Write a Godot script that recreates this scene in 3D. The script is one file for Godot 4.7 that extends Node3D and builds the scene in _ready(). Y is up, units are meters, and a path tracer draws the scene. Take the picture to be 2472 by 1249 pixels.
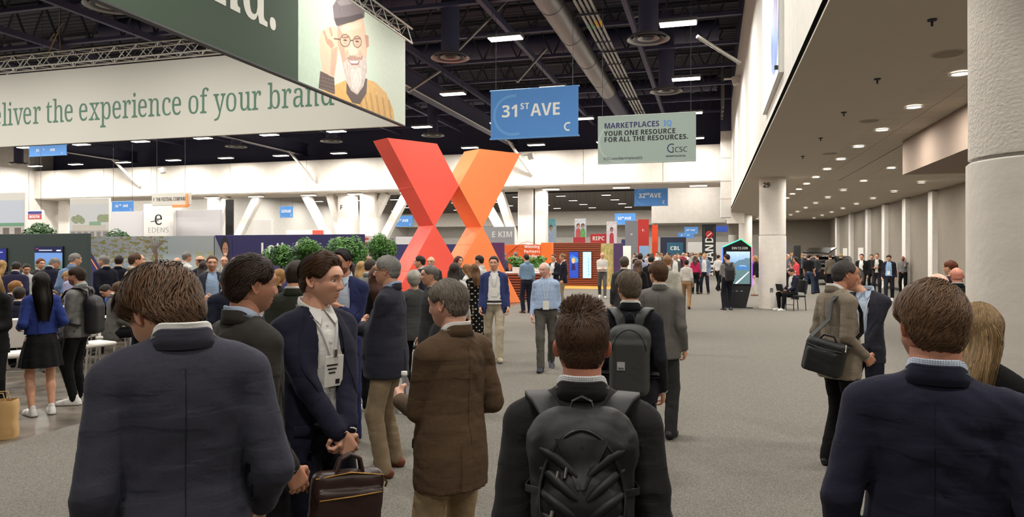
extends Node3D
# ---------- picture to place: pixels of the 2472 x 1249 frame give directions, depth comes from floor, wall or size ----------
const FL := 1708.0
const CX := 1236.0
const HZ := 609.0
const EYE := 1.84
const PSI := 0.27454
const NH := 1.78   # standing height that the figures are modelled at
var M := {}
var cloths := {}
var cache := {}
var names := {}
var rng := RandomNumberGenerator.new()
var noise := FastNoiseLite.new()

func gp(u: float, d: float, y := 0.0) -> Vector3:
	var xc := (u - CX) * d / FL
	return Vector3(xc * cos(PSI) - d * sin(PSI), y, -(xc * sin(PSI) + d * cos(PSI)))
func yat(v: float, d: float) -> float:
	return EYE + (HZ - v) * d / FL
func pt(u: float, v: float, d: float) -> Vector3:
	return gp(u, d, yat(v, d))
func onz(u: float, z: float) -> float:   # depth of pixel column u on the cross plane z metres down the hall
	return z / ((u - CX) / FL * sin(PSI) + cos(PSI))
func onx(u: float, x: float) -> float:   # depth of pixel column u on the long plane at x
	return x / ((u - CX) / FL * cos(PSI) - sin(PSI))
func dfoot(v: float) -> float:
	return FL * EYE / (v - HZ)
func turn_for(u: float, face: float) -> float:   # face: 0 back to the viewer, 90 looking right, 180 looking at the viewer
	return PI + PSI - atan((u - CX) / FL) - deg_to_rad(face)

# ---------- mesh collecting ----------
class MB:
	var v := PackedVector3Array()
	var c := PackedColorArray()
	var t := PackedVector2Array()
	var ix := PackedInt32Array()
	var col := Color.WHITE
	func vert(p: Vector3, uv := Vector2.ZERO) -> int:
		v.append(p); c.append(col); t.append(uv)
		return v.size() - 1
	func tri(a: int, b: int, d: int):
		ix.append(a); ix.append(b); ix.append(d)
	func quad(a: Vector3, b: Vector3, d: Vector3, e: Vector3):   # corners run clockwise seen from the front
		var i := vert(a, Vector2(0, 0)); vert(b, Vector2(1, 0)); vert(d, Vector2(1, 1)); vert(e, Vector2(0, 1))
		tri(i, i + 1, i + 2); tri(i, i + 2, i + 3)
	func grid(rows: Array, wrap := false, flip := false):   # rows of points, smooth
		var b := v.size()
		var w: int = rows[0].size()
		for r in rows.size():
			for k in w:
				vert(rows[r][k], Vector2(float(k) / maxf(1, w - 1), float(r) / maxf(1, rows.size() - 1)))
		for r in rows.size() - 1:
			for k in (w if wrap else w - 1):
				var k2 := (k + 1) % w
				var a := b + r * w + k; var d := b + r * w + k2; var e := b + (r + 1) * w + k2; var f := b + (r + 1) * w + k
				if flip:
					tri(a, e, d); tri(a, f, e)
				else:
					tri(a, d, e); tri(a, e, f)
	func box(ctr: Vector3, size: Vector3, bas := Basis.IDENTITY, bev := 0.0):
		var s := size * 0.5
		if bev <= 0.0:
			for ax in 3:
				for sg in [-1.0, 1.0]:
					var n := Vector3.ZERO; n[ax] = sg
					var a := Vector3.ZERO; a[(ax + 1) % 3] = 1.0
					var b2 := Vector3.ZERO; b2[(ax + 2) % 3] = 1.0
					var p := [n * s - a * s - b2 * s, n * s + a * s - b2 * s, n * s + a * s + b2 * s, n * s - a * s + b2 * s]
					if sg > 0: p.reverse()
					quad(ctr + bas * p[0], ctr + bas * p[1], ctr + bas * p[2], ctr + bas * p[3])
			return
		# bevelled: each face drawn in, edges and corners bridged
		var q := s - Vector3.ONE * bev
		var P := func(x: float, y: float, z: float, ax: int) -> Vector3:
			var o := Vector3(x * q.x, y * q.y, z * q.z)
			o[ax] = [x, y, z][ax] * s[ax]
			return ctr + bas * o
		for ax in 3:
			var a1 := (ax + 1) % 3
			var a2 := (ax + 2) % 3
			for sg in [-1.0, 1.0]:
				var cs := [[-1.0, -1.0], [1.0, -1.0], [1.0, 1.0], [-1.0, 1.0]]
				var ps := []
				for k in 4:
					var xyz := [0.0, 0.0, 0.0]; xyz[ax] = sg; xyz[a1] = cs[k][0]; xyz[a2] = cs[k][1]
					ps.append(P.call(xyz[0], xyz[1], xyz[2], ax))
				if sg > 0: ps.reverse()
				quad(ps[0], ps[1], ps[2], ps[3])
				for s2 in [-1.0, 1.0]:   # edge between face ax(sg) and face a1(s2)
					var l := []
					for e in [[ax, -1.0], [ax, 1.0], [a1, 1.0], [a1, -1.0]]:
						var xyz := [0.0, 0.0, 0.0]; xyz[ax] = sg; xyz[a1] = s2; xyz[a2] = e[1]
						l.append(P.call(xyz[0], xyz[1], xyz[2], e[0]))
					if sg * s2 < 0: l.reverse()
					quad(l[0], l[1], l[2], l[3])
		for x in [-1.0, 1.0]:
			for y in [-1.0, 1.0]:
				for z in [-1.0, 1.0]:
					var i := vert(P.call(x, y, z, 0)); vert(P.call(x, y, z, 1)); vert(P.call(x, y, z, 2))
					if x * y * z > 0: tri(i, i + 2, i + 1)
					else: tri(i, i + 1, i + 2)
	func tube(path: Array, radii, seg := 10, caps := true, flat := 1.0):   # path of points, one radius or one each
		var rows := []
		var up := Vector3.UP
		for k in path.size():
			var d: Vector3 = (path[mini(k + 1, path.size() - 1)] - path[maxi(k - 1, 0)]).normalized()
			if k == 0: up = Vector3.UP if absf(d.y) < 0.9 else Vector3.FORWARD
			var sd := d.cross(up).normalized()
			up = sd.cross(d).normalized()
			var r: float = radii[k] if radii is Array else radii
			var row := []
			for j in seg:
				var a := TAU * j / seg
				row.append(path[k] + sd * cos(a) * r + up * sin(a) * r * flat)
			rows.append(row)
		grid(rows, true, true)
		if caps:
			for e in [0, rows.size() - 1]:
				var b := vert(path[e])
				for j in seg: vert(rows[e][j])
				for j in seg:
					if e == 0: tri(b, b + 1 + j, b + 1 + (j + 1) % seg)
					else: tri(b, b + 1 + (j + 1) % seg, b + 1 + j)
	func lathe(prof: Array, seg := 24, at := Vector3.ZERO, bas := Basis.IDENTITY):   # profile of (radius, height), bottom to top
		var rows := []
		for p in prof:
			var row := []
			for j in seg:
				var a := TAU * j / seg
				row.append(at + bas * Vector3(cos(a) * p.x, p.y, sin(a) * p.x))
			rows.append(row)
		grid(rows, true, false)
	func ball(ctr: Vector3, r: Vector3, seg := 10, rings := 6, bas := Basis.IDENTITY):
		var rows := []
		for i in rings + 1:
			var e := -PI / 2 + PI * i / rings
			var row := []
			for j in seg:
				var a := TAU * j / seg
				row.append(ctr + bas * (Vector3(cos(a) * cos(e), sin(e), sin(a) * cos(e)) * r))
			rows.append(row)
		grid(rows, true, false)
	func extrude(poly: PackedVector2Array, depth: float, xf := Transform3D.IDENTITY):   # outline in x, y; grows to -z
		var tris := Geometry2D.triangulate_polygon(poly)
		var cw := Geometry2D.is_polygon_clockwise(poly)
		for side in 2:
			var b := v.size()
			for p in poly: vert(xf * Vector3(p.x, p.y, -depth * side))
			for k in range(0, tris.size(), 3):
				var q := [tris[k], tris[k + 1], tris[k + 2]]
				var a: Vector2 = poly[q[0]]
				var ccw: bool = (poly[q[1]] - a).cross(poly[q[2]] - a) > 0
				if ccw == (side == 0): tri(b + q[0], b + q[2], b + q[1])
				else: tri(b + q[0], b + q[1], b + q[2])
		for k in poly.size():
			var p: Vector2 = poly[k]
			var q: Vector2 = poly[(k + 1) % poly.size()]
			var l := [xf * Vector3(p.x, p.y, 0), xf * Vector3(p.x, p.y, -depth), xf * Vector3(q.x, q.y, -depth), xf * Vector3(q.x, q.y, 0)]
			if not cw: l.reverse()
			quad(l[0], l[1], l[2], l[3])
	func add(o: MB, xf := Transform3D.IDENTITY, tint = null):
		var b := v.size()
		for p in o.v: v.append(xf * p)
		if tint == null: c.append_array(o.c)
		else:
			for k in o.v.size(): c.append(tint)
		t.append_array(o.t)
		var mirrored := xf.basis.determinant() < 0
		for k in range(0, o.ix.size(), 3):
			ix.append(b + o.ix[k])
			ix.append(b + o.ix[k + (2 if mirrored else 1)]); ix.append(b + o.ix[k + (1 if mirrored else 2)])
	func normals() -> PackedVector3Array:
		var n := PackedVector3Array(); n.resize(v.size())
		for k in range(0, ix.size(), 3):
			var a := ix[k]; var b := ix[k + 1]; var d := ix[k + 2]
			var m := (v[d] - v[a]).cross(v[b] - v[a])
			n[a] += m; n[b] += m; n[d] += m
		for k in n.size(): n[k] = n[k].normalized() if n[k].length_squared() > 1e-20 else Vector3.UP
		return n
	func mesh() -> ArrayMesh:
		var a := []; a.resize(Mesh.ARRAY_MAX)
		a[Mesh.ARRAY_VERTEX] = v; a[Mesh.ARRAY_NORMAL] = normals(); a[Mesh.ARRAY_COLOR] = c; a[Mesh.ARRAY_TEX_UV] = t; a[Mesh.ARRAY_INDEX] = ix
		var m := ArrayMesh.new()
		m.add_surface_from_arrays(Mesh.PRIMITIVE_TRIANGLES, a)
		return m

# ---------- distance fields meshed as surface nets ----------
class Field:
	var f := PackedFloat32Array()
	var nx := 0
	var ny := 0
	var nz := 0
	var o := Vector3.ZERO
	var h := 0.02
	func _init(lo: Vector3, hi: Vector3, cell: float):
		h = cell; o = lo
		nx = int((hi.x - lo.x) / h) + 2; ny = int((hi.y - lo.y) / h) + 2; nz = int((hi.z - lo.z) / h) + 2
		f.resize(nx * ny * nz); f.fill(1.0)
	func cap(a: Vector3, b: Vector3, ra: float, rb: float, k := 0.03, sz := 1.0):   # tapered capsule, joined smoothly; sz flattens across z
		var m := maxf(ra, rb) + k + h * 1.6
		var lo := (a.min(b) - Vector3.ONE * m - o) / h
		var hi := (a.max(b) + Vector3.ONE * m - o) / h
		var x0 := maxi(0, int(lo.x)); var x1 := mini(nx - 1, int(hi.x) + 1)
		var y0 := maxi(0, int(lo.y)); var y1 := mini(ny - 1, int(hi.y) + 1)
		var z0 := maxi(0, int(lo.z)); var z1 := mini(nz - 1, int(hi.z) + 1)
		var dx := b.x - a.x; var dy := b.y - a.y; var dz := b.z - a.z
		var dd := maxf(1e-9, dx * dx + dy * dy + dz * dz)
		var dr := rb - ra
		var G := f
		f = PackedFloat32Array()
		for z in range(z0, z1 + 1):
			var pz := o.z + z * h - a.z
			for y in range(y0, y1 + 1):
				var py := o.y + y * h - a.y
				var i := (z * ny + y) * nx + x0
				var s := py * dy + pz * dz
				var px := o.x + x0 * h - a.x
				for x in range(x0, x1 + 1):
					var tt := clampf((px * dx + s) / dd, 0.0, 1.0)
					var qx := px - dx * tt; var qy := py - dy * tt; var qz := (pz - dz * tt) * sz
					var d := sqrt(qx * qx + qy * qy + qz * qz) - ra - dr * tt
					var cur := G[i]
					var e := absf(cur - d)
					if e < k: G[i] = minf(cur, d) - (k - e) * (k - e) / (4.0 * k)
					elif d < cur: G[i] = d
					i += 1
					px += h
		f = G
	func rbox(c: Vector3, hs: Vector3, r: float, k := 0.02, bas := Basis.IDENTITY, sub := false):   # rounded box
		var R := hs.length() + k + h * 1.6
		var lo := (c - Vector3.ONE * R - o) / h
		var hi := (c + Vector3.ONE * R - o) / h
		var inv := bas.inverse()
		var e2 := hs - Vector3.ONE * r
		for z in range(maxi(0, int(lo.z)), mini(nz - 1, int(hi.z) + 1) + 1):
			for y in range(maxi(0, int(lo.y)), mini(ny - 1, int(hi.y) + 1) + 1):
				for x in range(maxi(0, int(lo.x)), mini(nx - 1, int(hi.x) + 1) + 1):
					var p := inv * (o + Vector3(x, y, z) * h - c)
					var q := p.abs() - e2
					var d := q.max(Vector3.ZERO).length() + minf(maxf(q.x, maxf(q.y, q.z)), 0.0) - r
					var i := (z * ny + y) * nx + x
					var cur := f[i]
					if sub:
						f[i] = maxf(cur, -d)
						continue
					var e := absf(cur - d)
					if e < k: f[i] = minf(cur, d) - (k - e) * (k - e) / (4.0 * k)
					elif d < cur: f[i] = d
	func loft(tab: Dictionary, xf: Transform3D, k := 0.03):   # stacked ellipses; tab.o is the half width of a front opening
		var inv := xf.affine_inverse()
		var W: PackedFloat32Array = tab.w
		var D: PackedFloat32Array = tab.d
		var Z: PackedFloat32Array = tab.z
		var O: PackedFloat32Array = tab.o
		var n := W.size() - 1
		var y0: float = tab.y0; var dy: float = tab.dy
		var ytop := y0 + dy * n
		var gx := inv.basis.x * h
		var G := f
		f = PackedFloat32Array()
		var bb := xf * AABB(Vector3(-0.27, y0 - 0.05, -0.25), Vector3(0.54, ytop - y0 + 0.1, 0.52))
		var b0 := ((bb.position - o) / h).max(Vector3.ZERO)
		var b1 := (bb.end - o) / h
		for z in range(int(b0.z), mini(nz, int(b1.z) + 1)):
			for y in range(int(b0.y), mini(ny, int(b1.y) + 1)):
				var i := (z * ny + y) * nx + int(b0.x)
				var p := inv * (o + Vector3(int(b0.x), y, z) * h)
				for x in range(int(b0.x), mini(nx, int(b1.x) + 1)):
					var fy := (p.y - y0) / dy
					if fy > -3.0 and fy < n + 3.0:
						var ff := clampf(fy, 0.0, n - 0.001)
						var j := int(ff)
						var tt := ff - j
						var w := lerpf(W[j], W[j + 1], tt)
						var dp := lerpf(D[j], D[j + 1], tt)
						var lz := p.z - lerpf(Z[j], Z[j + 1], tt)
						if absf(p.x) > w + 0.06 or absf(lz) > dp + 0.06:
							i += 1
							p += gx
							continue
						var ax := p.x / w; var az := lz / dp
						var q := sqrt(ax * ax + az * az)
						var d := (q - 1.0) * minf(w, dp) if q < 1.0 else sqrt(p.x * p.x + lz * lz) * (1.0 - 1.0 / q)
						d = maxf(d, maxf(y0 - p.y, p.y - ytop))
						var op := lerpf(O[j], O[j + 1], tt)
						if op > 0.0 and lz > 0.0: d = maxf(d, op - absf(p.x))
						var cur := G[i]
						var e := absf(cur - d)
						if e < k: G[i] = minf(cur, d) - (k - e) * (k - e) / (4.0 * k)
						elif d < cur: G[i] = d
					i += 1
					p += gx
		f = G
	func at(p: Vector3) -> float:
		var q := (p - o) / h
		if q.x < 0 or q.y < 0 or q.z < 0 or q.x >= nx - 1 or q.y >= ny - 1 or q.z >= nz - 1: return 1.0
		var x := int(q.x); var y := int(q.y); var z := int(q.z)
		var i := (z * ny + y) * nx + x
		var tx := q.x - x; var ty := q.y - y; var tz := q.z - z
		var a := lerpf(lerpf(f[i], f[i + 1], tx), lerpf(f[i + nx], f[i + nx + 1], tx), ty)
		i += nx * ny
		return lerpf(a, lerpf(lerpf(f[i], f[i + 1], tx), lerpf(f[i + nx], f[i + nx + 1], tx), ty), tz)
	func skin(tab: Dictionary, T: Transform3D, x: float, y: float, lift: float, back := false) -> Vector3:   # point on the meshed cloth, found along the torso's z
		var zs := -1.0 if back else 1.0
		var k := clampf((y - tab.y0) / tab.dy, 0.0, tab.w.size() - 1.001)
		var j := int(k)
		var z: float = tab.z[j] + zs * (tab.d[j] + 0.05)
		var last := 0.01
		for n in 40:
			var d := at(T * Vector3(x, y, z))
			if d < 0.0:
				z += zs * 0.005 * clampf(-d / maxf(1e-5, last - d), 0.0, 1.0)
				break
			last = d
			z -= zs * 0.005
		return T * Vector3(x, y, z + zs * lift)
	func back_of(x: float, y: float, lift: float) -> Vector3:   # point on a bag's outer face, found from behind
		var z := o.z + h
		while z < o.z + nz * h and at(Vector3(x, y, z)) > 0.0: z += h * 0.4
		return Vector3(x, y, z - lift)
	func mesh(mb: MB):
		var ids := PackedInt32Array(); ids.resize(f.size()); ids.fill(-1)
		var G := f
		var sy := nx; var sz := nx * ny
		var EA := [0, 0, 0, 1, 1, 2, 2, 3, 4, 4, 5, 6]
		var EB := [1, 2, 4, 3, 5, 3, 6, 7, 5, 6, 7, 7]
		var off := [0, 1, sy, sy + 1, sz, sz + 1, sz + sy, sz + sy + 1]
		var cx := PackedVector3Array([Vector3(0, 0, 0), Vector3(1, 0, 0), Vector3(0, 1, 0), Vector3(1, 1, 0), Vector3(0, 0, 1), Vector3(1, 0, 1), Vector3(0, 1, 1), Vector3(1, 1, 1)])
		var val := PackedFloat32Array(); val.resize(8)
		var lim := 3.2 * h
		var live := PackedInt32Array()
		for z in nz - 1:
			for y in ny - 1:
				var i := (z * ny + y) * nx
				for x in nx - 1:
					var g := G[i]
					if g > lim or g < -lim:
						i += 1
						continue
					var a := g < 0.0
					if a == (G[i + 1] < 0.0) and a == (G[i + sy] < 0.0) and a == (G[i + sy + 1] < 0.0) and a == (G[i + sz] < 0.0) and a == (G[i + sz + 1] < 0.0) and a == (G[i + sz + sy] < 0.0) and a == (G[i + sz + sy + 1] < 0.0):
						i += 1
						continue
					for q in 8: val[q] = G[i + off[q]]
					var p := Vector3.ZERO
					var cnt := 0
					for q in 12:
						var va := val[EA[q]]; var vb := val[EB[q]]
						if (va < 0.0) != (vb < 0.0):
							p += cx[EA[q]].lerp(cx[EB[q]], va / (va - vb))
							cnt += 1
					ids[i] = mb.vert(o + (Vector3(x, y, z) + p / cnt) * h)
					if x > 0 and y > 0 and z > 0: live.append(i)
					i += 1
		for i in live:
			var a := G[i] < 0.0
			if a != (G[i + 1] < 0.0): face(mb, ids[i], ids[i - sy], ids[i - sy - sz], ids[i - sz], a)
			if a != (G[i + sy] < 0.0): face(mb, ids[i], ids[i - sz], ids[i - sz - 1], ids[i - 1], a)
			if a != (G[i + sz] < 0.0): face(mb, ids[i], ids[i - 1], ids[i - 1 - sy], ids[i - sy], a)
	func face(mb: MB, a: int, b: int, d: int, e: int, inside: bool):
		if a < 0 or b < 0 or d < 0 or e < 0: return
		if inside:
			mb.tri(a, d, b); mb.tri(a, e, d)
		else:
			mb.tri(a, b, d); mb.tri(a, d, e)

# ---------- nodes ----------
func numbered(called: String) -> String:
	var n: int = names.get(called, 0)
	names[called] = n + 1
	return called if n == 0 else "%s_%03d" % [called, n]
func tag(o: Node, label: String, category: String, group := "") -> Node:
	o.set_meta("label", label); o.set_meta("category", category)
	if group: o.set_meta("group", group)
	return o
func thing(called: String, label: String, category: String, at := Vector3.ZERO, turn := 0.0, group := "") -> Node3D:
	var o := Node3D.new()
	o.name = numbered(called)
	add_child(o)
	o.position = at; o.rotation.y = turn
	tag(o, label, category, group)
	return o
func part(called: String, mb, m: Material, parent: Node = null, at := Vector3.ZERO) -> MeshInstance3D:
	var o := MeshInstance3D.new()
	o.mesh = mb.mesh() if mb is MB else mb
	o.material_override = m
	o.position = at
	if parent:
		o.name = called
		parent.add_child(o, true)
	else:
		o.name = numbered(called)
		add_child(o)
	return o
func struct(called: String, mb, m: Material, label := "") -> MeshInstance3D:
	var o := part(called, mb, m)
	o.set_meta("kind", "structure")
	if label: o.set_meta("label", label)
	return o
func bx(ctr: Vector3, size: Vector3, bas := Basis.IDENTITY, bev := 0.0) -> MB:
	var m := MB.new(); m.box(ctr, size, bas, bev); return m
func tb(path: Array, r, seg := 8, flat := 1.0) -> MB:
	var m := MB.new(); m.tube(path, r, seg, true, flat); return m
var fonts := {}
func font(kind: String, bold: bool) -> SystemFont:
	var key := kind + str(bold)
	if not fonts.has(key):
		var s := SystemFont.new()
		s.font_names = PackedStringArray([kind])
		s.font_weight = 700 if bold else 400
		fonts[key] = s
	return fonts[key]
# lettering: size is the em in metres; sits at parent's local point, facing +z
func words(txt: String, em: float, m: Material, parent: Node, at: Vector3, bold := true, kind := "Droid Sans", align := HORIZONTAL_ALIGNMENT_CENTER, sx := 1.0, bas := Basis.IDENTITY, called := "lettering") -> MeshInstance3D:
	var t := TextMesh.new()
	t.text = txt; t.font = font(kind, bold); t.font_size = 32; t.pixel_size = em / 32.0; t.depth = 0.004
	t.horizontal_alignment = align; t.curve_step = 2.0
	var o := MeshInstance3D.new()
	o.mesh = t; o.material_override = m; o.name = called
	parent.add_child(o, true)
	o.transform = Transform3D(bas.scaled(Vector3(1, 1, 1)) * Basis.from_scale(Vector3(sx, 1, 1)), at)
	return o

# ---------- materials ----------
func ntex(freq: float, size := 256, lo := 0.0, hi := 1.0, kind := FastNoiseLite.TYPE_SIMPLEX_SMOOTH, oct := 3, sd := 1) -> ImageTexture:
	var n := FastNoiseLite.new()
	n.noise_type = kind; n.frequency = freq; n.fractal_octaves = oct; n.seed = sd
	var im := n.get_seamless_image(size, size)
	im.convert(Image.FORMAT_L8)
	if lo != 0.0 or hi != 1.0:
		var data := im.get_data()
		for i in data.size(): data[i] = int(255.0 * lerpf(lo, hi, data[i] / 255.0))
		im = Image.create_from_data(size, size, false, Image.FORMAT_L8, data)
	return ImageTexture.create_from_image(im)
func mat(col: Color, rough := 0.8, metal := 0.0) -> StandardMaterial3D:
	var m := StandardMaterial3D.new()
	m.albedo_color = col; m.roughness = rough; m.metallic = metal
	return m
func trip(m: StandardMaterial3D, scale: float, alb = null, hgt = null, hs := 0.1, world := false) -> StandardMaterial3D:
	m.uv1_triplanar = true; m.uv1_world_triplanar = world
	m.uv1_scale = Vector3.ONE * scale
	if alb: m.albedo_texture = alb
	if hgt:
		m.heightmap_enabled = true; m.heightmap_texture = hgt; m.heightmap_scale = hs
	return m
func glow(col: Color, e: float) -> StandardMaterial3D:
	var m := mat(col, 0.6)
	m.emission_enabled = true; m.emission = col; m.emission_energy_multiplier = e
	return m
func cloth(col: Color, kind := "wool") -> StandardMaterial3D:
	var key := kind + col.to_html()
	if not cloths.has(key):
		var m := mat(col, 0.9)
		m.metallic_specular = 0.3
		if kind == "wool":
			trip(m, 1.3, null, M.t_fold, 0.28)
			m.detail_enabled = true; m.detail_albedo = M.t_weave; m.detail_uv_layer = BaseMaterial3D.DETAIL_UV_2; m.detail_blend_mode = BaseMaterial3D.BLEND_MODE_MUL; m.uv2_triplanar = true; m.uv2_scale = Vector3.ONE * 17.0
			m.rim_enabled = true; m.rim = 0.25; m.rim_tint = 0.6
		elif kind == "tweed":
			trip(m, 1.3, null, M.t_fold, 0.28)
			m.detail_enabled = true; m.detail_albedo = M.t_tweed; m.detail_uv_layer = BaseMaterial3D.DETAIL_UV_2; m.detail_blend_mode = BaseMaterial3D.BLEND_MODE_MUL; m.uv2_triplanar = true; m.uv2_scale = Vector3.ONE * 7.0
		elif kind == "plaid": trip(m, 5.0, M.t_plaid, M.t_weave, 0.1)
		elif kind == "check": trip(m, 40.0, M.t_check)
		elif kind == "dots": trip(m, 4.0, M.t_dots)
		elif kind == "leather":
			m.roughness = 0.45; m.metallic_specular = 0.5
			trip(m, 8.0, M.t_soft, M.t_weave, 0.06)
		elif kind == "nylon":
			m.roughness = 0.6; m.metallic_specular = 0.45
			trip(m, 30.0, M.t_weave, M.t_weave, 0.03)
		else: trip(m, 1.5, M.t_soft, M.t_fold, 0.3)
		cloths[key] = m
	return cloths[key]
func make_materials():
	M.t_weave = ntex(0.16, 256, 0.78, 1.0, FastNoiseLite.TYPE_VALUE, 2, 5)
	M.t_soft = ntex(0.02, 256, 0.85, 1.0, FastNoiseLite.TYPE_SIMPLEX_SMOOTH, 3, 7)
	M.t_tweed = ntex(0.3, 256, 0.62, 1.0, FastNoiseLite.TYPE_VALUE, 3, 9)
	M.t_bumps = ntex(0.06, 256, 0.0, 1.0, FastNoiseLite.TYPE_SIMPLEX_SMOOTH, 4, 3)
	var im := Image.create(128, 128, false, Image.FORMAT_L8)
	for y in 128:
		for x in 128:
			var v := 0.90 + 0.05 * noise.get_noise_2d(x * 30.0, y * 30.0)
			if x % 64 < 3 or y % 64 < 3: v += 0.055
			if (x + 32) % 64 < 2 or (y + 32) % 64 < 2: v -= 0.055
			im.set_pixel(x, y, Color(v, v, v))
	M.t_plaid = ImageTexture.create_from_image(im)
	im = Image.create(64, 64, false, Image.FORMAT_L8)
	im.fill(Color(1, 1, 1))
	for k in 4:
		im.fill_rect(Rect2i(k * 16, 0, 3, 64), Color(0.62, 0.62, 0.62)); im.fill_rect(Rect2i(0, k * 16, 64, 3), Color(0.62, 0.62, 0.62))
	M.t_check = ImageTexture.create_from_image(im)
	im = Image.create(128, 128, false, Image.FORMAT_RGB8)
	im.fill(Color(0.03, 0.03, 0.035))
	for k in 8:
		var cx := (k % 2) * 64 + ((k / 2) % 2) * 32 + 16
		var cy := (k / 2) * 32 + 16
		for y in range(-8, 9):
			for x in range(-8, 9):
				if x * x + y * y < 62: im.set_pixel((cx + x + 128) % 128, (cy + y + 128) % 128, Color(0.75, 0.7, 0.6))
	M.t_dots = ImageTexture.create_from_image(im)
	var fn := FastNoiseLite.new()
	fn.noise_type = FastNoiseLite.TYPE_SIMPLEX_SMOOTH; fn.frequency = 0.010; fn.fractal_octaves = 2; fn.seed = 12
	fn.domain_warp_enabled = true; fn.domain_warp_amplitude = 40.0; fn.domain_warp_frequency = 0.01
	var fi := fn.get_seamless_image(160, 640)
	fi.convert(Image.FORMAT_L8); fi.resize(512, 512, Image.INTERPOLATE_CUBIC)
	var fd := fi.get_data()
	for i in fd.size(): fd[i] = int(255.0 * smoothstep(0.30, 0.72, fd[i] / 255.0))
	M.t_fold = ImageTexture.create_from_image(Image.create_from_data(512, 512, false, Image.FORMAT_L8, fd))
	M.skin = mat(Color.WHITE, 0.55)
	M.skin.vertex_color_use_as_albedo = true; M.skin.subsurf_scatter_enabled = true; M.skin.subsurf_scatter_strength = 0.04
	trip(M.skin, 6.0, null, M.t_bumps, 0.03)
	M.hair = mat(Color.WHITE, 0.62)
	M.hair.vertex_color_use_as_albedo = true; M.hair.metallic_specular = 0.35
	M.white = mat(Color(0.86, 0.85, 0.83), 0.6)
	M.black = mat(Color(0.03, 0.03, 0.032), 0.5)
	M.black_gloss = mat(Color(0.02, 0.02, 0.022), 0.2)
	M.chrome = mat(Color(0.75, 0.74, 0.72), 0.3, 1.0)
	M.alu = mat(Color(0.72, 0.71, 0.69), 0.45, 0.6)
	M.brass = mat(Color(0.65, 0.5, 0.28), 0.35, 1.0)
	M.paper = mat(Color(0.88, 0.87, 0.84), 0.6)
	M.ink = mat(Color(0.08, 0.08, 0.09), 0.7)
	M.letter_white = mat(Color(0.93, 0.93, 0.91), 0.6)
	M.clear = mat(Color(0.93, 0.96, 0.98, 0.12), 0.05)
	M.clear.transparency = BaseMaterial3D.TRANSPARENCY_ALPHA
	M.glass_lens = M.clear
# ---------- people ----------
func table(keys: Array, dy := 0.02) -> Dictionary:   # keys of [y, half width, half depth, z, opening]
	var t := {"y0": keys[0][0], "dy": dy, "w": PackedFloat32Array(), "d": PackedFloat32Array(), "z": PackedFloat32Array(), "o": PackedFloat32Array()}
	var n := int(round((keys[-1][0] - keys[0][0]) / dy))
	t.dy = (keys[-1][0] - keys[0][0]) / n
	for i in n + 1:
		var y: float = keys[0][0] + t.dy * i
		var k := 0
		while k < keys.size() - 2 and y > keys[k + 1][0]: k += 1
		var a: Array = keys[k]
		var b: Array = keys[k + 1]
		var s := clampf((y - a[0]) / (b[0] - a[0]), 0, 1)
		var p: Array = keys[maxi(k - 1, 0)]
		var q: Array = keys[mini(k + 2, keys.size() - 1)]
		var cub := func(j: int) -> float:
			return cubic_interpolate(a[j], b[j], p[j], q[j], s)
		t.w.append(cub.call(1)); t.d.append(cub.call(2)); t.z.append(cub.call(3))
		t.o.append(lerpf(a[4], b[4], s) if a.size() > 4 else 0.0)
	return t
func tval(t: Dictionary, key: String, y: float) -> float:
	var f := clampf((y - t.y0) / t.dy, 0.0, t.w.size() - 1.001)
	var j := int(f)
	return lerpf(t[key][j], t[key][j + 1], f - j)
func front(t: Dictionary, x: float, y: float, lift := 0.0, back := false) -> Vector3:   # point on the torso's skin
	var w := tval(t, "w", y) + lift
	var d := tval(t, "d", y) + lift
	var s := sqrt(maxf(0.0, 1.0 - (x / w) * (x / w)))
	return Vector3(x, y, tval(t, "z", y) + (-d if back else d) * s)
func torso_keys(be: float, sh: float, hem: float, open: Array) -> Array:
	# open: [half width at hem, at the button, at the chest, at the collar] of a jacket's front
	var o: Array = open if open.size() else [0.0, 0.0, 0.0, 0.0]
	return [
		[hem, 0.194 + be * 0.4, 0.152 + be * 0.5, 0.004 + be * 0.3, o[0]],
		[0.92, 0.192 + be * 0.5, 0.147 + be * 0.8, 0.004 + be * 0.4, lerpf(o[0], o[1], 0.5)],
		[1.02, 0.183 + be * 0.6, 0.132 + be, 0.004 + be * 0.5, o[1]],
		[1.12, 0.172 + be * 0.6, 0.118 + be, 0.004 + be * 0.5, lerpf(o[1], o[2], 0.15)],
		[1.22, 0.176 + be * 0.4, 0.122 + be * 0.6, 0.003 + be * 0.2, lerpf(o[1], o[2], 0.45)],
		[1.32, 0.182 * sh, 0.126 + be * 0.2, -0.004, o[2]],
		[1.40, 0.178 * sh, 0.118, -0.012, lerpf(o[2], o[3], 0.4)],
		[1.45, 0.150 * sh, 0.100, -0.018, lerpf(o[2], o[3], 0.8)],
		[1.49, 0.100, 0.078, -0.022, o[3]],
		[1.515, 0.066, 0.064, -0.020, o[3]]]
func ik(s: Vector3, w: Vector3, l1: float, l2: float, pole: Vector3) -> Array:   # [middle joint, end]
	var d := w - s
	var L := clampf(d.length(), 0.05, (l1 + l2) * 0.996)
	var n := d.normalized()
	var a := (l1 * l1 - l2 * l2 + L * L) / (2.0 * L)
	var hh := sqrt(maxf(0.0, l1 * l1 - a * a))
	var pp := (pole - n * pole.dot(n)).normalized()
	return [s + n * a + pp * hh, s + n * L]

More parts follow.
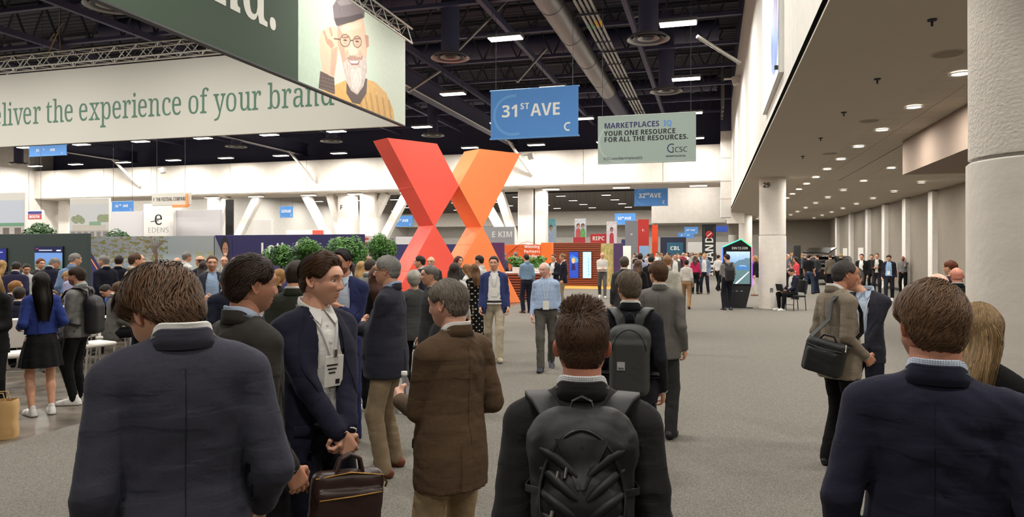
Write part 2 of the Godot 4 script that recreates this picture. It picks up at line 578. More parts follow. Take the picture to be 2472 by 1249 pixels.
func hand_shape(curl: float, cell: float) -> MB:   # wrist at the origin, fingers to -y, palm to +z, thumb to +x
	var key := "hand%.2f_%.4f" % [curl, cell]
	if cache.has(key): return cache[key]
	var F := Field.new(Vector3(-0.075, -0.225, -0.05), Vector3(0.09, 0.035, 0.11), cell)
	var fat := 1.0 + maxf(0.0, cell - 0.005) * 40.0
	var xs := [0.031, 0.011, -0.009, -0.028]
	var ln := [0.070, 0.078, 0.073, 0.058]
	for k in 4:
		F.cap(Vector3(xs[k] * 0.62, 0.02, 0), Vector3(xs[k], -0.085 + absf(k - 1) * 0.004, 0), 0.017, 0.0135, 0.012)
	F.cap(Vector3(0.018, -0.02, 0.006), Vector3(0.03, -0.05, 0.012), 0.018, 0.014, 0.014)
	for k in 4:
		var p := Vector3(xs[k], -0.086 + absf(k - 1) * 0.004, 0)
		var a := curl * (0.75 + 0.1 * k)
		var sp := (k - 1.4) * -0.05 * (1.0 - curl * 0.4)
		for s in 3:
			var L: float = ln[k] * [0.45, 0.32, 0.26][s]
			var q := p + Vector3(sin(sp) * L, -cos(a) * L * cos(sp), sin(a) * L)
			F.cap(p, q, (0.0098 - s * 0.0009) * fat, (0.0092 - s * 0.0009) * fat, 0.004)
			p = q
			a += curl * 0.85
	var tp := Vector3(0.03, -0.028, 0.008)
	var td := [Vector3(0.75, -0.6, 0.25), Vector3(0.42 - curl * 0.5, -0.8, 0.2 + curl * 0.45), Vector3(0.15 - curl * 0.7, -0.9, 0.2 + curl * 0.4)]
	for s in 3:
		var q: Vector3 = tp + td[s].normalized() * [0.036, 0.033, 0.026][s]
		F.cap(tp, q, (0.0135 - s * 0.0018) * fat, (0.0118 - s * 0.0018) * fat, 0.008)
		tp = q
	var mb := MB.new()
	F.mesh(mb)
	cache[key] = mb
	return mb

func head_pt(az: float, el: float, q: Dictionary) -> Vector3:   # centre of the head at the origin, face to +z
	var ce := cos(el)
	var x := ce * sin(az); var y := sin(el); var z := ce * cos(az)
	var t := clampf(-y, 0, 1)
	var X := signf(x) * pow(absf(x), 0.92) * 0.0735
	var Y := y * (0.122 if y < 0.0 else 0.115)
	var dome := 1.0 + 0.11 * sin(PI * clampf(y, 0.0, 1.0))
	var Z := (pow(z, 0.86) * 0.097) if z > 0 else z * 0.103
	X *= (1.0 - (0.30 - q.jaw) * t * t) * dome
	Z *= dome
	if z < 0: Z *= 1.0 - 0.5 * smoothstep(0.2, 0.95, t)
	else:
		Z += 0.010 * smoothstep(0.35, 0.95, t) * z
		Z -= 0.012 * smoothstep(0.35, 0.9, y)
	var w := smoothstep(0.15, 0.55, z)
	if w > 0.0:
		var ax := absf(X)
		var e1 := exp(-pow((ax - 0.031) / 0.019, 2) - pow((Y - 0.006) / 0.013, 2))
		Z -= w * 0.011 * e1
		Z += w * 0.005 * exp(-pow((ax - 0.028) / 0.024, 2) - pow((Y - 0.028) / 0.008, 2))
		var ny := smoothstep(0.028, -0.034, Y) * (1.0 - smoothstep(-0.036, -0.049, Y))
		var nw := 0.0088 + 0.0052 * smoothstep(-0.015, -0.036, Y)
		Z += w * 0.0225 * q.nose * ny * exp(-pow(ax / nw, 2))
		Z += w * 0.006 * exp(-pow((ax - 0.014) / 0.007, 2) - pow((Y + 0.038) / 0.008, 2))
		Z += w * 0.0045 * exp(-pow((ax - 0.043) / 0.02, 2) - pow((Y + 0.022) / 0.018, 2))
		Z += w * 0.0075 * exp(-pow(ax / 0.021, 2)) * (exp(-pow((Y + 0.060) / 0.006, 2)) + exp(-pow((Y + 0.073) / 0.007, 2)))
		Z -= w * 0.004 * exp(-pow(ax / 0.024, 2) - pow((Y + 0.0665) / 0.003, 2))
		Z += w * 0.008 * exp(-pow(ax / 0.022, 2) - pow((Y + 0.098) / 0.014, 2))
		Z -= w * 0.004 * exp(-pow((ax - 0.035) / 0.014, 2) - pow((Y + 0.055) / 0.018, 2))
	return Vector3(X, Y, Z)
func hairline(az: float, style: String) -> float:   # height on the head above which hair grows
	var a := absf(rad_to_deg(az))
	var l := [[0.0, 0.070], [30.0, 0.068], [48.0, 0.050], [62.0, 0.022], [74.0, 0.004], [80.0, 0.006], [92.0, 0.018], [104.0, -0.010], [118.0, -0.045], [150.0, -0.078], [180.0, -0.082]]
	if style in ["receding", "bald"]:
		l[0][1] = 0.1; l[1][1] = 0.104; l[2][1] = 0.09; l[3][1] = 0.045
	if style == "long": l = [[0.0, 0.072], [25.0, 0.068], [48.0, 0.03], [66.0, -0.03], [90.0, -0.08], [180.0, -0.11]]
	for k in l.size() - 1:
		if a <= l[k + 1][0]:
			return lerpf(l[k][1], l[k + 1][1], (a - l[k][0]) / (l[k + 1][0] - l[k][0]))
	return -0.07
func hair_depth(az: float, P: Vector3, style: String) -> float:
	var a := absf(rad_to_deg(az))
	var up := smoothstep(0.0, 0.11, P.y)
	var s := 0.008
	var tp := 0.022
	match style:
		"short": s = 0.006; tp = 0.015
		"crop": s = 0.004; tp = 0.008
		"bushy": s = 0.024; tp = 0.036
		"full": s = 0.011; tp = 0.024
		"spiky": s = 0.003; tp = 0.020
		"quiff": s = 0.006; tp = 0.022 + 0.010 * smoothstep(75.0, 15.0, a)
		"receding": s = 0.009; tp = 0.010
		"bald": s = 0.004; tp = -0.012
		"long": s = 0.015; tp = 0.018
		"curly": s = 0.030; tp = 0.036
	var T := lerpf(s, tp, up)
	if style == "bald": T = lerpf(s, tp, smoothstep(0.035, 0.06, P.y))
	var edge := P.y - hairline(az, style)
	return lerpf(-0.006, T, smoothstep(-0.002, 0.018, edge)) if edge < 0.018 else T

func grow_hair(p: Dictionary, cols: int, rows: int, mb: MB, xf: Transform3D, q: Dictionary):
	var style: String = p.hs
	var hc: Color = (p.hc as Color).srgb_to_linear()
	var r := RandomNumberGenerator.new()
	r.seed = hash(p.lb)
	var so := r.randf() * 50.0
	var rough := 0.003 if style != "curly" else 0.012
	if style == "bushy": rough = 0.009
	var g := []
	for i in rows + 1:
		var el := -PI / 2 * 0.8 + (PI * 0.9) * i / rows
		var row := []
		for j in cols:
			var az := -PI + TAU * j / cols
			var P := head_pt(az, el, q)
			var n := P.normalized()
			var T := hair_depth(az, P, style)
			if T > 0.0: T += rough * noise.get_noise_3d(P.x * 1600 + so, P.y * 700, P.z * 1600) + maxf(rough * 0.8, 0.0045) * noise.get_noise_3d(P.x * 420 + so, P.y * 420, P.z * 420)
			row.append(P + n * T)
		g.append(row)
	var b := mb.v.size()
	var sk: Color = (p.sk as Color).srgb_to_linear()
	mb.col = hc
	var tmp := MB.new()
	tmp.col = hc
	tmp.grid(g, true, false)
	var k0 := tmp.vert((g[-1][0] + g[-1][cols / 2]) * 0.5 + Vector3(0, 0.004, 0))
	for j in cols: tmp.tri(rows * cols + j, rows * cols + (j + 1) % cols, k0)
	mb.add(tmp, xf)
	for k in range(b, mb.v.size()):
		var e := 1.0 + 0.5 * noise.get_noise_3d(mb.v[k].x * 900, mb.v[k].y * 300, mb.v[k].z * 900 + so)
		mb.c[k] = Color(hc.r * e, hc.g * e, hc.b * e)
		if style in ["spiky", "crop", "quiff"]:   # clipped sides let the scalp through
			var ly := (xf.affine_inverse() * mb.v[k]).y
			mb.c[k] = mb.c[k].lerp(sk, 0.16 * smoothstep(0.0, -0.07, ly))
	if style == "long" or p.get("curtain", 0.0) > 0.0:   # falls behind the shoulders
		var L: float = p.get("curtain", 0.30)
		var tmp2 := MB.new()
		tmp2.col = hc
		var gg := []
		var ns := 12
		for i in ns + 1:
			var t := float(i) / ns
			var y := 0.055 - (L + 0.085) * t
			var w := lerpf(0.094, 0.108, sin(t * PI)) * (1.0 - 0.4 * t * t)
			var d := lerpf(0.062, 0.036, t) + 0.006
			var tuck := lerpf(0.72, 1.0, smoothstep(0.0, 0.16, t))
			w *= tuck; d *= tuck
			var zc := -0.052 - 0.075 * smoothstep(0.2, 0.6, t) + 0.01 * t
			var row := []
			for j in 28:
				var a := TAU * j / 28
				var e := 1.0 + 0.10 * noise.get_noise_3d(a * 60.0, t * 40.0, so) + 0.05 * sin(a * 9.0 + t * 4.0)
				row.append(Vector3(cos(a) * w * e, y + (0.02 * sin(a * 5.0 + so) if i == ns else 0.0), zc + sin(a) * d * e))
			gg.append(row)
		tmp2.grid(gg, true, true)
		var b2 := mb.v.size()
		mb.add(tmp2, xf)
		for k in range(b2, mb.v.size()):
			var e := 1.0 + 0.6 * noise.get_noise_3d(mb.v[k].x * 1200, mb.v[k].y * 60, so)
			mb.c[k] = Color(hc.r * e, hc.g * e, hc.b * e)
		if p.lod == 0:
			for s in 900:
				var fa := r.randf() * 28.0
				var ja := int(fa) % 28
				var jb := (ja + 1) % 28
				var i0 := r.randi_range(0, 5)
				var i1 := mini(ns, i0 + r.randi_range(4, 8))
				var e := r.randf_range(0.55, 1.5)
				mb.col = Color(hc.r * e, hc.g * e, hc.b * e)
				var wd := r.randf_range(0.0012, 0.003)
				var pv := -1
				for i in range(i0, i1 + 1):
					var P: Vector3 = gg[i][ja].lerp(gg[i][jb], fa - int(fa))
					var cc := Vector3(0, P.y, -0.052 - 0.075 * smoothstep(0.2, 0.6, float(i) / ns))
					var ou := (P - cc).normalized()
					P += ou * (0.003 + 0.003 * sin(i * 1.3 + s))
					var sdv := ou.cross(Vector3.UP).normalized() * wd * (1.0 if i < i1 else 0.2)
					var id := mb.vert(xf * (P - sdv)); mb.vert(xf * (P + sdv))
					if pv >= 0:
						mb.tri(pv, pv + 1, id); mb.tri(pv + 1, id + 1, id)
					pv = id
	if p.lod > 0: return
	# single locks, tapering ribbons that follow the comb
	var cnt := 4400
	for s in cnt:
		var az := r.randf_range(-PI, PI)
		var el := asin(r.randf_range(-0.62, 1.0))
		var P := head_pt(az, el, q)
		var T := hair_depth(az, P, style)
		if T < 0.001: continue
		var n := P.normalized()
		var root := P + n * (T + 0.0015)
		var comb := Vector3(n.x * 0.6, -0.9, n.z * 0.6 - 0.25)
		var lift := 0.10
		var ln := r.randf_range(0.018, 0.038)
		var up := smoothstep(0.02, 0.09, P.y)
		match style:
			"spiky":
				up = smoothstep(0.065, 0.105, P.y)
				comb = Vector3(n.x * 0.3 + noise.get_noise_3d(P.x * 700, P.z * 700, 3.0) * 1.6 * up, lerpf(-0.9, 0.3, up), lerpf(-0.1, 0.9, up)); lift = lerpf(0.05, 1.3, up); ln = lerpf(0.010, r.randf_range(0.018, 0.034), up)
			"quiff": comb = Vector3(-0.6 * up, -0.5 + 0.5 * up, -0.9); lift = 0.12
			"bushy": comb += Vector3(noise.get_noise_3d(P.x * 500, P.y * 500, 7.0), noise.get_noise_3d(P.x * 500, P.z * 500, 17.0), noise.get_noise_3d(P.z * 500, P.y * 500, 27.0)) * 2.2; lift = 0.3; ln *= 1.2
			"full": comb = Vector3(n.x * 0.5 + 0.5, -0.6, -0.6 + noise.get_noise_3d(P.x * 300, P.y * 300, 3.0)); lift = 0.14
			"long": comb = Vector3(n.x * 0.3, -1.0, -0.2); ln *= 2.0; lift = 0.03
			"short", "crop", "receding", "bald": ln *= 0.6
		comb += Vector3(r.randf_range(-1, 1), r.randf_range(-1, 1), r.randf_range(-1, 1)) * 0.25
		comb = (comb - n * comb.dot(n)).normalized()
		var sd := comb.cross(n).normalized() * r.randf_range(0.0009, 0.0019)
		var m1 := on_hair(root + comb * ln * 0.5, style, q, lift * ln * 0.6 + 0.0015)
		var m2 := on_hair(root + comb * ln, style, q, lift * ln * 0.8)
		var e := r.randf_range(0.55, 1.5)
		mb.col = Color(hc.r * e, hc.g * e, hc.b * e)
		var i := mb.vert(xf * (root - sd))
		mb.vert(xf * (root + sd)); mb.vert(xf * (m1 + sd * 0.8)); mb.vert(xf * (m1 - sd * 0.8)); mb.vert(xf * m2)
		mb.tri(i, i + 2, i + 1); mb.tri(i, i + 3, i + 2); mb.tri(i + 3, i + 4, i + 2)

func on_hair(P: Vector3, style: String, q: Dictionary, lift: float) -> Vector3:
	var n := Vector3(P.x / 0.0735, P.y / 0.122, P.z / 0.1).normalized()
	var az := atan2(n.x, n.z)
	var H := head_pt(az, asin(clampf(n.y, -1, 1)), q)
	return H + H.normalized() * (hair_depth(az, H, style) + 0.0012 + lift)

func put_head(p: Dictionary, mb: MB, xf: Transform3D, q: Dictionary):
	var skin: Color = (p.sk as Color).srgb_to_linear()
	var hc: Color = (p.hc as Color).srgb_to_linear()
	var lod: int = p.lod
	var cols: int = [72, 36, 20][lod]
	var rows: int = [60, 30, 16][lod]
	var g := []
	for i in rows + 1:
		var e := -1.0 + 2.0 * i / rows
		var el := PI / 2 * (0.62 * e + 0.38 * e * e * e) if lod < 2 else PI / 2 * e
		var row := []
		for j in cols:
			var t := -1.0 + 2.0 * j / cols
			row.append(head_pt(PI * (0.5 * t + 0.5 * t * t * t), el, q))
		g.append(row)
	var b := mb.v.size()
	var tmp := MB.new()
	tmp.col = skin
	tmp.grid(g, true, false)
	var lip := Color(skin.r * 0.72, skin.g * 0.48, skin.b * 0.46)
	var beard: float = p.get("beard", 0.0)
	for k in tmp.v.size():
		var P := tmp.v[k]
		var col := skin
		if P.z > 0.02:
			var ax := absf(P.x)
			col = col.lerp(lip, 0.85 * exp(-pow(ax / 0.021, 4)) * maxf(exp(-pow((P.y + 0.060) / 0.006, 2)), exp(-pow((P.y + 0.073) / 0.007, 2))))
			col = col.lerp(Color(skin.r * 0.9, skin.g * 0.66, skin.b * 0.6), 0.5 * exp(-pow(ax / 0.016, 2) - pow((P.y + 0.033) / 0.014, 2)) + 0.25 * exp(-pow((ax - 0.043) / 0.02, 2) - pow((P.y + 0.028) / 0.016, 2)))
			col = col.lerp(hc, 0.9 * smoothstep(0.013, 0.008, absf(ax - 0.032) * 0.75) * exp(-pow((P.y - 0.0285 + (ax - 0.032) * 0.1) / 0.0055, 2)))
			if lod > 0: col = col.lerp(Color(0.03, 0.02, 0.015), 0.75 * exp(-pow((ax - 0.031) / 0.011, 2) - pow((P.y - 0.005) / 0.006, 2)))
		if beard > 0.0:
			var bm := smoothstep(-0.028, -0.05, P.y) * smoothstep(-0.02, 0.01, P.z) * (1.0 - exp(-pow(P.x / 0.02, 4) - pow((P.y + 0.0665) / 0.011, 2)))
			bm = maxf(bm, exp(-pow(P.x / 0.026, 4) - pow((P.y + 0.05) / 0.006, 2)) * smoothstep(0.02, 0.06, P.z))
			bm *= 0.75 + 0.35 * noise.get_noise_3d(P.x * 4000, P.y * 4000, P.z * 4000)
			col = col.lerp(hc, clampf(bm * minf(1.0, beard), 0, 1))
			if beard > 0.5: tmp.v[k] = P + P.normalized() * 0.006 * clampf(bm, 0, 1)
		tmp.c[k] = col
	mb.add(tmp, xf)
	for s in [-1.0, 1.0]:   # ears
		var gr := []
		var n: int = [16, 10, 6][lod]
		var ctr := Vector3(s * 0.071, -0.004, -0.012)
		for ring in [[0.25, 0.0], [0.62, 0.0], [0.88, 0.008], [1.0, 0.009], [1.0, 0.004], [0.72, -0.012]]:
			var row := []
			for j in n:
				var a := TAU * j / n
				var yy := sin(a) * 0.0305 * (1.0 if sin(a) > 0 else 0.92)
				var zz := cos(a) * 0.0185 * (1.0 + 0.25 * sin(a))
				var out: float = ring[1] * (1.0 - 0.5 * pow(absf(sin(a)), 4)) + 0.009 * smoothstep(0.4, -0.9, cos(a)) * (1.0 - 0.6 * pow(absf(sin(a)), 3))
				row.append(ctr + Vector3(s * out, yy * ring[0], zz * ring[0] - 0.15 * yy))
			gr.append(row)
		var et := MB.new()
		et.col = Color(skin.r, skin.g * 0.9, skin.b * 0.87)
		et.grid(gr, true, s > 0)
		mb.add(et, xf)
	if lod == 0:
		for s in [-1.0, 1.0]:
			var et := MB.new()
			et.col = Color(0.72, 0.70, 0.67)
			var ez := head_pt(s * 0.34, 0.05, q).z
			et.ball(Vector3(s * 0.031, 0.0045, ez - 0.006), Vector3(0.0125, 0.0052, 0.010), 10, 6)
			et.col = Color(0.05, 0.035, 0.025)
			et.ball(Vector3(s * 0.031, 0.0045, ez + 0.0008), Vector3(0.0062, 0.0056, 0.006), 8, 5)
			et.col = Color(skin.r * 0.8, skin.g * 0.72, skin.b * 0.68)
			et.ball(Vector3(s * 0.031, 0.0115, ez - 0.003), Vector3(0.016, 0.0035, 0.010), 8, 5)
			mb.add(et, xf)

func fold(P: Vector3, sd: float) -> float:   # how far cloth stands out at a point, in units of its crease depth
	var a := noise.get_noise_3d(P.x * 260 + sd, P.y * 900, P.z * 260) * 0.5 + noise.get_noise_3d(P.x * 420 + sd, P.y * 420 + P.x * 300, P.z * 420) * 0.75
	var m := 0.35 + 0.65 * smoothstep(-0.15, 0.4, noise.get_noise_3d(P.x * 130, P.y * 130 + sd, P.z * 130))
	a -= maxf(0.0, 0.22 - absf(noise.get_noise_3d(P.x * 200 + sd * 2.0, P.y * 520 + absf(P.x) * 260, P.z * 200))) * 2.7
	return a * m
func crease(mb: MB, amp: float, sd: float):
	var n := mb.normals()
	for k in mb.v.size(): mb.v[k] += n[k] * fold(mb.v[k], sd) * amp
func on_cloth(F: Field, jt: Dictionary, T: Transform3D, x: float, y: float, lift: float, back: bool, amp: float, sd: float) -> Vector3:
	var P := F.skin(jt, T, x, y, 0.0, back)
	return P + T.basis.z * (-1.0 if back else 1.0) * (fold(P, sd) * amp + lift)

const PEOPLE_CELL := [0.0135, 0.025, 0.034]

func person(p: Dictionary) -> Node3D:
	# p: u, d, h, f (see turn_for), lb, gr, lod, j jacket, sh shirt, tr trousers, so shoes, sk skin, hs hair style, hc hair colour,
	# al / ar wrists (x away from the middle), st stance, hp head (pitch, yaw, roll), be belly, lean, x extras
	var base := {"lod": 1, "j": null, "sh": Color(0.85, 0.85, 0.83), "tr": Color(0.06, 0.06, 0.07), "so": Color(0.05, 0.04, 0.04), "sk": Color(0.78, 0.58, 0.47), "hs": "short", "hc": Color(0.12, 0.08, 0.055),
		"al": null, "ar": null, "st": "stand", "hp": Vector3.ZERO, "be": 0.0, "lean": 0.0, "x": [], "gr": "", "h": 1.76, "open": [], "jk": "wool", "sw": 1.0, "cl": 0.55, "cr": 0.55, "f": 0.0, "y": 0.006, "sk_legs": false}
	base.merge(p, true)
	p = base
	if p.lod == 1 and p.d > 21.0: p.lod = 2
	var X: Array = p.x
	var lod: int = p.lod
	var cell: float = PEOPLE_CELL[lod]
	if lod == 0 and p.d > 4.5: cell = 0.018
	if lod == 1 and p.d > 12.5: cell = 0.029
	var root := thing("person", p.lb, "person", gp(p.u, p.d, p.y), turn_for(p.u, p.f), p.gr)
	root.scale = Vector3.ONE * (float(p.h) / NH)
	var sd := float(hash(p.lb) % 997)
	var sitting: bool = p.st == "sit"
	var hip := Vector3(0, 0.93, 0)
	if sitting: hip.y = 0.52
	var T := Transform3D(Basis(Vector3.RIGHT, deg_to_rad(p.lean)), hip) * Transform3D(Basis.IDENTITY, Vector3(0, -0.93, 0))   # torso frame
	# legs
	var foot := {}
	for s in [-1.0, 1.0]:
		var a := Vector3(s * 0.105, 0.085, -0.02)
		var toe := 0.0
		var hp := Vector3(s * 0.09, hip.y - 0.01, 0)
		match p.st:
			"walk":
				a = Vector3(s * 0.085, 0.085 if s > 0 else 0.15, 0.24 if s > 0 else -0.30); toe = 0.0 if s > 0 else 0.6
			"walk2":
				a = Vector3(s * 0.085, 0.085 if s < 0 else 0.15, 0.22 if s < 0 else -0.28); toe = 0.0 if s < 0 else 0.6
			"wide": a.x = s * 0.16
			"sit": a = Vector3(s * 0.13, 0.085, 0.40 + (0.06 if s > 0 else 0.0))
		var kn := ik(hp, a, 0.43, 0.425, Vector3(s * 0.15, 0.1, 1.0))
		foot[s] = {"hip": hp, "knee": kn[0], "ankle": kn[1], "toe": toe}
	# arms
	var arm := {}
	for s in [-1.0, 1.0]:
		var sh: Vector3 = T * Vector3(s * 0.170 * p.sw, 1.405, -0.018)
		var wr = p.al if s > 0 else p.ar
		var W: Vector3 = T * (Vector3(s * 0.232, 0.893, 0.05) if wr == null else Vector3(s * wr.x, wr.y, wr.z))
		var e := ik(sh, W, 0.285, 0.262, T.basis * (Vector3(s * 0.12, -0.4, -1.0) if wr == null else Vector3(s * p.get("pole", 0.28), -0.9, -0.6)))
		arm[s] = {"s": sh, "e": e[0], "w": e[1]}
	# head
	var hp3: Vector3 = p.hp
	var nk := T * Vector3(0, 1.535, -0.022)
	var HB := T.basis * Basis.from_euler(Vector3(deg_to_rad(hp3.x), deg_to_rad(hp3.y), deg_to_rad(hp3.z)))
	var HX := Transform3D(HB, nk + HB * Vector3(0, 0.105, 0.036) + T.basis * (p.get("crane", Vector3.ZERO) as Vector3))
	var q := {"jaw": p.get("jaw", 0.04), "nose": p.get("nose", 1.0)}
	var skin: Color = (p.sk as Color).srgb_to_linear()
	# body: one surface from head to feet
	var mb := MB.new()
	mb.col = skin
	var bare: bool = p.sk_legs or "tee" in X
	var bc := minf(cell * 1.15, 0.021) if bare else cell * 2.2
	if lod < 2 or bare:
		var F := Field.new(Vector3(-0.62, 0.0, -0.5), Vector3(0.62, T.origin.y + 1.72, 0.78), bc)
		F.cap(T * Vector3(0, 1.02, 0), T * Vector3(0, 1.36, -0.012), 0.10, 0.10, 0.05)
		F.cap(T * Vector3(0, 1.40, -0.02), T * Vector3(0, 1.47, -0.024), 0.08, 0.062, 0.05)
		for s in [-1.0, 1.0]:
			F.cap(T * Vector3(0, 1.42, -0.02), arm[s].s - Vector3(0, 0.02, 0), 0.05, 0.045, 0.05)
			F.cap(arm[s].s, arm[s].e, 0.046, 0.036, 0.03); F.cap(arm[s].e, arm[s].w, 0.036, 0.026, 0.02)
			F.cap(T * Vector3(0, 1.0, 0), foot[s].hip, 0.1, 0.09, 0.05)
			F.cap(foot[s].hip, foot[s].knee, 0.078, 0.052, 0.03); F.cap(foot[s].knee, foot[s].ankle.lerp(foot[s].knee, 0.62), 0.05, 0.052, 0.03); F.cap(foot[s].ankle.lerp(foot[s].knee, 0.62), foot[s].ankle, 0.052, 0.036, 0.03)
		F.mesh(mb)
	var neck := MB.new()
	neck.col = skin
	var nrow := []
	for i in 7:
		var t := i / 6.0
		var c: Vector3 = (T * Vector3(0, 1.45, -0.026)).lerp(HX * Vector3(0, -0.055, -0.026), t)
		var rr: float = lerpf(0.066, 0.058, sin(t * PI / 2)) * p.get("neck", 1.0)
		var row := []
		for j in 20:
			var a := TAU * j / 20
			row.append(c + T.basis * Vector3(cos(a) * rr, 0, sin(a) * rr * 1.06))
		nrow.append(row)
	neck.grid(nrow, true, false)
	mb.add(neck)
	put_head(p, mb, HX, q)
	for s in [-1.0, 1.0]:
		var fd: Vector3 = (arm[s].w - arm[s].e).normalized()
		var custom = p.get("hl" if s > 0 else "hr")   # [finger direction, palm direction] in the torso frame
		if custom: fd = (T.basis * Vector3(custom[0].x * s, custom[0].y, custom[0].z)).normalized()
		var palm: Vector3 = T.basis * (Vector3(-s, 0, 0.15) if custom == null else Vector3(custom[1].x * s, custom[1].y, custom[1].z))
		var yv := -fd
		var zv := (palm - yv * palm.dot(yv)).normalized()
		var xv := yv.cross(zv)
		var B := Basis(xv, yv, zv)
		# thumb on the front side of a hanging hand
		if xv.dot(T.basis * Vector3(0, 0.4, 1)) < 0 or p.get("thumb_flip", 0.0) == s: B = Basis(-xv, yv, zv)
		mb.add(hand_shape(p.cl if s > 0 else p.cr, [0.0042, 0.0085, 0.016][lod]), Transform3D(B, arm[s].w), skin)
		arm[s].hand = Transform3D(B, arm[s].w)
	part("body", mb, M.skin, root)
	# hair
	if p.hs != "none":
		var hm := MB.new()
		grow_hair(p, [84, 44, 22][lod], [56, 30, 14][lod], hm, HX, q)
		part("hair", hm, M.hair, root)
	# lower garment
	if not p.sk_legs:
		var lo := Vector3(-0.36, 0.0, -0.46); var hi := Vector3(0.36, hip.y + 0.28, 0.72)
		if p.st in ["stand", "wide"]: lo = Vector3(-0.36, 0.0, -0.24); hi = Vector3(0.36, hip.y + 0.28, 0.26)
		var F := Field.new(lo, hi, cell * (1.35 if lod == 0 else 1.1))
		var be: float = p.be
		F.cap(T * Vector3(-0.07, 1.0, 0.005 + be * 0.3), T * Vector3(0.07, 1.0, 0.005 + be * 0.3), 0.098 + be * 0.7, 0.098 + be * 0.7, 0.03)
		F.cap(T * Vector3(-0.06, 0.92, -0.008), T * Vector3(0.06, 0.92, -0.008), 0.110 + be * 0.4, 0.110 + be * 0.4, 0.05)
		for s in [-1.0, 1.0]:
			var fo: Dictionary = foot[s]
			F.cap(fo.hip, fo.knee, 0.096, 0.074, 0.035); F.cap(fo.knee, fo.ankle + Vector3(0, -0.03, 0.005), 0.074, 0.060 * p.get("cuff", 1.08), 0.03)
		var tm := MB.new()
		F.mesh(tm)
		crease(tm, 0.010 if lod < 2 else 0.004, sd)
		for k in tm.v.size():
			if tm.v[k].y < 0.035: tm.v[k].y = 0.035
		part("trousers", tm, cloth(p.tr, p.get("tk", "soft")), root)
	else:
		var tab := table([[p.get("skirt_hem", 0.58), 0.235, 0.215, 0.0], [0.75, 0.215, 0.185, 0.0], [0.92, 0.180, 0.145, -0.01], [1.06, 0.138, 0.108, 0.0]])
		part("skirt", ring_loft(tab, T, 0.0, 48, 0.05), cloth(p.tr, p.get("tk", "soft")), root)
	for s in [-1.0, 1.0]:
		var sm := MB.new()
		var yaw := Basis(Vector3.UP, s * 0.16)
		sm.add(shoe_shape("sneaker" if "sneakers" in X else "shoe", lod), Transform3D(yaw * Basis(Vector3.RIGHT, foot[s].toe), Vector3(foot[s].ankle.x, foot[s].ankle.y - 0.085, foot[s].ankle.z + 0.02)))
		part("shoe", sm, cloth(p.so, "leather"), root)
	# upper garments
	var o: Array = p.open
	var jacket: bool = p.j != null
	var hem: float = p.get("hem", 0.80 if jacket else 0.985)
	var jt := table(torso_keys(p.be, 1.0 * p.sw, hem, o))
	var outer: Color = p.j if jacket else p.sh
	var tee: bool = "tee" in X
	var lo2 := T * Vector3(0, 1.2, 0) - Vector3(0.45, 0.5, 0.36)
	var hi2 := T * Vector3(0, 1.2, 0) + Vector3(0.45, 0.4, 0.36)
	for s in [-1.0, 1.0]:
		for k in ["s", "e", "w"]:
			lo2 = lo2.min(arm[s][k] - Vector3.ONE * 0.11); hi2 = hi2.max(arm[s][k] + Vector3.ONE * 0.11)
	var F2 := Field.new(lo2, hi2, cell)
	F2.loft(jt, T, 0.02)
	var pad := 0.012 if jacket else 0.0
	for s in [-1.0, 1.0]:
		var sm: Vector3 = T * Vector3(s * 0.128 * p.sw, 1.422 + pad * 0.5, -0.024)
		F2.cap(T * Vector3(s * 0.045, 1.468 + pad * 0.4, -0.026), sm, 0.046, 0.054 + pad * 0.6, 0.045)
		F2.cap(sm, arm[s].s, 0.054 + pad * 0.6, 0.058 + pad * 0.5, 0.03)
		F2.cap(arm[s].s, arm[s].e, 0.061 + pad * 0.5, 0.050 + pad * 0.4, 0.014)
		if not tee: F2.cap(arm[s].e, arm[s].w.lerp(arm[s].e, 0.06), 0.050 + pad * 0.4, 0.039 + pad * 0.4, 0.016)
	var um := MB.new()
	F2.mesh(um)
	var amp := (0.0105 if jacket else 0.013) if lod < 2 else 0.004
	crease(um, amp, sd)
	var jk: String = p.jk
	var jacket_part := part("jacket" if jacket else ("shirt" if not "dress" in X else "dress_top"), um, cloth(outer, jk), root)
	if jacket:
		var st := table(torso_keys(p.be, p.sw, maxf(hem, 0.96), []))
		if o.size(): part("shirt", ring_loft(st, T, -0.010, 28, 0.004), cloth(p.sh, p.get("shk", "soft")), root)
		if not "nocollar" in X:
			part("shirt_collar", collar(T, 0.066, 0.071, 1.525, 1.560, 1.505, 0.014), cloth(p.sh, p.get("shk", "soft")), root)
			part("jacket_collar", collar(T, 0.073, 0.0805, 1.490, 1.545, 1.462, 0.03), cloth(outer, jk), jacket_part)
		if o.size() and lod == 0:
			for s in [-1.0, 1.0]:
				var wg := []
				for w in [[0.010, 1.498, 0.060, 1.520], [0.022, 1.470, 0.066, 1.500], [0.040, 1.436, 0.062, 1.462]]:
					wg.append([T * (front(st, s * w[0], w[1], 0.006) if w[1] < 1.48 else Vector3(s * w[0], w[1], 0.048)), T * (front(st, s * lerpf(w[0], w[2], 0.5), lerpf(w[1], w[3], 0.5), 0.010)), T * front(st, s * w[2], w[3], 0.010)])
				var wm := MB.new()
				wm.grid(wg, false, s > 0)
				part("collar_wing", wm, cloth(p.sh, p.get("shk", "soft")), root)
			for k in 6: part("button", bx(T * front(st, 0.0, 1.43 - 0.075 * k, -0.006), Vector3(0.010, 0.010, 0.004), T.basis), M.white, root)
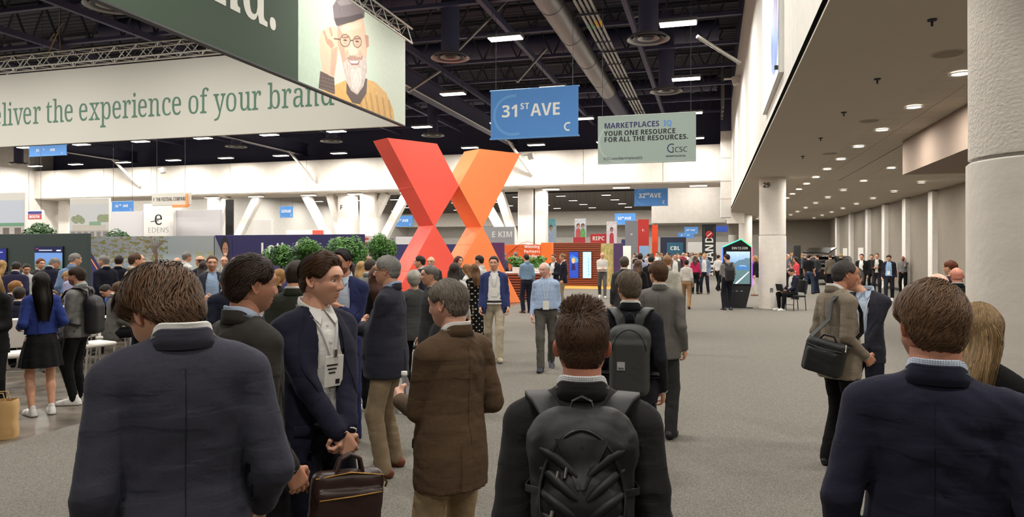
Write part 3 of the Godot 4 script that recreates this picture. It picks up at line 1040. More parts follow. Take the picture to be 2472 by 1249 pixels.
		if o.size() and lod < 2:
			for s in [-1.0, 1.0]:
				var lp := []
				for i in 11:
					var t := i / 10.0
					var y := lerpf(1.475, 1.10, t)
					var xi: float = s * (tval(jt, "o", y) + cell * 0.8)
					var wd := (0.030 + 0.055 * sin(minf(1.0, t * 1.9) * PI * 0.62)) * (1.0 - 0.85 * smoothstep(0.55, 1.0, t))
					if t < 0.22: wd = 0.035 + t * 0.12
					var row := []
					for k in 5: row.append(on_cloth(F2, jt, T, xi + s * wd * minf(k, 3) / 3.0, y, 0.008 if k < 4 else -0.002, false, amp, sd))
					lp.append(row)
				var lm := MB.new()
				lm.grid(lp, false, s > 0)
				part("lapel", lm, cloth(outer, jk), jacket_part)
		if lod == 0:
			var seam := []
			for i in 28: seam.append(on_cloth(F2, jt, T, 0.0, lerpf(1.44, hem + 0.015, i / 27.0), 0.0, true, amp, sd))
			part("back_seam", tb(seam, 0.0016, 5), cloth(outer.darkened(0.35), "plain"), jacket_part)
			var vent := []
			for i in 7:
				var row := []
				var y := lerpf(hem + 0.23, hem - 0.004, i / 6.0)
				for k in 5: row.append(on_cloth(F2, jt, T, -0.012 + 0.075 * minf(k, 3) / 3.0, maxf(y, hem + 0.012), (0.004 + 0.007 * i / 6.0) if k > 0 and k < 4 else -0.002, true, amp, sd))
				vent.append(row)
			var vm := MB.new()
			vm.grid(vent, false, false)
			part("vent_flap", vm, cloth(outer, jk), jacket_part)
			for s in [-1.0, 1.0]:
				var pk := []
				for i in 5:
					var row := []
					for k in 5: row.append(on_cloth(F2, jt, T, s * (0.085 + 0.085 * i / 4.0), 0.985 - 0.055 * clampf(k - 0.5, 0, 3) / 3.0, 0.009 if k > 0 and k < 4 else -0.002, false, amp, sd))
					pk.append(row)
				var pm := MB.new()
				pm.grid(pk, false, s < 0)
				part("pocket_flap", pm, cloth(outer, jk), jacket_part)
			for s in [-1.0, 1.0]:
				var d: Vector3 = (arm[s].w - arm[s].e).normalized()
				part("shirt_cuff", tb([arm[s].w - d * 0.035, arm[s].w + d * 0.006], [0.036, 0.037], 14), cloth(p.sh), root)
	elif not tee and not "nocollar" in X:
		part("shirt_collar", collar(T, 0.069, 0.086, 1.470, 1.545, 1.480, 0.012), cloth(p.sh, jk), root)
	if "belt" in X:
		var bt := table(torso_keys(p.be, 1.0, 0.985, []))
		part("belt", ring_band(bt, T, 0.99, 1.022, -0.004), cloth(Color(0.09, 0.06, 0.045), "leather"), root)
	var tt := jt
	if "lanyard" in X or "badge" in X:
		var lc: Color = p.get("lan", Color(0.8, 0.8, 0.8))
		var by: float = p.get("badge_y", 1.13)
		for s in [-1.0, 1.0]:
			var lp := []
			for i in 9:
				var t := i / 8.0
				lp.append(T * front(tt, s * lerpf(0.068, 0.012, pow(t, 0.8)), lerpf(1.475, by + 0.02, t), 0.012 - (0.010 if o.size() else 0.0)))
			part("lanyard", tb(lp, 0.007, 6, 0.3), cloth(lc), root)
		var bp := Vector3(0, by - 0.05, maxf((T.affine_inverse() * F2.skin(jt, T, 0.07, by - 0.05, 0.0)).z, front(tt, 0.0, by - 0.05).z - 0.004) + 0.012)
		var bd := part("badge", bx(Vector3.ZERO, Vector3(0.10, 0.145, 0.004), Basis.IDENTITY, 0.001), M.paper, root)
		bd.transform = T * Transform3D(Basis(Vector3.RIGHT, 0.08), bp + Vector3(0, -0.01, 0.004))
		if lod == 0:
			part("clip", bx(Vector3(0, 0.085, 0.004), Vector3(0.016, 0.034, 0.01)), M.chrome, bd)
			for k in 3: part("print", bx(Vector3(-0.012, 0.03 - k * 0.018, 0.003), Vector3(0.06 - k * 0.012, 0.007, 0.001)), M.ink, bd)
			part("print", bx(Vector3(0.02, -0.05, 0.003), Vector3(0.022, 0.022, 0.001)), M.ink, bd)
	if "glasses" in X:
		var gm := MB.new()
		for s in [-1.0, 1.0]:
			var l := []
			for k in 13:
				var a := TAU * k / 12
				l.append(HX * Vector3(s * 0.032 + cos(a) * 0.024, 0.004 + sin(a) * 0.017, 0.092))
			gm.tube(l, 0.0016, 5)
			gm.tube([HX * Vector3(s * 0.055, 0.008, 0.090), HX * Vector3(s * 0.078, 0.008, 0.06), HX * Vector3(s * 0.081, 0.006, -0.015)], 0.0018, 5)
		gm.tube([HX * Vector3(-0.009, 0.008, 0.095), HX * Vector3(0.009, 0.008, 0.095)], 0.0016, 5)
		part("glasses", gm, M.black_gloss, root)
	root.set_meta("T", T); root.set_meta("arm", arm); root.set_meta("jt", jt); root.set_meta("HX", HX)
	return root

func ring_loft(tab: Dictionary, T: Transform3D, lift: float, seg: int, wave: float) -> MB:
	var mb := MB.new()
	var rows := []
	var n: int = tab.w.size()
	var step := 2
	var ks := range(0, n, step)
	for k in ks:
		var row := []
		var low := 1.0 - float(k) / n
		for j in seg:
			var a := TAU * j / seg
			var e := 1.0 + wave * low * sin(a * 11.0 + 0.6 * sin(a * 3.0)) + wave * 0.4 * noise.get_noise_2d(a * 80, k * 30)
			row.append(T * Vector3(cos(a) * (tab.w[k] + lift) * e, tab.y0 + tab.dy * k, tab.z[k] + sin(a) * (tab.d[k] + lift) * e))
		rows.append(row)
	mb.grid(rows, true, false)
	return mb
func ring_band(tab: Dictionary, T: Transform3D, y0: float, y1: float, lift: float) -> MB:
	var mb := MB.new()
	var rows := []
	for y in [[y0, lift - 0.006], [y0, lift], [y1, lift], [y1, lift - 0.006]]:
		var row := []
		for j in 36:
			var a := TAU * j / 36
			row.append(T * Vector3(cos(a) * (tval(tab, "w", y[0]) + y[1]), y[0], tval(tab, "z", y[0]) + sin(a) * (tval(tab, "d", y[0]) + y[1])))
		rows.append(row)
	mb.grid(rows, true, false)
	return mb
func collar(T: Transform3D, r0: float, r1: float, yb: float, yt: float, yf: float, gap: float) -> MB:   # stands at the nape, falls open at the throat
	var mb := MB.new()
	var rows := []
	for c in 7:
		var row := []
		for j in 29:
			var t := -1.0 + 2.0 * j / 28.0           # 0 at the nape
			var a := -PI / 2 + t * (PI - gap * 9.0)
			var fr := absf(t)
			var top := lerpf(yt, yf, smoothstep(0.25, 1.0, fr))
			var bot := lerpf(yb, yf - 0.055, smoothstep(0.25, 1.0, fr))
			var rr: float = [r0 - 0.004, r0 - 0.002, r0 + 0.002, r0 + 0.006, lerpf(r0, r1, 0.6), r1, r1 - 0.024][c]
			if c >= 4: rr += 0.014 * pow(absf(cos(a)), 2) * (0.5 if c == 4 else 1.0) * (1.0 - smoothstep(0.55, 0.9, fr))
			var y: float = [bot, top - 0.006, top, top - 0.004, lerpf(top, bot, 0.5), bot, bot - 0.008][c]
			row.append(T * Vector3(-cos(a) * rr, y, -0.026 + sin(a) * rr * 1.05))
		rows.append(row)
	mb.grid(rows, false, true)
	return mb
func shoe_shape(kind: String, lod: int) -> MB:
	var key := "%s%d" % [kind, lod]
	if cache.has(key): return cache[key]
	var F := Field.new(Vector3(-0.075, -0.03, -0.13), Vector3(0.075, 0.15, 0.25), [0.009, 0.014, 0.022][lod])
	F.cap(Vector3(0, 0.035, -0.055), Vector3(0, 0.03, 0.08), 0.040, 0.045, 0.02)
	F.cap(Vector3(0, 0.03, 0.08), Vector3(0, 0.022, 0.165), 0.044, 0.032, 0.02)
	F.cap(Vector3(0, 0.05, -0.04), Vector3(0, 0.10, -0.03), 0.038, 0.036, 0.03)
	if kind == "sneaker": F.cap(Vector3(0, 0.012, -0.06), Vector3(0, 0.012, 0.16), 0.046, 0.044, 0.01)
	var mb := MB.new()
	F.mesh(mb)
	for k in mb.v.size():
		if mb.v[k].y < 0.0: mb.v[k].y = 0.0
	cache[key] = mb
	return mb
# ---------- the building ----------
func area_light(parent: Node, size: Vector2, e: float, at: Vector3, col := Color(1.0, 0.985, 0.955)):
	var l := AreaLight3D.new()
	l.name = "light"
	l.area_size = size; l.light_energy = e; l.light_color = col; l.shadow_enabled = true
	l.set("area_range", 200.0)
	parent.add_child(l, true)
	l.position = at; l.rotation.x = -PI / 2
func copy(o: Node3D, at: Vector3, turn := 0.0, label := "", group := "") -> Node3D:
	var r: Node3D = o.duplicate()
	var bn := str(o.name)
	if bn.length() > 4 and bn[-4] == "_" and bn.right(3).is_valid_int(): bn = bn.left(-4)
	r.name = numbered(bn)
	add_child(r)
	r.position = at; r.rotation.y = turn
	if label: r.set_meta("label", label)
	if group: r.set_meta("group", group)
	return r

func build_world():
	# camera
	var cam := Camera3D.new()
	cam.name = "camera"
	add_child(cam)
	cam.position = Vector3(0, EYE, 0); cam.rotation.y = PSI
	cam.projection = Camera3D.PROJECTION_FRUSTUM
	cam.near = 0.05; cam.far = 300.0
	cam.size = 2.0 * 0.05 * 624.5 / FL
	cam.frustum_offset = Vector2(0, -15.5 / FL * 0.05)
	cam.current = true
	# air and exposure
	var we := WorldEnvironment.new()
	we.name = "environment"
	var env := Environment.new()
	env.background_mode = Environment.BG_COLOR
	env.background_color = Color(0.02, 0.02, 0.025)
	env.tonemap_mode = Environment.TONE_MAPPER_LINEAR
	env.tonemap_exposure = EXPOSURE
	env.sdfgi_enabled = true; env.ssao_enabled = true; env.ssil_enabled = true
	we.environment = env
	add_child(we)
	lamps()
	shell()
	roof_works()
const EXPOSURE := 1.0
const BAY := 29.0     # energy of one high bay light
const DOWN := 6.0    # energy of one downlight

func lamps():
	var p := thing("high_bay_light", "white linear high bay light hanging from the black hall roof", "ceiling light", Vector3(-0.9, 8.25, -7.1), 0.0, "high bay lights in rows over the hall")
	part("housing", bx(Vector3(0, 0.07, 0), Vector3(1.06, 0.10, 0.44), Basis.IDENTITY, 0.015), M.fixture, p)
	part("diffuser", bx(Vector3(0, 0.005, 0), Vector3(1.0, 0.03, 0.38), Basis.IDENTITY, 0.006), M.lamp_glow, p)
	for s in [-0.42, 0.42]: part("cable", tb([Vector3(s, 0.1, 0), Vector3(s, 3.29, 0)], 0.008, 5), M.roof_dark, p)
	area_light(p, Vector2(1.0, 0.38), BAY, Vector3(0, -0.03, 0))
	for x in [-0.9, -5.95, -10.1, -14.3, -19.2, -23.3, -27.6, -31.9, -36.2, -40.5, -44.8, -48.6]:
		for z in [7.1, 13.7, 20.4, 27.0, 33.7, 41.2]:
			if x == -0.9 and z == 7.1: continue
			copy(p, Vector3(x, 8.25, -z))
	for q in [[-0.9, 0.4], [-0.9, -6.3]]: copy(p, Vector3(q[0], 8.25, -q[1]))
	for z in [-6.3, 0.4, 7.1, 13.7, 20.4, 27.0, 33.7, 41.2, 50.0, 57.4, 64.8, 72.2, 79.6, 87.0, 94.4, 101.8]:
		struct("light_rail", bx(Vector3(-25, 11.56, -z), Vector3(51, 0.09, 0.07)), M.roof_dark, "dark steel rail carrying the high bay lights")
	for i in 10:
		for k in 8:
			copy(p, Vector3(-1.0 - i * 5.2, 8.25, -50.0 - k * 7.4), 0.0, "high bay light in the farther hall beyond the white bridge", "high bay lights of the farther hall")
	for q in [[4.6, 64.0], [4.6, 72.0], [4.6, 82.0], [4.6, 94.0]]: copy(p, Vector3(q[0], 8.25, -q[1]), 0.0, "high bay light in the farther hall beyond the white bridge", "high bay lights of the farther hall")
	struct("light_rail", bx(Vector3(4.6, 11.56, -79), Vector3(0.9, 0.09, 34)), M.roof_dark, "dark steel rail carrying the high bay lights")
	# flat lights under the bridge
	for u in [235, 512, 618, 745, 858, 985, 1180, 1330, 1500, 1686]:
		var q := thing("soffit_light", "white surface light mounted under the bridge soffit", "ceiling light", gp(u, onz(u, 44.2), 5.95), 0.0, "lights under the bridge soffit")
		part("housing", bx(Vector3(0, -0.05, 0), Vector3(1.1, 0.10, 0.5), Basis.IDENTITY, 0.015), M.wall, q)
		part("diffuser", bx(Vector3(0, -0.115, 0), Vector3(1.0, 0.03, 0.42), Basis.IDENTITY, 0.006), M.lamp_glow, q)
		area_light(q, Vector2(1.0, 0.4), BAY * 0.5, Vector3(0, -0.14, 0))
	# round downlights of the low ceiling
	var d := thing("downlight", "round recessed downlight in the beige corridor ceiling", "ceiling light", Vector3(3.23, 4.25, -10.8), 0.0, "downlights of the corridor ceiling")
	var m := MB.new()
	m.lathe([Vector2(0.155, -0.012), Vector2(0.15, -0.02), Vector2(0.11, -0.016), Vector2(0.105, 0.0)], 20)
	part("trim_ring", m, M.white, d)
	m = MB.new()
	m.lathe([Vector2(0.0, -0.013), Vector2(0.11, -0.013)], 20)
	part("lens", m, M.lamp_glow, d)
	area_light(d, Vector2(0.2, 0.2), DOWN, Vector3(0, -0.03, 0))
	for z in [1.68, 3.96, 6.24, 8.52, 13.08, 15.36, 17.64, 19.92, 22.2, 24.48, 26.76, 29.04, 31.3, 33.6, 35.9, 38.2, 40.5, 42.8, 45.1, 47.4, 49.7, 52.0, 54.3]:
		copy(d, Vector3(3.23, 4.25, -z))
	for z in [22.4, 26.2, 30.0, 33.8, 37.6, 41.4, 45.2, 49.0, 52.8]:
		copy(d, Vector3(4.95, 4.25, -z))
		copy(d, Vector3(7.0, 4.25, -z - 1.2))
	for z in [20.9, 12.0, 5.0]: copy(d, Vector3(6.3, 3.53 if z < 17 else 4.25, -z))

func shell():
	struct("floor", bx(Vector3(-21, -0.1, -50), Vector3(62, 0.2, 130)), M.concrete, "polished grey concrete slab of the hall")
	struct("carpet", bx(Vector3(1.0, 0.0, -50), Vector3(15.0, 0.012, 129)), M.carpet, "grey flecked aisle carpet")
	struct("carpet", bx(Vector3(-16, -0.001, -62), Vector3(19.0, 0.012, 60)), M.carpet, "grey flecked booth carpet")
	struct("wall_left", bx(Vector3(-51, 6, -50), Vector3(0.4, 13, 130)), M.wall, "white outer wall of the hall")
	struct("wall_back", bx(Vector3(-21, 6, 14), Vector3(62, 13, 0.4)), M.wall, "white rear wall behind the entrance")
	struct("wall_far", bx(Vector3(-21, 6, -114), Vector3(62, 13, 0.4)), M.wall, "white end wall of the farther hall")
	var m := MB.new()   # ribbed steel deck
	var rows := [[], []]
	for i in 360:
		var z := 14.0 - i * 0.36
		for q in [[0.0, 0.0], [0.15, 0.0], [0.19, 0.08], [0.32, 0.08]]:
			rows[0].append(Vector3(-51, 11.6 + q[1], z - q[0])); rows[1].append(Vector3(10, 11.6 + q[1], z - q[0]))
	m.grid(rows)
	m.box(Vector3(-21, 11.9, -50), Vector3(62, 0.2, 130))
	struct("ceiling", m, M.roof_dark, "black ribbed steel roof deck")
	# white bridge across the hall, panel by panel
	var zb := 43.0
	var br := thing("bridge", "", "", Vector3(0, 0, -zb))
	br.remove_meta("category"); br.remove_meta("label"); br.set_meta("kind", "structure"); br.name = "wall_bridge"
	br.set_meta("label", "white panelled bridge spanning the hall")
	var edges := [-51.0]
	for u in [20.0, 132.0, 250.0, 365.0, 555.0, 740.0, 980.0, 1180.0, 1408.0, 1600.0]: edges.append(gp(u, onz(u, zb)).x)
	edges.append(0.62)
	for k in edges.size() - 1:
		part("panel", bx(Vector3((edges[k] + edges[k + 1]) / 2, 7.08, -0.06), Vector3(edges[k + 1] - edges[k] - 0.025, 2.14, 0.12), Basis.IDENTITY, 0.008), M.wall_warm, br)
	part("core", bx(Vector3(-25.2, 7.08, -1.9), Vector3(51.6, 2.1, 3.5)), M.wall_warm, br)
	part("soffit", bx(Vector3(-25.2, 5.99, -1.85), Vector3(51.6, 0.06, 3.62)), M.wall_warm, br)
	part("back_rail", bx(Vector3(-25.2, 7.08, -3.7), Vector3(51.6, 2.14, 0.1)), M.wall_warm, br)
	struct("wall_upper", bx(Vector3(-25.2, 9.9, -44.8), Vector3(51.8, 3.4, 0.3)), M.roof_navy, "dark navy wall above the bridge")
	var br2 := struct("wall_bridge_far", bx(Vector3(-25, 7.1, -110), Vector3(51, 2.2, 3.0)), M.wall_warm, "white bridge at the end of the farther hall")
	struct("wall_block", bx(Vector3(-1.7, 6.6, -61.5), Vector3(6.2, 4.7, 3.0)), M.wall_warm, "cream wall block over the far aisle")
	# pillars and slanting struts under the bridge
	var n := 0
	for c in [[815, 852], [868, 905], [1250, 1287], [1291, 1317], [140, 165], [500, 520]]:
		var z := 44.5
		var a := gp(c[0], onz(c[0], z)); var b := gp(c[1], onz(c[1], z))
		var o := struct("pillar", bx(Vector3((a.x + b.x) / 2, 2.98, -z - 0.4), Vector3(b.x - a.x, 5.96, 0.8), Basis.IDENTITY, 0.03), M.wall, "white square pillar under the bridge")
		if c[0] == 815: words("F", 0.42, M.ink, o, Vector3((a.x + b.x) / 2 - 0.3, yat(501, onz(822, z)), -z + 0.004))
	for s in [[620, 481, 579, 565], [742, 478, 788, 565], [800, 475, 822, 560], [929, 473, 885, 565], [978, 476, 932, 565], [1205, 462, 1243, 580], [1178, 500, 1229, 590], [548, 481, 520, 565]]:
		var z := 45.0
		var d0 := onz(s[0], z); var d1 := onz(s[2], z)
		var a := pt(s[0], s[1], d0); var b := pt(s[2], s[3], d1)
		var k := (5.96 - b.y) / (a.y - b.y)
		var tp := b + (a - b) * k
		var k2 := (0.0 - b.y) / (a.y - b.y)
		var bt := b + (a - b) * k2
		var dir := (tp - bt).normalized()
		struct("strut", bx((tp + bt) / 2, Vector3(0.55, (tp - bt).length(), 0.5), Basis(Vector3.BACK.cross(dir).normalized() * -1.0, dir, Vector3.BACK), 0.03), M.wall, "white slanting strut under the bridge")
	# upper wall along the mezzanine with its low ceiling
	struct("wall_right_upper", bx(Vector3(1.29, 7.98, -15), Vector3(0.4, 7.4, 58)), M.wall, "white upper wall above the corridor")
	struct("wall_upper_band", bx(Vector3(1.10, 11.0, -15), Vector3(0.04, 1.4, 58)), M.roof_navy, "dark navy strip at the top of the wall")
	var ce := struct("ceiling_corridor", bx(Vector3(2.02, 4.33, -22.2), Vector3(1.86, 0.16, 72.4)), M.ceil_beige, "plain beige corridor ceiling")
	part("tile_bed", bx(Vector3(5.8, 4.37, -22.2), Vector3(5.7, 0.16, 72.4)), M.ceil_beige, ce)
	var tile := bx(Vector3.ZERO, Vector3(0.592, 0.02, 0.592), Basis.IDENTITY, 0.004).mesh()
	for i in 2:
		for k in 62: part("ceiling_tile", tile, M.ceil_tile, ce, Vector3(3.25 + i * 0.6, 4.275, 1.0 - k * 0.6))
	for i in 7:
		for k in 14: part("ceiling_tile", tile, M.ceil_tile, ce, Vector3(4.48 + i * 0.6, 4.275, -18.2 - k * 0.6))
	struct("ceiling_bulkhead", bx(Vector3(6.3, 3.89, -4.2), Vector3(4.55, 0.72, 26)), M.bulkhead, "pinkish beige dropped bulkhead")
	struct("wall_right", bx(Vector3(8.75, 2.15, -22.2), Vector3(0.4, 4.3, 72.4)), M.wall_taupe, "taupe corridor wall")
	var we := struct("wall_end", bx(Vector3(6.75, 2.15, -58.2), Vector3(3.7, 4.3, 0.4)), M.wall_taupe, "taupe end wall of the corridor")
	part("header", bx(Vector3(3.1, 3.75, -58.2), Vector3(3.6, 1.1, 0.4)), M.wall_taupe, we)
	struct("beam", bx(Vector3(1.4, 3.9, -44.3), Vector3(1.0, 0.7, 0.5)), M.wall_warm, "cream beam end between upper wall and column")
	var zs := [16.0, 22.0, 27.0, 31.5, 35.5, 39.5, 43.5, 48.5, 53.5]
	for z in zs: struct("pilaster", bx(Vector3(8.46, 2.12, -z), Vector3(0.24, 4.24, 0.55), Basis.IDENTITY, 0.02), M.wall, "pale pilaster on the taupe corridor wall")
	struct("baseboard_right", bx(Vector3(8.53, 0.07, -22.2), Vector3(0.03, 0.14, 72.4)), M.base_dark, "dark skirting")
	for z in [45.9, 51.0]:
		var dr := struct("door_%d" % (1 if z < 50 else 2), bx(Vector3(8.53, 1.05, -z), Vector3(0.05, 2.1, 1.5)), M.wall, "pale double door")
		part("door_handle", bx(Vector3(8.48, 1.05, -z), Vector3(0.05, 0.4, 0.04)), M.alu, dr)
	struct("wall_right_far", bx(Vector3(9.2, 6, -86.4), Vector3(0.4, 13, 55.6)), M.wall, "white side wall beyond the corridor")
	# round columns
	n = 0
	for c in [[1.91, 4.8, 0.43], [1.92, 24.5, 0.42], [2.12, 48.0, 0.42], [1.75, 60.5, 0.42]]:
		var h := 4.25
		var co := thing("column", "", "", Vector3(c[0], 0, -c[1]))
		co.remove_meta("category"); co.set_meta("kind", "structure")
		co.set_meta("label", ["white round column beside the woman with long blonde hair", "white round column marked 29 behind the seated man", "white round column beyond the corridor beam", "farthest white round column"][n])
		m = MB.new()
		m.lathe([Vector2(c[2], 0.0), Vector2(c[2], 2.36), Vector2(c[2] - 0.012, 2.372)], 56)
		part("lower_shaft", m, M.column, co)
		m = MB.new()
		m.lathe([Vector2(c[2] - 0.03, 2.36), Vector2(c[2] - 0.03, 2.395), Vector2(c[2] - 0.012, 2.398), Vector2(c[2] - 0.008, h)], 56)
		part("upper_shaft", m, M.plaster, co)
		if n == 1:
			var a := turn_for(1850, 180.0) - 0.45
			words("29", 0.22, M.ink, co, Vector3(sin(a) * 0.425, 4.0, cos(a) * 0.425), true, "Droid Sans", HORIZONTAL_ALIGNMENT_CENTER, 1.0, Basis(Vector3.UP, a), "numerals")
			part("outlet_box", bx(Vector3(-0.06, 0.62, 0.41), Vector3(0.09, 0.14, 0.05), Basis.IDENTITY, 0.008), M.fixture, co)
			part("outlet_pipe", tb([Vector3(-0.06, 0.6, 0.425), Vector3(-0.06, 0.0, 0.425)], 0.012, 6), M.wall, co)
		n += 1
	# shaft at the end of the upper wall
	var sh := struct("pilaster_shaft", bx(Vector3(0.8, 6.3, -42.2), Vector3(0.58, 5.0, 0.7), Basis.IDENTITY, 0.02), M.wall, "white boxed shaft at the end of the upper wall")
	part("dark_top", bx(Vector3(0.8, 10.1, -42.2), Vector3(0.6, 2.8, 0.72)), M.roof_navy, sh)
	for y in [4.9, 5.9, 7.2, 8.1]: part("collar_band", bx(Vector3(0.8, y, -42.2), Vector3(0.61, 0.04, 0.73)), M.wall_warm, sh)

func roof_works():
	# long girders, cross joists, ducts and pipes, all painted dark
	for x in [-12.1, -27.4, -42.0]:
		var g := thing("girder", "", "", Vector3(x, 8.6, 0)); g.remove_meta("category")
		g.set_meta("kind", "structure"); g.set_meta("label", "dark navy roof girder running along the hall")
		part("web", bx(Vector3(0, 0.4, -15), Vector3(0.08, 0.8, 58)), M.roof_navy, g)
		for y in [0.0, 0.8]: part("flange", bx(Vector3(0, y, -15), Vector3(0.42, 0.06, 58)), M.roof_navy, g)
		part("conduit", tb([Vector3(0.3, -0.05, 10), Vector3(0.3, -0.05, -42)], 0.03, 6), M.alu, g)
		var zt := -42.9
		part("brace", tb([Vector3(0.2, 0.0, -41.5), Vector3(1.3, -1.9, zt)], 0.09, 8), M.wall, g)
	for i in 11:
		var z := 8.0 + i * 3.4
		var j := thing("roof_joist", "", "", Vector3(-25, 9.9, -z)); j.remove_meta("category")
		j.set_meta("kind", "structure"); j.set_meta("label", "dark open web roof joist across the hall")
		part("top_chord", bx(Vector3(0, 1.55, 0), Vector3(52, 0.12, 0.18)), M.roof_dark, j)
		part("bottom_chord", bx(Vector3(0, 0, 0), Vector3(52, 0.12, 0.18)), M.roof_navy, j)
		var w := MB.new()
		for k in 34:
			var x := -25.5 + k * 1.5
			w.box(Vector3(x + 0.375, 0.78, 0), Vector3(0.06, 1.72, 0.06), Basis(Vector3.BACK, 0.45))
			w.box(Vector3(x + 1.125, 0.78, 0), Vector3(0.06, 1.72, 0.06), Basis(Vector3.BACK, -0.45))
		part("web_bars", w, M.roof_dark, j).set_meta("kind", "stuff")
	for i in 9:
		var x := -2.6 - i * 4.3
		struct("roof_purlin", bx(Vector3(x, 9.7, -17), Vector3(0.16, 0.22, 52)), M.roof_navy, "dark roof purlin along the hall")
	# silver duct and pipe run over the aisle
	var du := thing("duct", "large round silver duct running under the roof over the aisle", "duct", Vector3(-4.75, 9.5, 0))
	part("tube", tb([Vector3(0, 0, 4), Vector3(0, 0, -33.5)], 0.39, 24), M.duct, du)
	for k in 8: part("joint_band", tb([Vector3(0, 0, -8.0 - k * 3.3), Vector3(0, 0, -8.08 - k * 3.3)], 0.405, 24), M.duct, du)
	part("hanger", tb([Vector3(0, 0.3, -22), Vector3(0, 2.1, -22)], 0.015, 5), M.roof_dark, du)
	part("dark_run", tb([Vector3(0, 0, -33.5), Vector3(0, 0, -42.6)], 0.385, 20), M.roof_navy, du)
	for k in 4:
		var pi := thing("pipe", "thin silver conduit of the bundle of four beside the duct", "pipe", Vector3(-3.85 + k * 0.15, 9.2, 0), 0.0, "bundle of four conduits over the aisle")
		part("tube", tb([Vector3(0, 0, 4), Vector3(0, 0, -42.6)], 0.048, 8), M.conduit, pi)
		for z in [24.5, 27.5, 30.5, 33.8, 37.0]: part("coupling", tb([Vector3(0, 0, -z), Vector3(0, 0, -z - 0.12)], 0.062, 8), M.roof_dark, pi)
		if k > 1: part("marker_band", tb([Vector3(0, 0, -22.3), Vector3(0, 0, -22.9)], 0.051, 8), M.tape_yellow, pi)
		else: part("marker_band", tb([Vector3(0, 0, -22.6), Vector3(0, 0, -23.1)], 0.051, 8), M.tape_green, pi)
	for k in 5: struct("pipe_trapeze", bx(Vector3(-3.62, 9.13, -(21.5 + k * 4.2)), Vector3(0.75, 0.05, 0.05)), M.roof_dark, "dark trapeze bar carrying the conduits")
	for z in [23.5, 30.2, 39.6]:
		var cd := thing("cross_duct", "wide dark round duct crossing under the roof, %s" % ["nearest the silver duct's visible end", "above the blue avenue banner", "closest to the navy upper wall"][[23.5, 30.2, 39.6].find(z)], "duct", Vector3(-8, 10.95, -z))
		part("tube", tb([Vector3(-16, 0, 0), Vector3(8.3, 0, 0)], 0.42, 18), M.roof_navy, cd)
		for k in 6: part("joint_band", tb([Vector3(-14 + k * 4.2, 0, 0), Vector3(-13.9 + k * 4.2, 0, 0)], 0.465, 18), M.duct_dark, cd)
	# round ceiling diffusers on drop ducts
	var lb := {"u": [1565, 1608, 1087, 1045, 800, 570, 265, 45], "v": [96, 222, 141, 328, 342, 355, 16, 397]}
	var nm := ["beside the row of lights along the upper wall", "above the pale grey green banner", "over the right corner of the green sign", "between the green sign and the blue avenue banner", "above the red sculpture's tall arm", "under the lettered cream banner's middle", "behind the green sign's upper edge", "below the cream banner's far end"]
	for k in 8:
		var d: float = 6.4 * FL / (HZ - lb.v[k])
		var o := thing("round_diffuser", "round ringed air diffuser " + nm[k], "air vent", gp(lb.u[k], d, 8.24), 0.0, "round air diffusers under the roof")
		for r in 4:
			var m := MB.new()
			var a := 0.64 - r * 0.155
			m.lathe([Vector2(a - 0.10, 0.10), Vector2(a - 0.03, 0.02), Vector2(a, 0.0), Vector2(a, 0.015), Vector2(a - 0.03, 0.035), Vector2(a - 0.10, 0.115)], 28, Vector3(0, r * 0.012, 0))
			part("ring", m, M.duct_dark if r % 2 else M.vent_ring, o)
		var m2 := MB.new()
		m2.lathe([Vector2(0.3, 0.1), Vector2(0.3, 3.355)], 24)
		part("drop_duct", m2, M.roof_navy, o)
	# slanting pipe braces
	for b in [[1683, 88, 1786, 152, 20.0], [1248, 198, 1318, 118, 26.0], [985, 222, 1062, 172, 27.0], [1105, 122, 1225, 0, 24.0], [100, 118, 150, 55, 28.0], [1480, 60, 1560, 30, 26.0]]:
		var br := struct("brace", tb([pt(b[0], b[1], b[4]), pt(b[2], b[3], b[4] + 0.6)], 0.055, 8), M.conduit, "grey slanting pipe brace under the roof")
	for k in 4: struct("wall_pipe", tb([Vector3(0.55, 8.9, -(36.0 + k * 1.1)), Vector3(0.55, 11.5, -(36.0 + k * 1.1))], 0.06, 8), M.conduit, "vertical silver pipe at the upper wall")
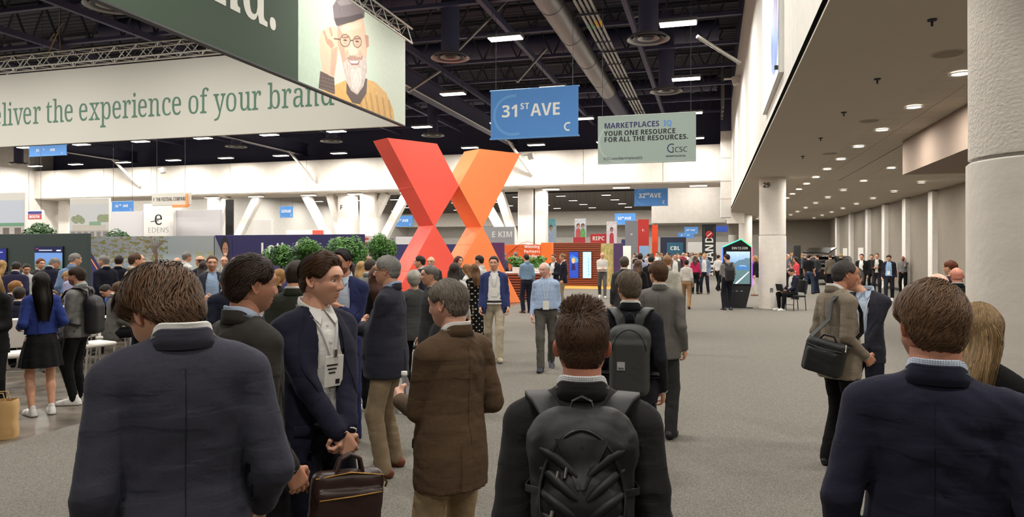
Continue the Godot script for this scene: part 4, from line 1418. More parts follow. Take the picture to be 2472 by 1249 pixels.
func scene_materials():
	M.fixture = mat(Color(0.35, 0.35, 0.36), 0.5)
	M.lamp_glow = glow(Color(1.0, 0.97, 0.92), 5.0)
	M.concrete = trip(mat(Color(0.45, 0.41, 0.36), 0.16), 0.35, ntex(0.012, 512, 0.62, 1.0, FastNoiseLite.TYPE_SIMPLEX_SMOOTH, 5, 21), null, 0.0, true)
	M.concrete.roughness_texture = ntex(0.03, 256, 0.6, 1.0, FastNoiseLite.TYPE_SIMPLEX_SMOOTH, 3, 22)
	M.concrete.roughness = 0.42
	var ct := ntex(0.20, 512, 0.56, 1.0, FastNoiseLite.TYPE_VALUE, 4, 31)
	M.carpet = trip(mat(Color(0.565, 0.545, 0.51), 1.0), 1.5, ct, ct, 0.35, true)
	M.carpet.metallic_specular = 0.15
	M.t_wall = ntex(0.02, 256, 0.955, 1.0, FastNoiseLite.TYPE_SIMPLEX_SMOOTH, 3, 8)
	M.wall = trip(mat(Color(0.86, 0.84, 0.81), 0.75), 0.5, M.t_wall)
	M.wall_warm = trip(mat(Color(0.83, 0.80, 0.76), 0.7), 0.4, M.t_wall)
	M.column = trip(mat(Color(0.84, 0.81, 0.77), 0.6), 1.0, M.t_wall, M.t_bumps, 0.15)
	M.plaster = trip(mat(Color(0.82, 0.79, 0.75), 0.85), 2.2, M.t_wall, M.t_bumps, 0.45)
	M.ceil_beige = mat(Color(0.70, 0.66, 0.60), 0.9)
	M.ceil_tile = trip(mat(Color(0.705, 0.665, 0.605), 0.95), 2.0, M.t_wall)
	M.bulkhead = mat(Color(0.55, 0.48, 0.425), 0.9)
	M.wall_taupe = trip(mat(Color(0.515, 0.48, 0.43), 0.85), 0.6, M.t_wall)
	M.base_dark = mat(Color(0.10, 0.09, 0.085), 0.7)
	M.roof_dark = mat(Color(0.19, 0.188, 0.235), 0.75)
	M.roof_navy = mat(Color(0.225, 0.225, 0.325), 0.6)
	M.duct = mat(Color(0.5, 0.49, 0.49), 0.45, 0.7)
	M.duct_dark = mat(Color(0.26, 0.26, 0.28), 0.45, 0.4)
	M.vent_ring = mat(Color(0.55, 0.54, 0.53), 0.4, 0.4)
	M.conduit = mat(Color(0.55, 0.54, 0.52), 0.4, 0.6)
	M.tape_yellow = mat(Color(0.80, 0.62, 0.15), 0.6)
	M.tape_green = mat(Color(0.45, 0.62, 0.48), 0.6)
	M.truss = mat(Color(0.78, 0.77, 0.74), 0.4, 0.5)
	M.banner_blue = mat(Color(0.30, 0.54, 0.82), 0.6)
	M.banner_blue_light = mat(Color(0.40, 0.62, 0.86), 0.6)
	M.banner_grey = mat(Color(0.60, 0.66, 0.63), 0.65)
	M.banner_grey_light = mat(Color(0.66, 0.71, 0.68), 0.65)
	M.green_dark = mat(Color(0.195, 0.25, 0.195), 0.9)
	M.cream = mat(Color(0.715, 0.705, 0.67), 0.7)
	M.letter_green = mat(Color(0.24, 0.39, 0.31), 0.6)
	M.red_skin = mat(Color(0.93, 0.33, 0.26), 0.6)
	M.orange_skin = mat(Color(0.97, 0.53, 0.29), 0.6)
	M.navy_wall = mat(Color(0.16, 0.14, 0.34), 0.6)
	M.forest_wall = mat(Color(0.13, 0.18, 0.17), 0.7)
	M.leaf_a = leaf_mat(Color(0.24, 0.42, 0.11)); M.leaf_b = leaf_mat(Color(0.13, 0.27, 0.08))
	M.trunk = mat(Color(0.28, 0.2, 0.13), 0.9)
	M.slat = trip(mat(Color(0.60, 0.30, 0.17), 0.6), 3.0, M.t_soft)
	M.chair_white = mat(Color(0.83, 0.81, 0.78), 0.45)
	M.grey_pale = mat(Color(0.74, 0.73, 0.74), 0.7)
	M.kraft = mat(Color(0.72, 0.58, 0.38), 0.85)
	M.brown_leather = cloth(Color(0.20, 0.11, 0.085), "leather")
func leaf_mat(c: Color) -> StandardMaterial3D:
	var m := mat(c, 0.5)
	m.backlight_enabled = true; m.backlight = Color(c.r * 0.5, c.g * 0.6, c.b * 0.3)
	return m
# ---------- flat prints ----------
func fill(im: Image, poly: Array, c: Color, seed_tone := 0.0):   # scan-filled polygon, points as fractions of the picture
	var w := im.get_width(); var h := im.get_height()
	var lo := h; var hi := 0
	for p in poly:
		lo = mini(lo, int(p.y * h)); hi = maxi(hi, int(p.y * h) + 1)
	for y in range(maxi(0, lo), mini(h, hi + 1)):
		var fy := (y + 0.5) / h
		var xs := []
		for k in poly.size():
			var a: Vector2 = poly[k]
			var b: Vector2 = poly[(k + 1) % poly.size()]
			if (a.y <= fy) != (b.y <= fy): xs.append(a.x + (b.x - a.x) * (fy - a.y) / (b.y - a.y))
		xs.sort()
		for k in range(0, xs.size() - 1, 2):
			for x in range(maxi(0, int(xs[k] * w)), mini(w, int(xs[k + 1] * w) + 1)):
				var t := 1.0 + seed_tone * noise.get_noise_2d(x * 12.0, y * 4.0)
				im.set_pixel(x, y, Color(c.r * t, c.g * t, c.b * t))
func oval(cx: float, cy: float, rx: float, ry: float, n := 24, rot := 0.0) -> Array:
	var l := []
	for k in n:
		var a := TAU * k / n
		l.append(Vector2(cx, cy) + Vector2(cos(a) * rx, sin(a) * ry).rotated(rot))
	return l
func print_mat(im: Image, rough := 0.6, e := 0.0) -> StandardMaterial3D:
	var m := mat(Color.WHITE, rough)
	m.albedo_texture = ImageTexture.create_from_image(im)
	if e > 0.0:
		m.emission_enabled = true; m.emission_texture = m.albedo_texture; m.emission = Color.WHITE
		m.emission_operator = BaseMaterial3D.EMISSION_OP_MULTIPLY; m.emission_energy_multiplier = e
	return m
func sheet(w: float, h: float, z := 0.0) -> MB:   # upright sheet, base at the origin, facing +z
	var m := MB.new()
	m.quad(Vector3(-w / 2, h, z), Vector3(w / 2, h, z), Vector3(w / 2, 0, z), Vector3(-w / 2, 0, z))
	return m
func portrait_print() -> Image:   # smiling bearded man with cap and round glasses, drawn flat; measured on the sign's own plane
	var im := Image.create(640, 296, false, Image.FORMAT_RGB8)
	im.fill(Color(0.70, 0.75, 0.68))
	var S := func(l: Array) -> Array:
		var o := []
		for q in l:
			var d := onx(q[0], -7.91)
			var p := pt(q[0], q[1], d)
			o.append(Vector2((-p.z - 12.39) / 5.11, 1.0 - (p.y - 5.24) / 2.31))
		return o
	fill(im, [Vector2(0, 0), Vector2(0.35, 0), Vector2(0.2, 1), Vector2(0, 1)], Color(0.64, 0.70, 0.63), 0.05)
	fill(im, [Vector2(0.55, 0), Vector2(1, 0), Vector2(1, 1), Vector2(0.8, 1)], Color(0.715, 0.745, 0.675), 0.04)
	var skin := Color(0.80, 0.635, 0.54)
	var shade := Color(0.66, 0.49, 0.41)
	var dark := Color(0.29, 0.22, 0.19)
	var F := func(l: Array, c: Color, n := 0.04): fill(im, S.call(l), c, n)
	F.call([[768, 222], [805, 207], [838, 192], [872, 188], [905, 198], [932, 225], [948, 262], [953, 300], [768, 240]], Color(0.76, 0.59, 0.32), 0.1)
	for k in 7: F.call([[846 + k * 15, 205 + k * 6], [850 + k * 15, 206 + k * 6], [862 + k * 14, 262 + k * 4], [857 + k * 14, 262 + k * 4]], Color(0.66, 0.50, 0.26))
	F.call([[836, 196], [886, 190], [884, 225], [868, 252], [850, 248], [836, 225]], dark, 0.1)
	F.call([[773, 172], [806, 184], [808, 228], [769, 213]], dark, 0.2)
	for k in 4: F.call([[772, 184 + k * 9], [806, 194 + k * 9], [806, 196 + k * 9], [772, 186 + k * 9]], Color(0.40, 0.31, 0.27))
	F.call([[778, 174], [772, 130], [770, 98], [776, 76], [790, 66], [806, 64], [818, 78], [821, 104], [814, 140], [806, 188]], skin)
	F.call([[800, 120], [814, 112], [812, 145], [806, 186], [797, 178]], shade.lerp(skin, 0.4))
	for q in [[[784, 90], [800, 97], [806, 110], [800, 118], [788, 104]], [[779, 76], [783, 74], [790, 92], [786, 94]], [[794, 67], [798, 66], [803, 86], [799, 88]]]: F.call(q, shade)
	F.call([[814, 62], [876, 42], [883, 80], [886, 118], [882, 160], [874, 185], [832, 180], [824, 140], [815, 105]], skin)
	F.call([[814, 64], [826, 60], [830, 100], [834, 150], [832, 178], [824, 140], [815, 105]], shade.lerp(skin, 0.3))
	F.call([[820, 66], [874, 50], [872, 66], [826, 80]], skin.lightened(0.12))
	F.call([[880, 84], [889, 86], [890, 112], [884, 116]], shade)
	F.call([[828, 152], [840, 140], [856, 146], [870, 142], [884, 134], [885, 175], [877, 208], [862, 229], [847, 219], [835, 196]], Color(0.70, 0.635, 0.60), 0.18)
	F.call([[846, 168], [872, 164], [872, 200], [861, 224], [850, 212]], Color(0.77, 0.71, 0.68), 0.15)
	F.call([[834, 142], [846, 134], [866, 138], [876, 134], [874, 144], [850, 146]], Color(0.58, 0.46, 0.40), 0.2)
	F.call([[840, 146], [868, 146], [864, 157], [848, 157]], Color(0.52, 0.33, 0.29)); F.call([[842, 147], [866, 147], [862, 153], [848, 153]], Color(0.92, 0.90, 0.87))
	F.call([[846, 98], [856, 100], [863, 128], [856, 136], [846, 136], [841, 130]], skin.lightened(0.16)); F.call([[841, 131], [846, 136], [857, 136], [863, 129], [858, 134], [846, 134]], shade)
	for q in [[[836, 120], [842, 128], [836, 140], [832, 134]], [[868, 122], [874, 130], [870, 140], [865, 132]]]: F.call(q, Color(0.82, 0.58, 0.49))
	for e in [[833, 98, 12.5, 15.5], [862, 101, 10.5, 14.5]]:
		for r in [[1.0, Color(0.33, 0.25, 0.21)], [0.86, skin.lerp(shade, 0.25)]]:
			var l := []
			for k in 26: l.append([e[0] + cos(TAU * k / 26) * e[2] * r[0], e[1] + sin(TAU * k / 26) * e[3] * r[0]])
			F.call(l, r[1])
		F.call([[e[0] - 8, e[1] - 9], [e[0] + 7, e[1] - 10], [e[0] + 8, e[1] - 6], [e[0] - 7, e[1] - 5]], Color(0.48, 0.37, 0.31))
		F.call([[e[0] - 6, e[1] - 1], [e[0], e[1] - 3], [e[0] + 6, e[1]], [e[0], e[1] + 1.5]], Color(0.28, 0.19, 0.15)); F.call([[e[0] - 6, e[1] + 5], [e[0] + 5, e[1] + 6], [e[0], e[1] + 8]], shade)
	F.call([[806, 92], [822, 94], [822, 97], [806, 95]], Color(0.33, 0.25, 0.21)); F.call([[845, 97], [852, 96], [852, 99], [845, 100]], Color(0.33, 0.25, 0.21))
	F.call([[803, 15], [812, 0], [840, -12], [868, 0], [880, 22], [879, 42], [850, 52], [815, 64], [806, 45]], Color(0.40, 0.36, 0.365), 0.06)
	F.call([[812, 4], [838, -8], [862, 2], [846, 10], [822, 14]], Color(0.50, 0.465, 0.47), 0.06)
	F.call([[806, 45], [812, 62], [850, 53], [879, 42], [874, 32], [840, 40]], Color(0.28, 0.245, 0.25), 0.06)
	im.resize(300, 139, Image.INTERPOLATE_LANCZOS); im.resize(640, 296, Image.INTERPOLATE_CUBIC)
	return im
func garden_print() -> Image:   # painterly water, trees and foliage of the mural
	var im := Image.create(512, 192, false, Image.FORMAT_RGB8)
	for y in 192:
		for x in 512:
			var n1 := noise.get_noise_2d(x * 3.0 + 40.0, y * 6.0)
			var n2 := noise.get_noise_2d(x * 9.0, y * 11.0 + 300.0)
			var c := Color(0.50, 0.56, 0.62).lerp(Color(0.62, 0.64, 0.64), x / 512.0)
			if x < 330 and n1 > 0.06: c = c.lerp(Color(0.42, 0.43, 0.20), clampf(n1 * 3.0, 0, 0.9))
			if x < 300 and n2 > 0.15: c = c.lerp(Color(0.60, 0.42, 0.27), clampf(n2 * 2.0, 0, 0.7))
			if y > 100 and n2 < -0.05 and x < 300: c = c.lerp(Color(0.35, 0.46, 0.62), 0.6)
			if x > 440 and n1 > -0.1 and y > 60: c = c.lerp(Color(0.62, 0.62, 0.36), 0.55)
			im.set_pixel(x, y, c)
	fill(im, [Vector2(0.53, 1), Vector2(0.545, 0.3), Vector2(0.56, 0.3), Vector2(0.57, 1)], Color(0.38, 0.27, 0.2), 0.2)
	for k in 9: fill(im, [Vector2(0.545, 0.42 - k * 0.02), Vector2(0.555, 0.42 - k * 0.02), Vector2(0.46 + k * 0.025, 0.02)], Color(0.42, 0.36, 0.33))
	return im
func screen_print(kind: int) -> Image:
	var im := Image.create(160, 96 if kind < 2 else 288, false, Image.FORMAT_RGB8)
	var h := im.get_height()
	match kind:
		0:
			im.fill(Color(0.10, 0.14, 0.42))
			for k in 4: im.fill_rect(Rect2i(40, 14 + k * 10, 100 - k * 18, 3), Color(0.75, 0.78, 0.88))
		1:
			im.fill(Color(0.40, 0.55, 0.75))
			for y in 96:
				for x in 160:
					if y > 26: im.set_pixel(x, y, Color(0.36, 0.50, 0.72).lerp(Color(0.28, 0.42, 0.36), clampf((y - 60 + 12 * noise.get_noise_2d(x * 8.0, y * 8.0)) / 26.0, 0, 1)))
			im.fill_rect(Rect2i(0, 0, 160, 26), Color(0.09, 0.11, 0.24))
			im.fill_rect(Rect2i(6, 6, 16, 4), Color(0.65, 0.15, 0.35))
			im.fill_rect(Rect2i(24, 13, 78, 4), Color(0.75, 0.78, 0.85)); im.fill_rect(Rect2i(126, 13, 26, 6), Color(0.75, 0.8, 0.9))
		2:   # road and electric car
			im.fill(Color(0.50, 0.62, 0.74))
			for y in h:
				for x in 160:
					var m := 110.0 + 20.0 * noise.get_noise_2d(x * 3.0, 5.0) - x * 0.35
					if y < 90: im.set_pixel(x, y, Color(0.66, 0.76, 0.86).lerp(Color(0.50, 0.63, 0.76), y / 90.0 + 0.3 * noise.get_noise_2d(x * 4.0, y * 8.0)))
					if y > m: im.set_pixel(x, y, Color(0.34, 0.45, 0.52))
					if y > 140 and y > 300 - x * 1.3: im.set_pixel(x, y, Color(0.30, 0.42, 0.42))
			fill(im, [Vector2(0, 0.5), Vector2(1, 0.42), Vector2(1, 1), Vector2(0, 1)], Color(0.33, 0.44, 0.46), 0.1)
			fill(im, [Vector2(0.35, 1), Vector2(0.45, 1), Vector2(0.98, 0.62), Vector2(0.94, 0.62)], Color(0.85, 0.88, 0.88))
			fill(im, [Vector2(0.40, 0.53), Vector2(0.46, 0.45), Vector2(0.60, 0.405), Vector2(0.80, 0.41), Vector2(0.95, 0.47), Vector2(0.97, 0.53), Vector2(0.8, 0.57), Vector2(0.48, 0.57)], Color(0.24, 0.44, 0.66), 0.2)
			fill(im, [Vector2(0.50, 0.455), Vector2(0.61, 0.42), Vector2(0.78, 0.425), Vector2(0.88, 0.465)], Color(0.55, 0.66, 0.74))
		3:
			im.fill(Color(0.08, 0.25, 0.62))
			for k in 7: fill(im, oval(0.3 + 0.07 * k, 0.2 + 0.02 * k, 0.3, 0.1), Color(0.10 + 0.02 * k, 0.30 + 0.03 * k, 0.70))
			fill(im, oval(0.45, 0.33, 0.2, 0.11), Color(0.75, 0.55, 0.30)); fill(im, oval(0.45, 0.35, 0.11, 0.08), Color(0.80, 0.62, 0.5))
			fill(im, [Vector2(0.2, 0.7), Vector2(0.32, 0.45), Vector2(0.6, 0.45), Vector2(0.72, 0.7)], Color(0.12, 0.12, 0.3))
		4:
			im.fill(Color(0.60, 0.76, 0.86))
			for k in 6: im.fill_rect(Rect2i(104, 70 + k * 34, 14, 20), Color(0.35, 0.55, 0.7))
	return im
func store_print(kind: int) -> Image:   # shop front picture on a booth wall
	var im := Image.create(256, 256, false, Image.FORMAT_RGB8)
	im.fill(Color(0.82, 0.83, 0.85))
	if kind == 0:
		for k in 5: fill(im, oval(0.12 + 0.05 * k, 0.33 + 0.04 * sin(k * 2.0), 0.08, 0.07), Color(0.58, 0.62, 0.50), 0.2)
		for k in 4: fill(im, oval(0.78 + 0.06 * k, 0.32, 0.07, 0.09), Color(0.60, 0.64, 0.52), 0.2)
		im.fill_rect(Rect2i(20, 118, 220, 30), Color(0.80, 0.78, 0.74)); im.fill_rect(Rect2i(130, 100, 76, 22), Color(0.55, 0.68, 0.58))
		im.fill_rect(Rect2i(0, 150, 256, 60), Color(0.72, 0.69, 0.66))
		for k in 6: im.fill_rect(Rect2i(10 + k * 42, 158, 26, 40), Color(0.52, 0.52, 0.54))
		im.fill_rect(Rect2i(0, 208, 256, 48), Color(0.76, 0.72, 0.68))
		for k in 8: fill(im, oval(0.05 + 0.13 * k, 0.82, 0.05, 0.06), Color(0.60, 0.58, 0.68), 0.3)
	else:
		im.fill(Color(0.76, 0.79, 0.85))
		im.fill_rect(Rect2i(0, 120, 256, 18), Color(0.42, 0.60, 0.50)); im.fill_rect(Rect2i(0, 138, 256, 60), Color(0.72, 0.70, 0.68))
		for k in 4: im.fill_rect(Rect2i(20 + k * 62, 146, 34, 50), Color(0.42, 0.38, 0.36))
		for k in 5: im.fill_rect(Rect2i(k * 54, 200, 38, 50), Color(0.58, 0.66, 0.28))
		im.fill_rect(Rect2i(0, 60, 90, 8), Color(0.62, 0.60, 0.60))
	return im
# ---------- signs ----------
func panel(called: String, label: String, cat: String, u0: float, u1: float, v0: float, v1: float, z: float, th: float, m: Material, floor_ := false, group := "", yaw := 0.0) -> Node3D:
	var uc := (u0 + u1) / 2
	var d := onz(uc, z)
	var y0 := 0.012 if floor_ else yat(v1, d)
	var h := yat(v0, d) - y0
	var w: float = absf(gp(u1, onz(u1, z)).x - gp(u0, onz(u0, z)).x)
	var o := thing(called, label, cat, gp(uc, d, y0), yaw, group)
	part("face_board", bx(Vector3(0, h / 2, -th / 2), Vector3(w, h, th), Basis.IDENTITY, minf(0.01, th * 0.2)), m, o)
	o.set_meta("w", w); o.set_meta("h", h)
	return o
func hang(o: Node3D, top: float, span: float):   # two cables up to the roof
	for s in [-1, 1]: part("cable", tb([Vector3(s * span, top, -0.01), Vector3(s * span, 11.62 - o.position.y, -0.01)], 0.008, 5), M.roof_dark, o)
func arc(o: Node3D, at: Vector3, r: float, wd: float, a0: float, a1: float, m: Material, called := "emblem"):
	var g := [[], []]
	for k in 25:
		var a := deg_to_rad(lerpf(a0, a1, k / 24.0))
		g[0].append(at + Vector3(cos(a), sin(a), 0) * (r - wd / 2)); g[1].append(at + Vector3(cos(a), sin(a), 0) * (r + wd / 2))
	var mb := MB.new()
	mb.grid(g, false, a1 < a0)
	part(called, mb, m, o)
func avenue(txt: String, sup: String, tail: String, u0: float, u1: float, v0: float, v1: float, z: float, label: String) -> Node3D:
	var o := panel("avenue_banner", label, "banner", u0, u1, v0, v1, z, 0.02, M.banner_blue, false, "blue avenue banners")
	var w: float = o.get_meta("w"); var h: float = o.get_meta("h")
	for y in [0.0, h]: part("pole", tb([Vector3(-w / 2 - 0.03, y, -0.01), Vector3(w / 2 + 0.03, y, -0.01)], 0.025, 8), M.banner_blue_light, o)
	hang(o, h, w * 0.44)
	var em := h * 0.35
	words(txt, em, M.letter_white, o, Vector3(-w * 0.27, h * 0.56, 0.004))
	if sup: words(sup, em * 0.5, M.letter_white, o, Vector3(-w * 0.105, h * 0.65, 0.004))
	words(tail, em, M.letter_white, o, Vector3(w * 0.135, h * 0.56, 0.004))
	arc(o, Vector3(w * 0.39, h * 0.19, 0.004), h * 0.075, h * 0.03, 60, 290, M.letter_white)
	arc(o, Vector3(-w * 0.24, h * 0.48, 0.002), h * 0.40, h * 0.05, 80, 290, M.banner_blue_light)
	return o
func truss(called: String, label: String, a: Vector3, b: Vector3, w: float, n: int) -> Node3D:   # box truss of four chords and lacing
	var o := thing(called, label, "truss", a, 0.0)
	var d := b - a
	var dir := d.normalized()
	var sd := dir.cross(Vector3.UP).normalized() * w
	var up := Vector3.UP * w
	for c in [Vector3.ZERO, sd, up, sd + up]: part("chord", tb([c, d + c], 0.028, 8), M.truss, o)
	for f in [[Vector3.ZERO, up], [sd, sd + up], [Vector3.ZERO, sd], [up, up + sd]]:
		for k in n:
			var p: Vector3 = d * k / n + (f[0] if k % 2 == 0 else f[1])
			var q: Vector3 = d * (k + 1) / n + (f[1] if k % 2 == 0 else f[0])
			part("lacing_bar", tb([p, q], 0.014, 5), M.truss, o)
	return o
func signs():
	# hanging ring sign: green outer side along the aisle, cream inner side across
	var g := thing("hanging_sign", "dark green fabric sign hanging from a truss with portrait of smiling bearded man", "sign", Vector3(-7.91, 5.24, 0))
	part("green_fabric", bx(Vector3(-0.05, 1.155, -5.7), Vector3(0.1, 2.31, 13.36)), M.green_dark, g)
	part("edge_frame", bx(Vector3(-0.05, -0.012, -9.0), Vector3(0.12, 0.03, 17.0)), M.black, g)
	var pr := part("portrait_print", sheet(5.11, 2.31), print_mat(portrait_print()), g)
	pr.transform = Transform3D(Basis(Vector3.UP, PI / 2), Vector3(0.004, 0, -14.945))
	part("portrait_backing", bx(Vector3(-0.05, 1.155, -14.945), Vector3(0.1, 2.31, 5.11)), M.cream, g)
	words("and.", 1.5, M.cream, g, Vector3(0.004, 1.28, -11.75), true, "Droid Serif", HORIZONTAL_ALIGNMENT_RIGHT, 0.8, Basis(Vector3.UP, PI / 2))
	var c := thing("hanging_sign", "long cream fabric banner lettered in green hanging across the lounge", "sign", Vector3(-7.95, 5.24, -17.5))
	part("cream_fabric", bx(Vector3(-14.0, 1.155, -0.05), Vector3(28.0, 2.31, 0.1)), M.cream, c)
	words("deliver the experience of your brand", 0.96, M.letter_green, c, Vector3(-2.1, 1.0, 0.004), false, "Droid Serif", HORIZONTAL_ALIGNMENT_RIGHT, 0.76)
	var t1 := truss("lighting_truss", "silver box truss above the lettered cream banner", Vector3(-33, 7.85, -18.2), Vector3(-12.5, 7.85, -18.2), 0.4, 50)
	part("sling", tb([Vector3(12, 0.4, 0), Vector3(12.3, 1.3, -0.2), Vector3(12.6, 0.4, 0)], 0.02, 5), M.kraft, t1)
	part("chain", tb([Vector3(12.3, 1.3, -0.2), Vector3(12.3, 3.7, -0.2)], 0.015, 5), M.alu, t1)
	var t2 := truss("lighting_truss", "silver box truss above the portrait end of the green sign", Vector3(-8.5, 7.72, -11.0), Vector3(-8.5, 7.72, -18.4), 0.4, 20)
	for z in [12.5, 16.5]: part("chain", tb([Vector3(0.2, 0.4, -(z - 11.0)), Vector3(0.2, 3.8, -(z - 11.0))], 0.015, 5), M.alu, t2)
	for x in [-14.0, -20.0, -26.0]: part("chain", tb([Vector3(x, 2.31, -0.05), Vector3(x, 2.7, -0.5)], 0.012, 5), M.alu, c)
	avenue("31", "ST", "AVE", 1183, 1394, 214, 332, 19.4, "large blue hanging banner reading 31st AVE")
	avenue("32", "ND", "AVE", 1531, 1612, 453, 497, 48.0, "blue hanging banner reading 32nd AVE")
	avenue("33", "RD", "AVE", 1484, 1534, 516, 542, 75.0, "small blue hanging banner reading 33rd AVE")
	avenue("34", "TH", "AVE", 1652, 1685, 549, 565, 95.0, "small blue banner hanging between cream block and black vertical banner")
	avenue("35", "TH", "AVE", 1637, 1676, 563, 575, 100.0, "lowest small blue banner over the far aisle crowd")
	avenue("32", "ND", "AVE", 270, 322, 487, 511, 33.0, "blue banner behind the white lettered tower booth")
	avenue("33", "RD", "AVE", 676, 707, 499, 525, 52.0, "blue banner seen between slanting struts under the bridge")
	avenue("33", "RD", "AVE", 948, 996, 522, 547, 52.0, "blue banner beside the red sculpture's waist")
	avenue("31", "ST", "AVE", 70, 160, 352, 376, 30.0, "blue banner peeking below the long cream banner")
	var nar := panel("avenue_banner", "narrow blue banner seen edge on above the 32nd AVE banner", "banner", 1568, 1576, 405, 452, 47.5, 0.02, M.banner_blue_light, false, "", 0.9)
	hang(nar, nar.get_meta("h"), 0.1)
	# grey banner
	var b := panel("marketplaces_banner", "pale grey green hanging banner with several lines of capitals", "banner", 1441, 1678, 277, 392, 18.6, 0.02, M.banner_grey)
	var w: float = b.get_meta("w"); var h: float = b.get_meta("h")
	hang(b, h, w * 0.45)
	for y in [0.0, h]: part("pole", tb([Vector3(-w / 2, y, -0.01), Vector3(w / 2, y, -0.01)], 0.018, 8), M.banner_grey_light, b)
	var navy := mat(Color(0.17, 0.16, 0.36), 0.7)
	arc(b, Vector3(-w * 0.28, h * 0.45, 0.003), h * 0.42, h * 0.05, 60, 300, M.banner_grey_light)
	words("MARKETPLACES", h * 0.16, navy, b, Vector3(-w * 0.435, h * 0.80, 0.004), true, "Droid Sans", HORIZONTAL_ALIGNMENT_LEFT, 0.98)
	words("IQ", h * 0.16, M.banner_blue, b, Vector3(w * 0.175, h * 0.80, 0.004), true, "Droid Sans", HORIZONTAL_ALIGNMENT_LEFT, 0.98)
	words("YOUR ONE RESOURCE", h * 0.145, M.ink, b, Vector3(-w * 0.435, h * 0.635, 0.004), true, "Droid Sans", HORIZONTAL_ALIGNMENT_LEFT, 1.0)
	words("FOR ALL THE RESOURCES.", h * 0.145, M.ink, b, Vector3(-w * 0.435, h * 0.505, 0.004), true, "Droid Sans", HORIZONTAL_ALIGNMENT_LEFT, 1.0)
	words("ICSC", h * 0.14, M.ink, b, Vector3(w * 0.26, h * 0.24, 0.004), false, "Droid Sans", HORIZONTAL_ALIGNMENT_LEFT, 1.1)
	arc(b, Vector3(w * 0.26, h * 0.275, 0.004), h * 0.085, h * 0.022, 60, 290, navy)
	words("MARKETPLACES IQ", h * 0.045, M.ink, b, Vector3(w * 0.20, h * 0.11, 0.004), true, "Droid Sans", HORIZONTAL_ALIGNMENT_LEFT, 1.0)
	words("ICSC.com/MarketplacesIQ", h * 0.07, M.ink, b, Vector3(-w * 0.44, h * 0.1, 0.004), false, "Droid Sans", HORIZONTAL_ALIGNMENT_LEFT, 1.0)
	# art panel on the upper wall
	var art := thing("wall_banner", "tall glossy white and blue banner mounted on the white upper wall", "banner", Vector3(1.02, 4.66, -13.6), -PI / 2)
	var ai := Image.create(64, 128, false, Image.FORMAT_RGB8)
	ai.fill(Color(0.86, 0.87, 0.88))
	for k in 6: fill(ai, oval(0.62 + 0.05 * k, 0.35 + 0.09 * k, 0.12, 0.14), Color(0.58, 0.66, 0.80), 0.4)
	fill(ai, oval(0.8, 0.8, 0.2, 0.16), Color(0.33, 0.48, 0.78), 0.3); fill(ai, oval(0.85, 0.6, 0.1, 0.2), Color(0.42, 0.36, 0.55), 0.3)
	part("backing", bx(Vector3(0, 1.9, -0.04), Vector3(3.6, 3.8, 0.08)), M.white, art)
	part("print", sheet(3.6, 3.8, 0.006), print_mat(ai, 0.55), art)
	part("bolt", bx(Vector3(1.7, 0.1, 0.03), Vector3(0.06, 0.06, 0.06)), M.black, art)

func sculpture():
	# two hourglasses leaning into each other: front outline along s, height y
	var A := gp(935, 22.2); var B := gp(1258, 25.8)
	var dir := (B - A).normalized()
	var nrm := Vector3.UP.cross(dir) * -1.0
	if nrm.dot(-A) < 0: nrm = -nrm
	var o := thing("cross_sculpture", "tall red and orange double X sculpture standing behind the crowd", "sculpture", A)
	o.transform.basis = Basis(dir, Vector3.UP, nrm)
	var L := 5.54; var H := 5.43; var th := 0.9
	var red := [[0.0, H], [1.88, H], [2.77, 4.09], [1.80, H / 2], [2.77, 1.34], [1.88, 0.012], [0.0, 0.012], [1.74, H / 2]]
	for half in 2:
		var fr := MB.new(); var sd := MB.new()
		var P := []
		for q in red: P.append(Vector2(q[0] if half == 0 else L - q[0], q[1]))
		for piece in [[0, 1, 2, 3, 7], [7, 3, 4, 5, 6]]:
			var poly := PackedVector2Array()
			for k in piece: poly.append(P[k])
			for side in [0.0, -th]:
				var c := Vector2.ZERO
				for q in poly: c += q / poly.size()
				for k in poly.size():
					var a: Vector2 = poly[k]
					var b: Vector2 = poly[(k + 1) % poly.size()]
					var i := fr.vert(Vector3(c.x, c.y, side)); fr.vert(Vector3(a.x, a.y, side)); fr.vert(Vector3(b.x, b.y, side))
					if ((a - c).cross(b - c) < 0) == (side == 0.0): fr.tri(i, i + 1, i + 2)
					else: fr.tri(i, i + 2, i + 1)
		for k in 8:
			var a: Vector2 = P[k]
			var b: Vector2 = P[(k + 1) % 8]
			var l := [Vector3(a.x, a.y, 0), Vector3(a.x, a.y, -th), Vector3(b.x, b.y, -th), Vector3(b.x, b.y, 0)]
			if half == 1: l.reverse()
			sd.quad(l[0], l[1], l[2], l[3])
		var f := part(["red_face", "orange_face"][half], fr, [M.red_skin, M.orange_skin][half], o)
		part("side_skin", sd, [M.red_skin, M.orange_skin][half], f)
		var sm := MB.new()
		for k in [2, 3, 7, 6, 0]:
			var a: Vector2 = P[k]
			var b: Vector2 = P[(k + 1) % 8]
			var mid := a.lerp(b, 0.45)
			sm.tube([Vector3(mid.x, mid.y, 0.0), Vector3(mid.x, mid.y, -th)], 0.008, 5)
		part("seam", sm, [M.red_skin, M.orange_skin][half], f)

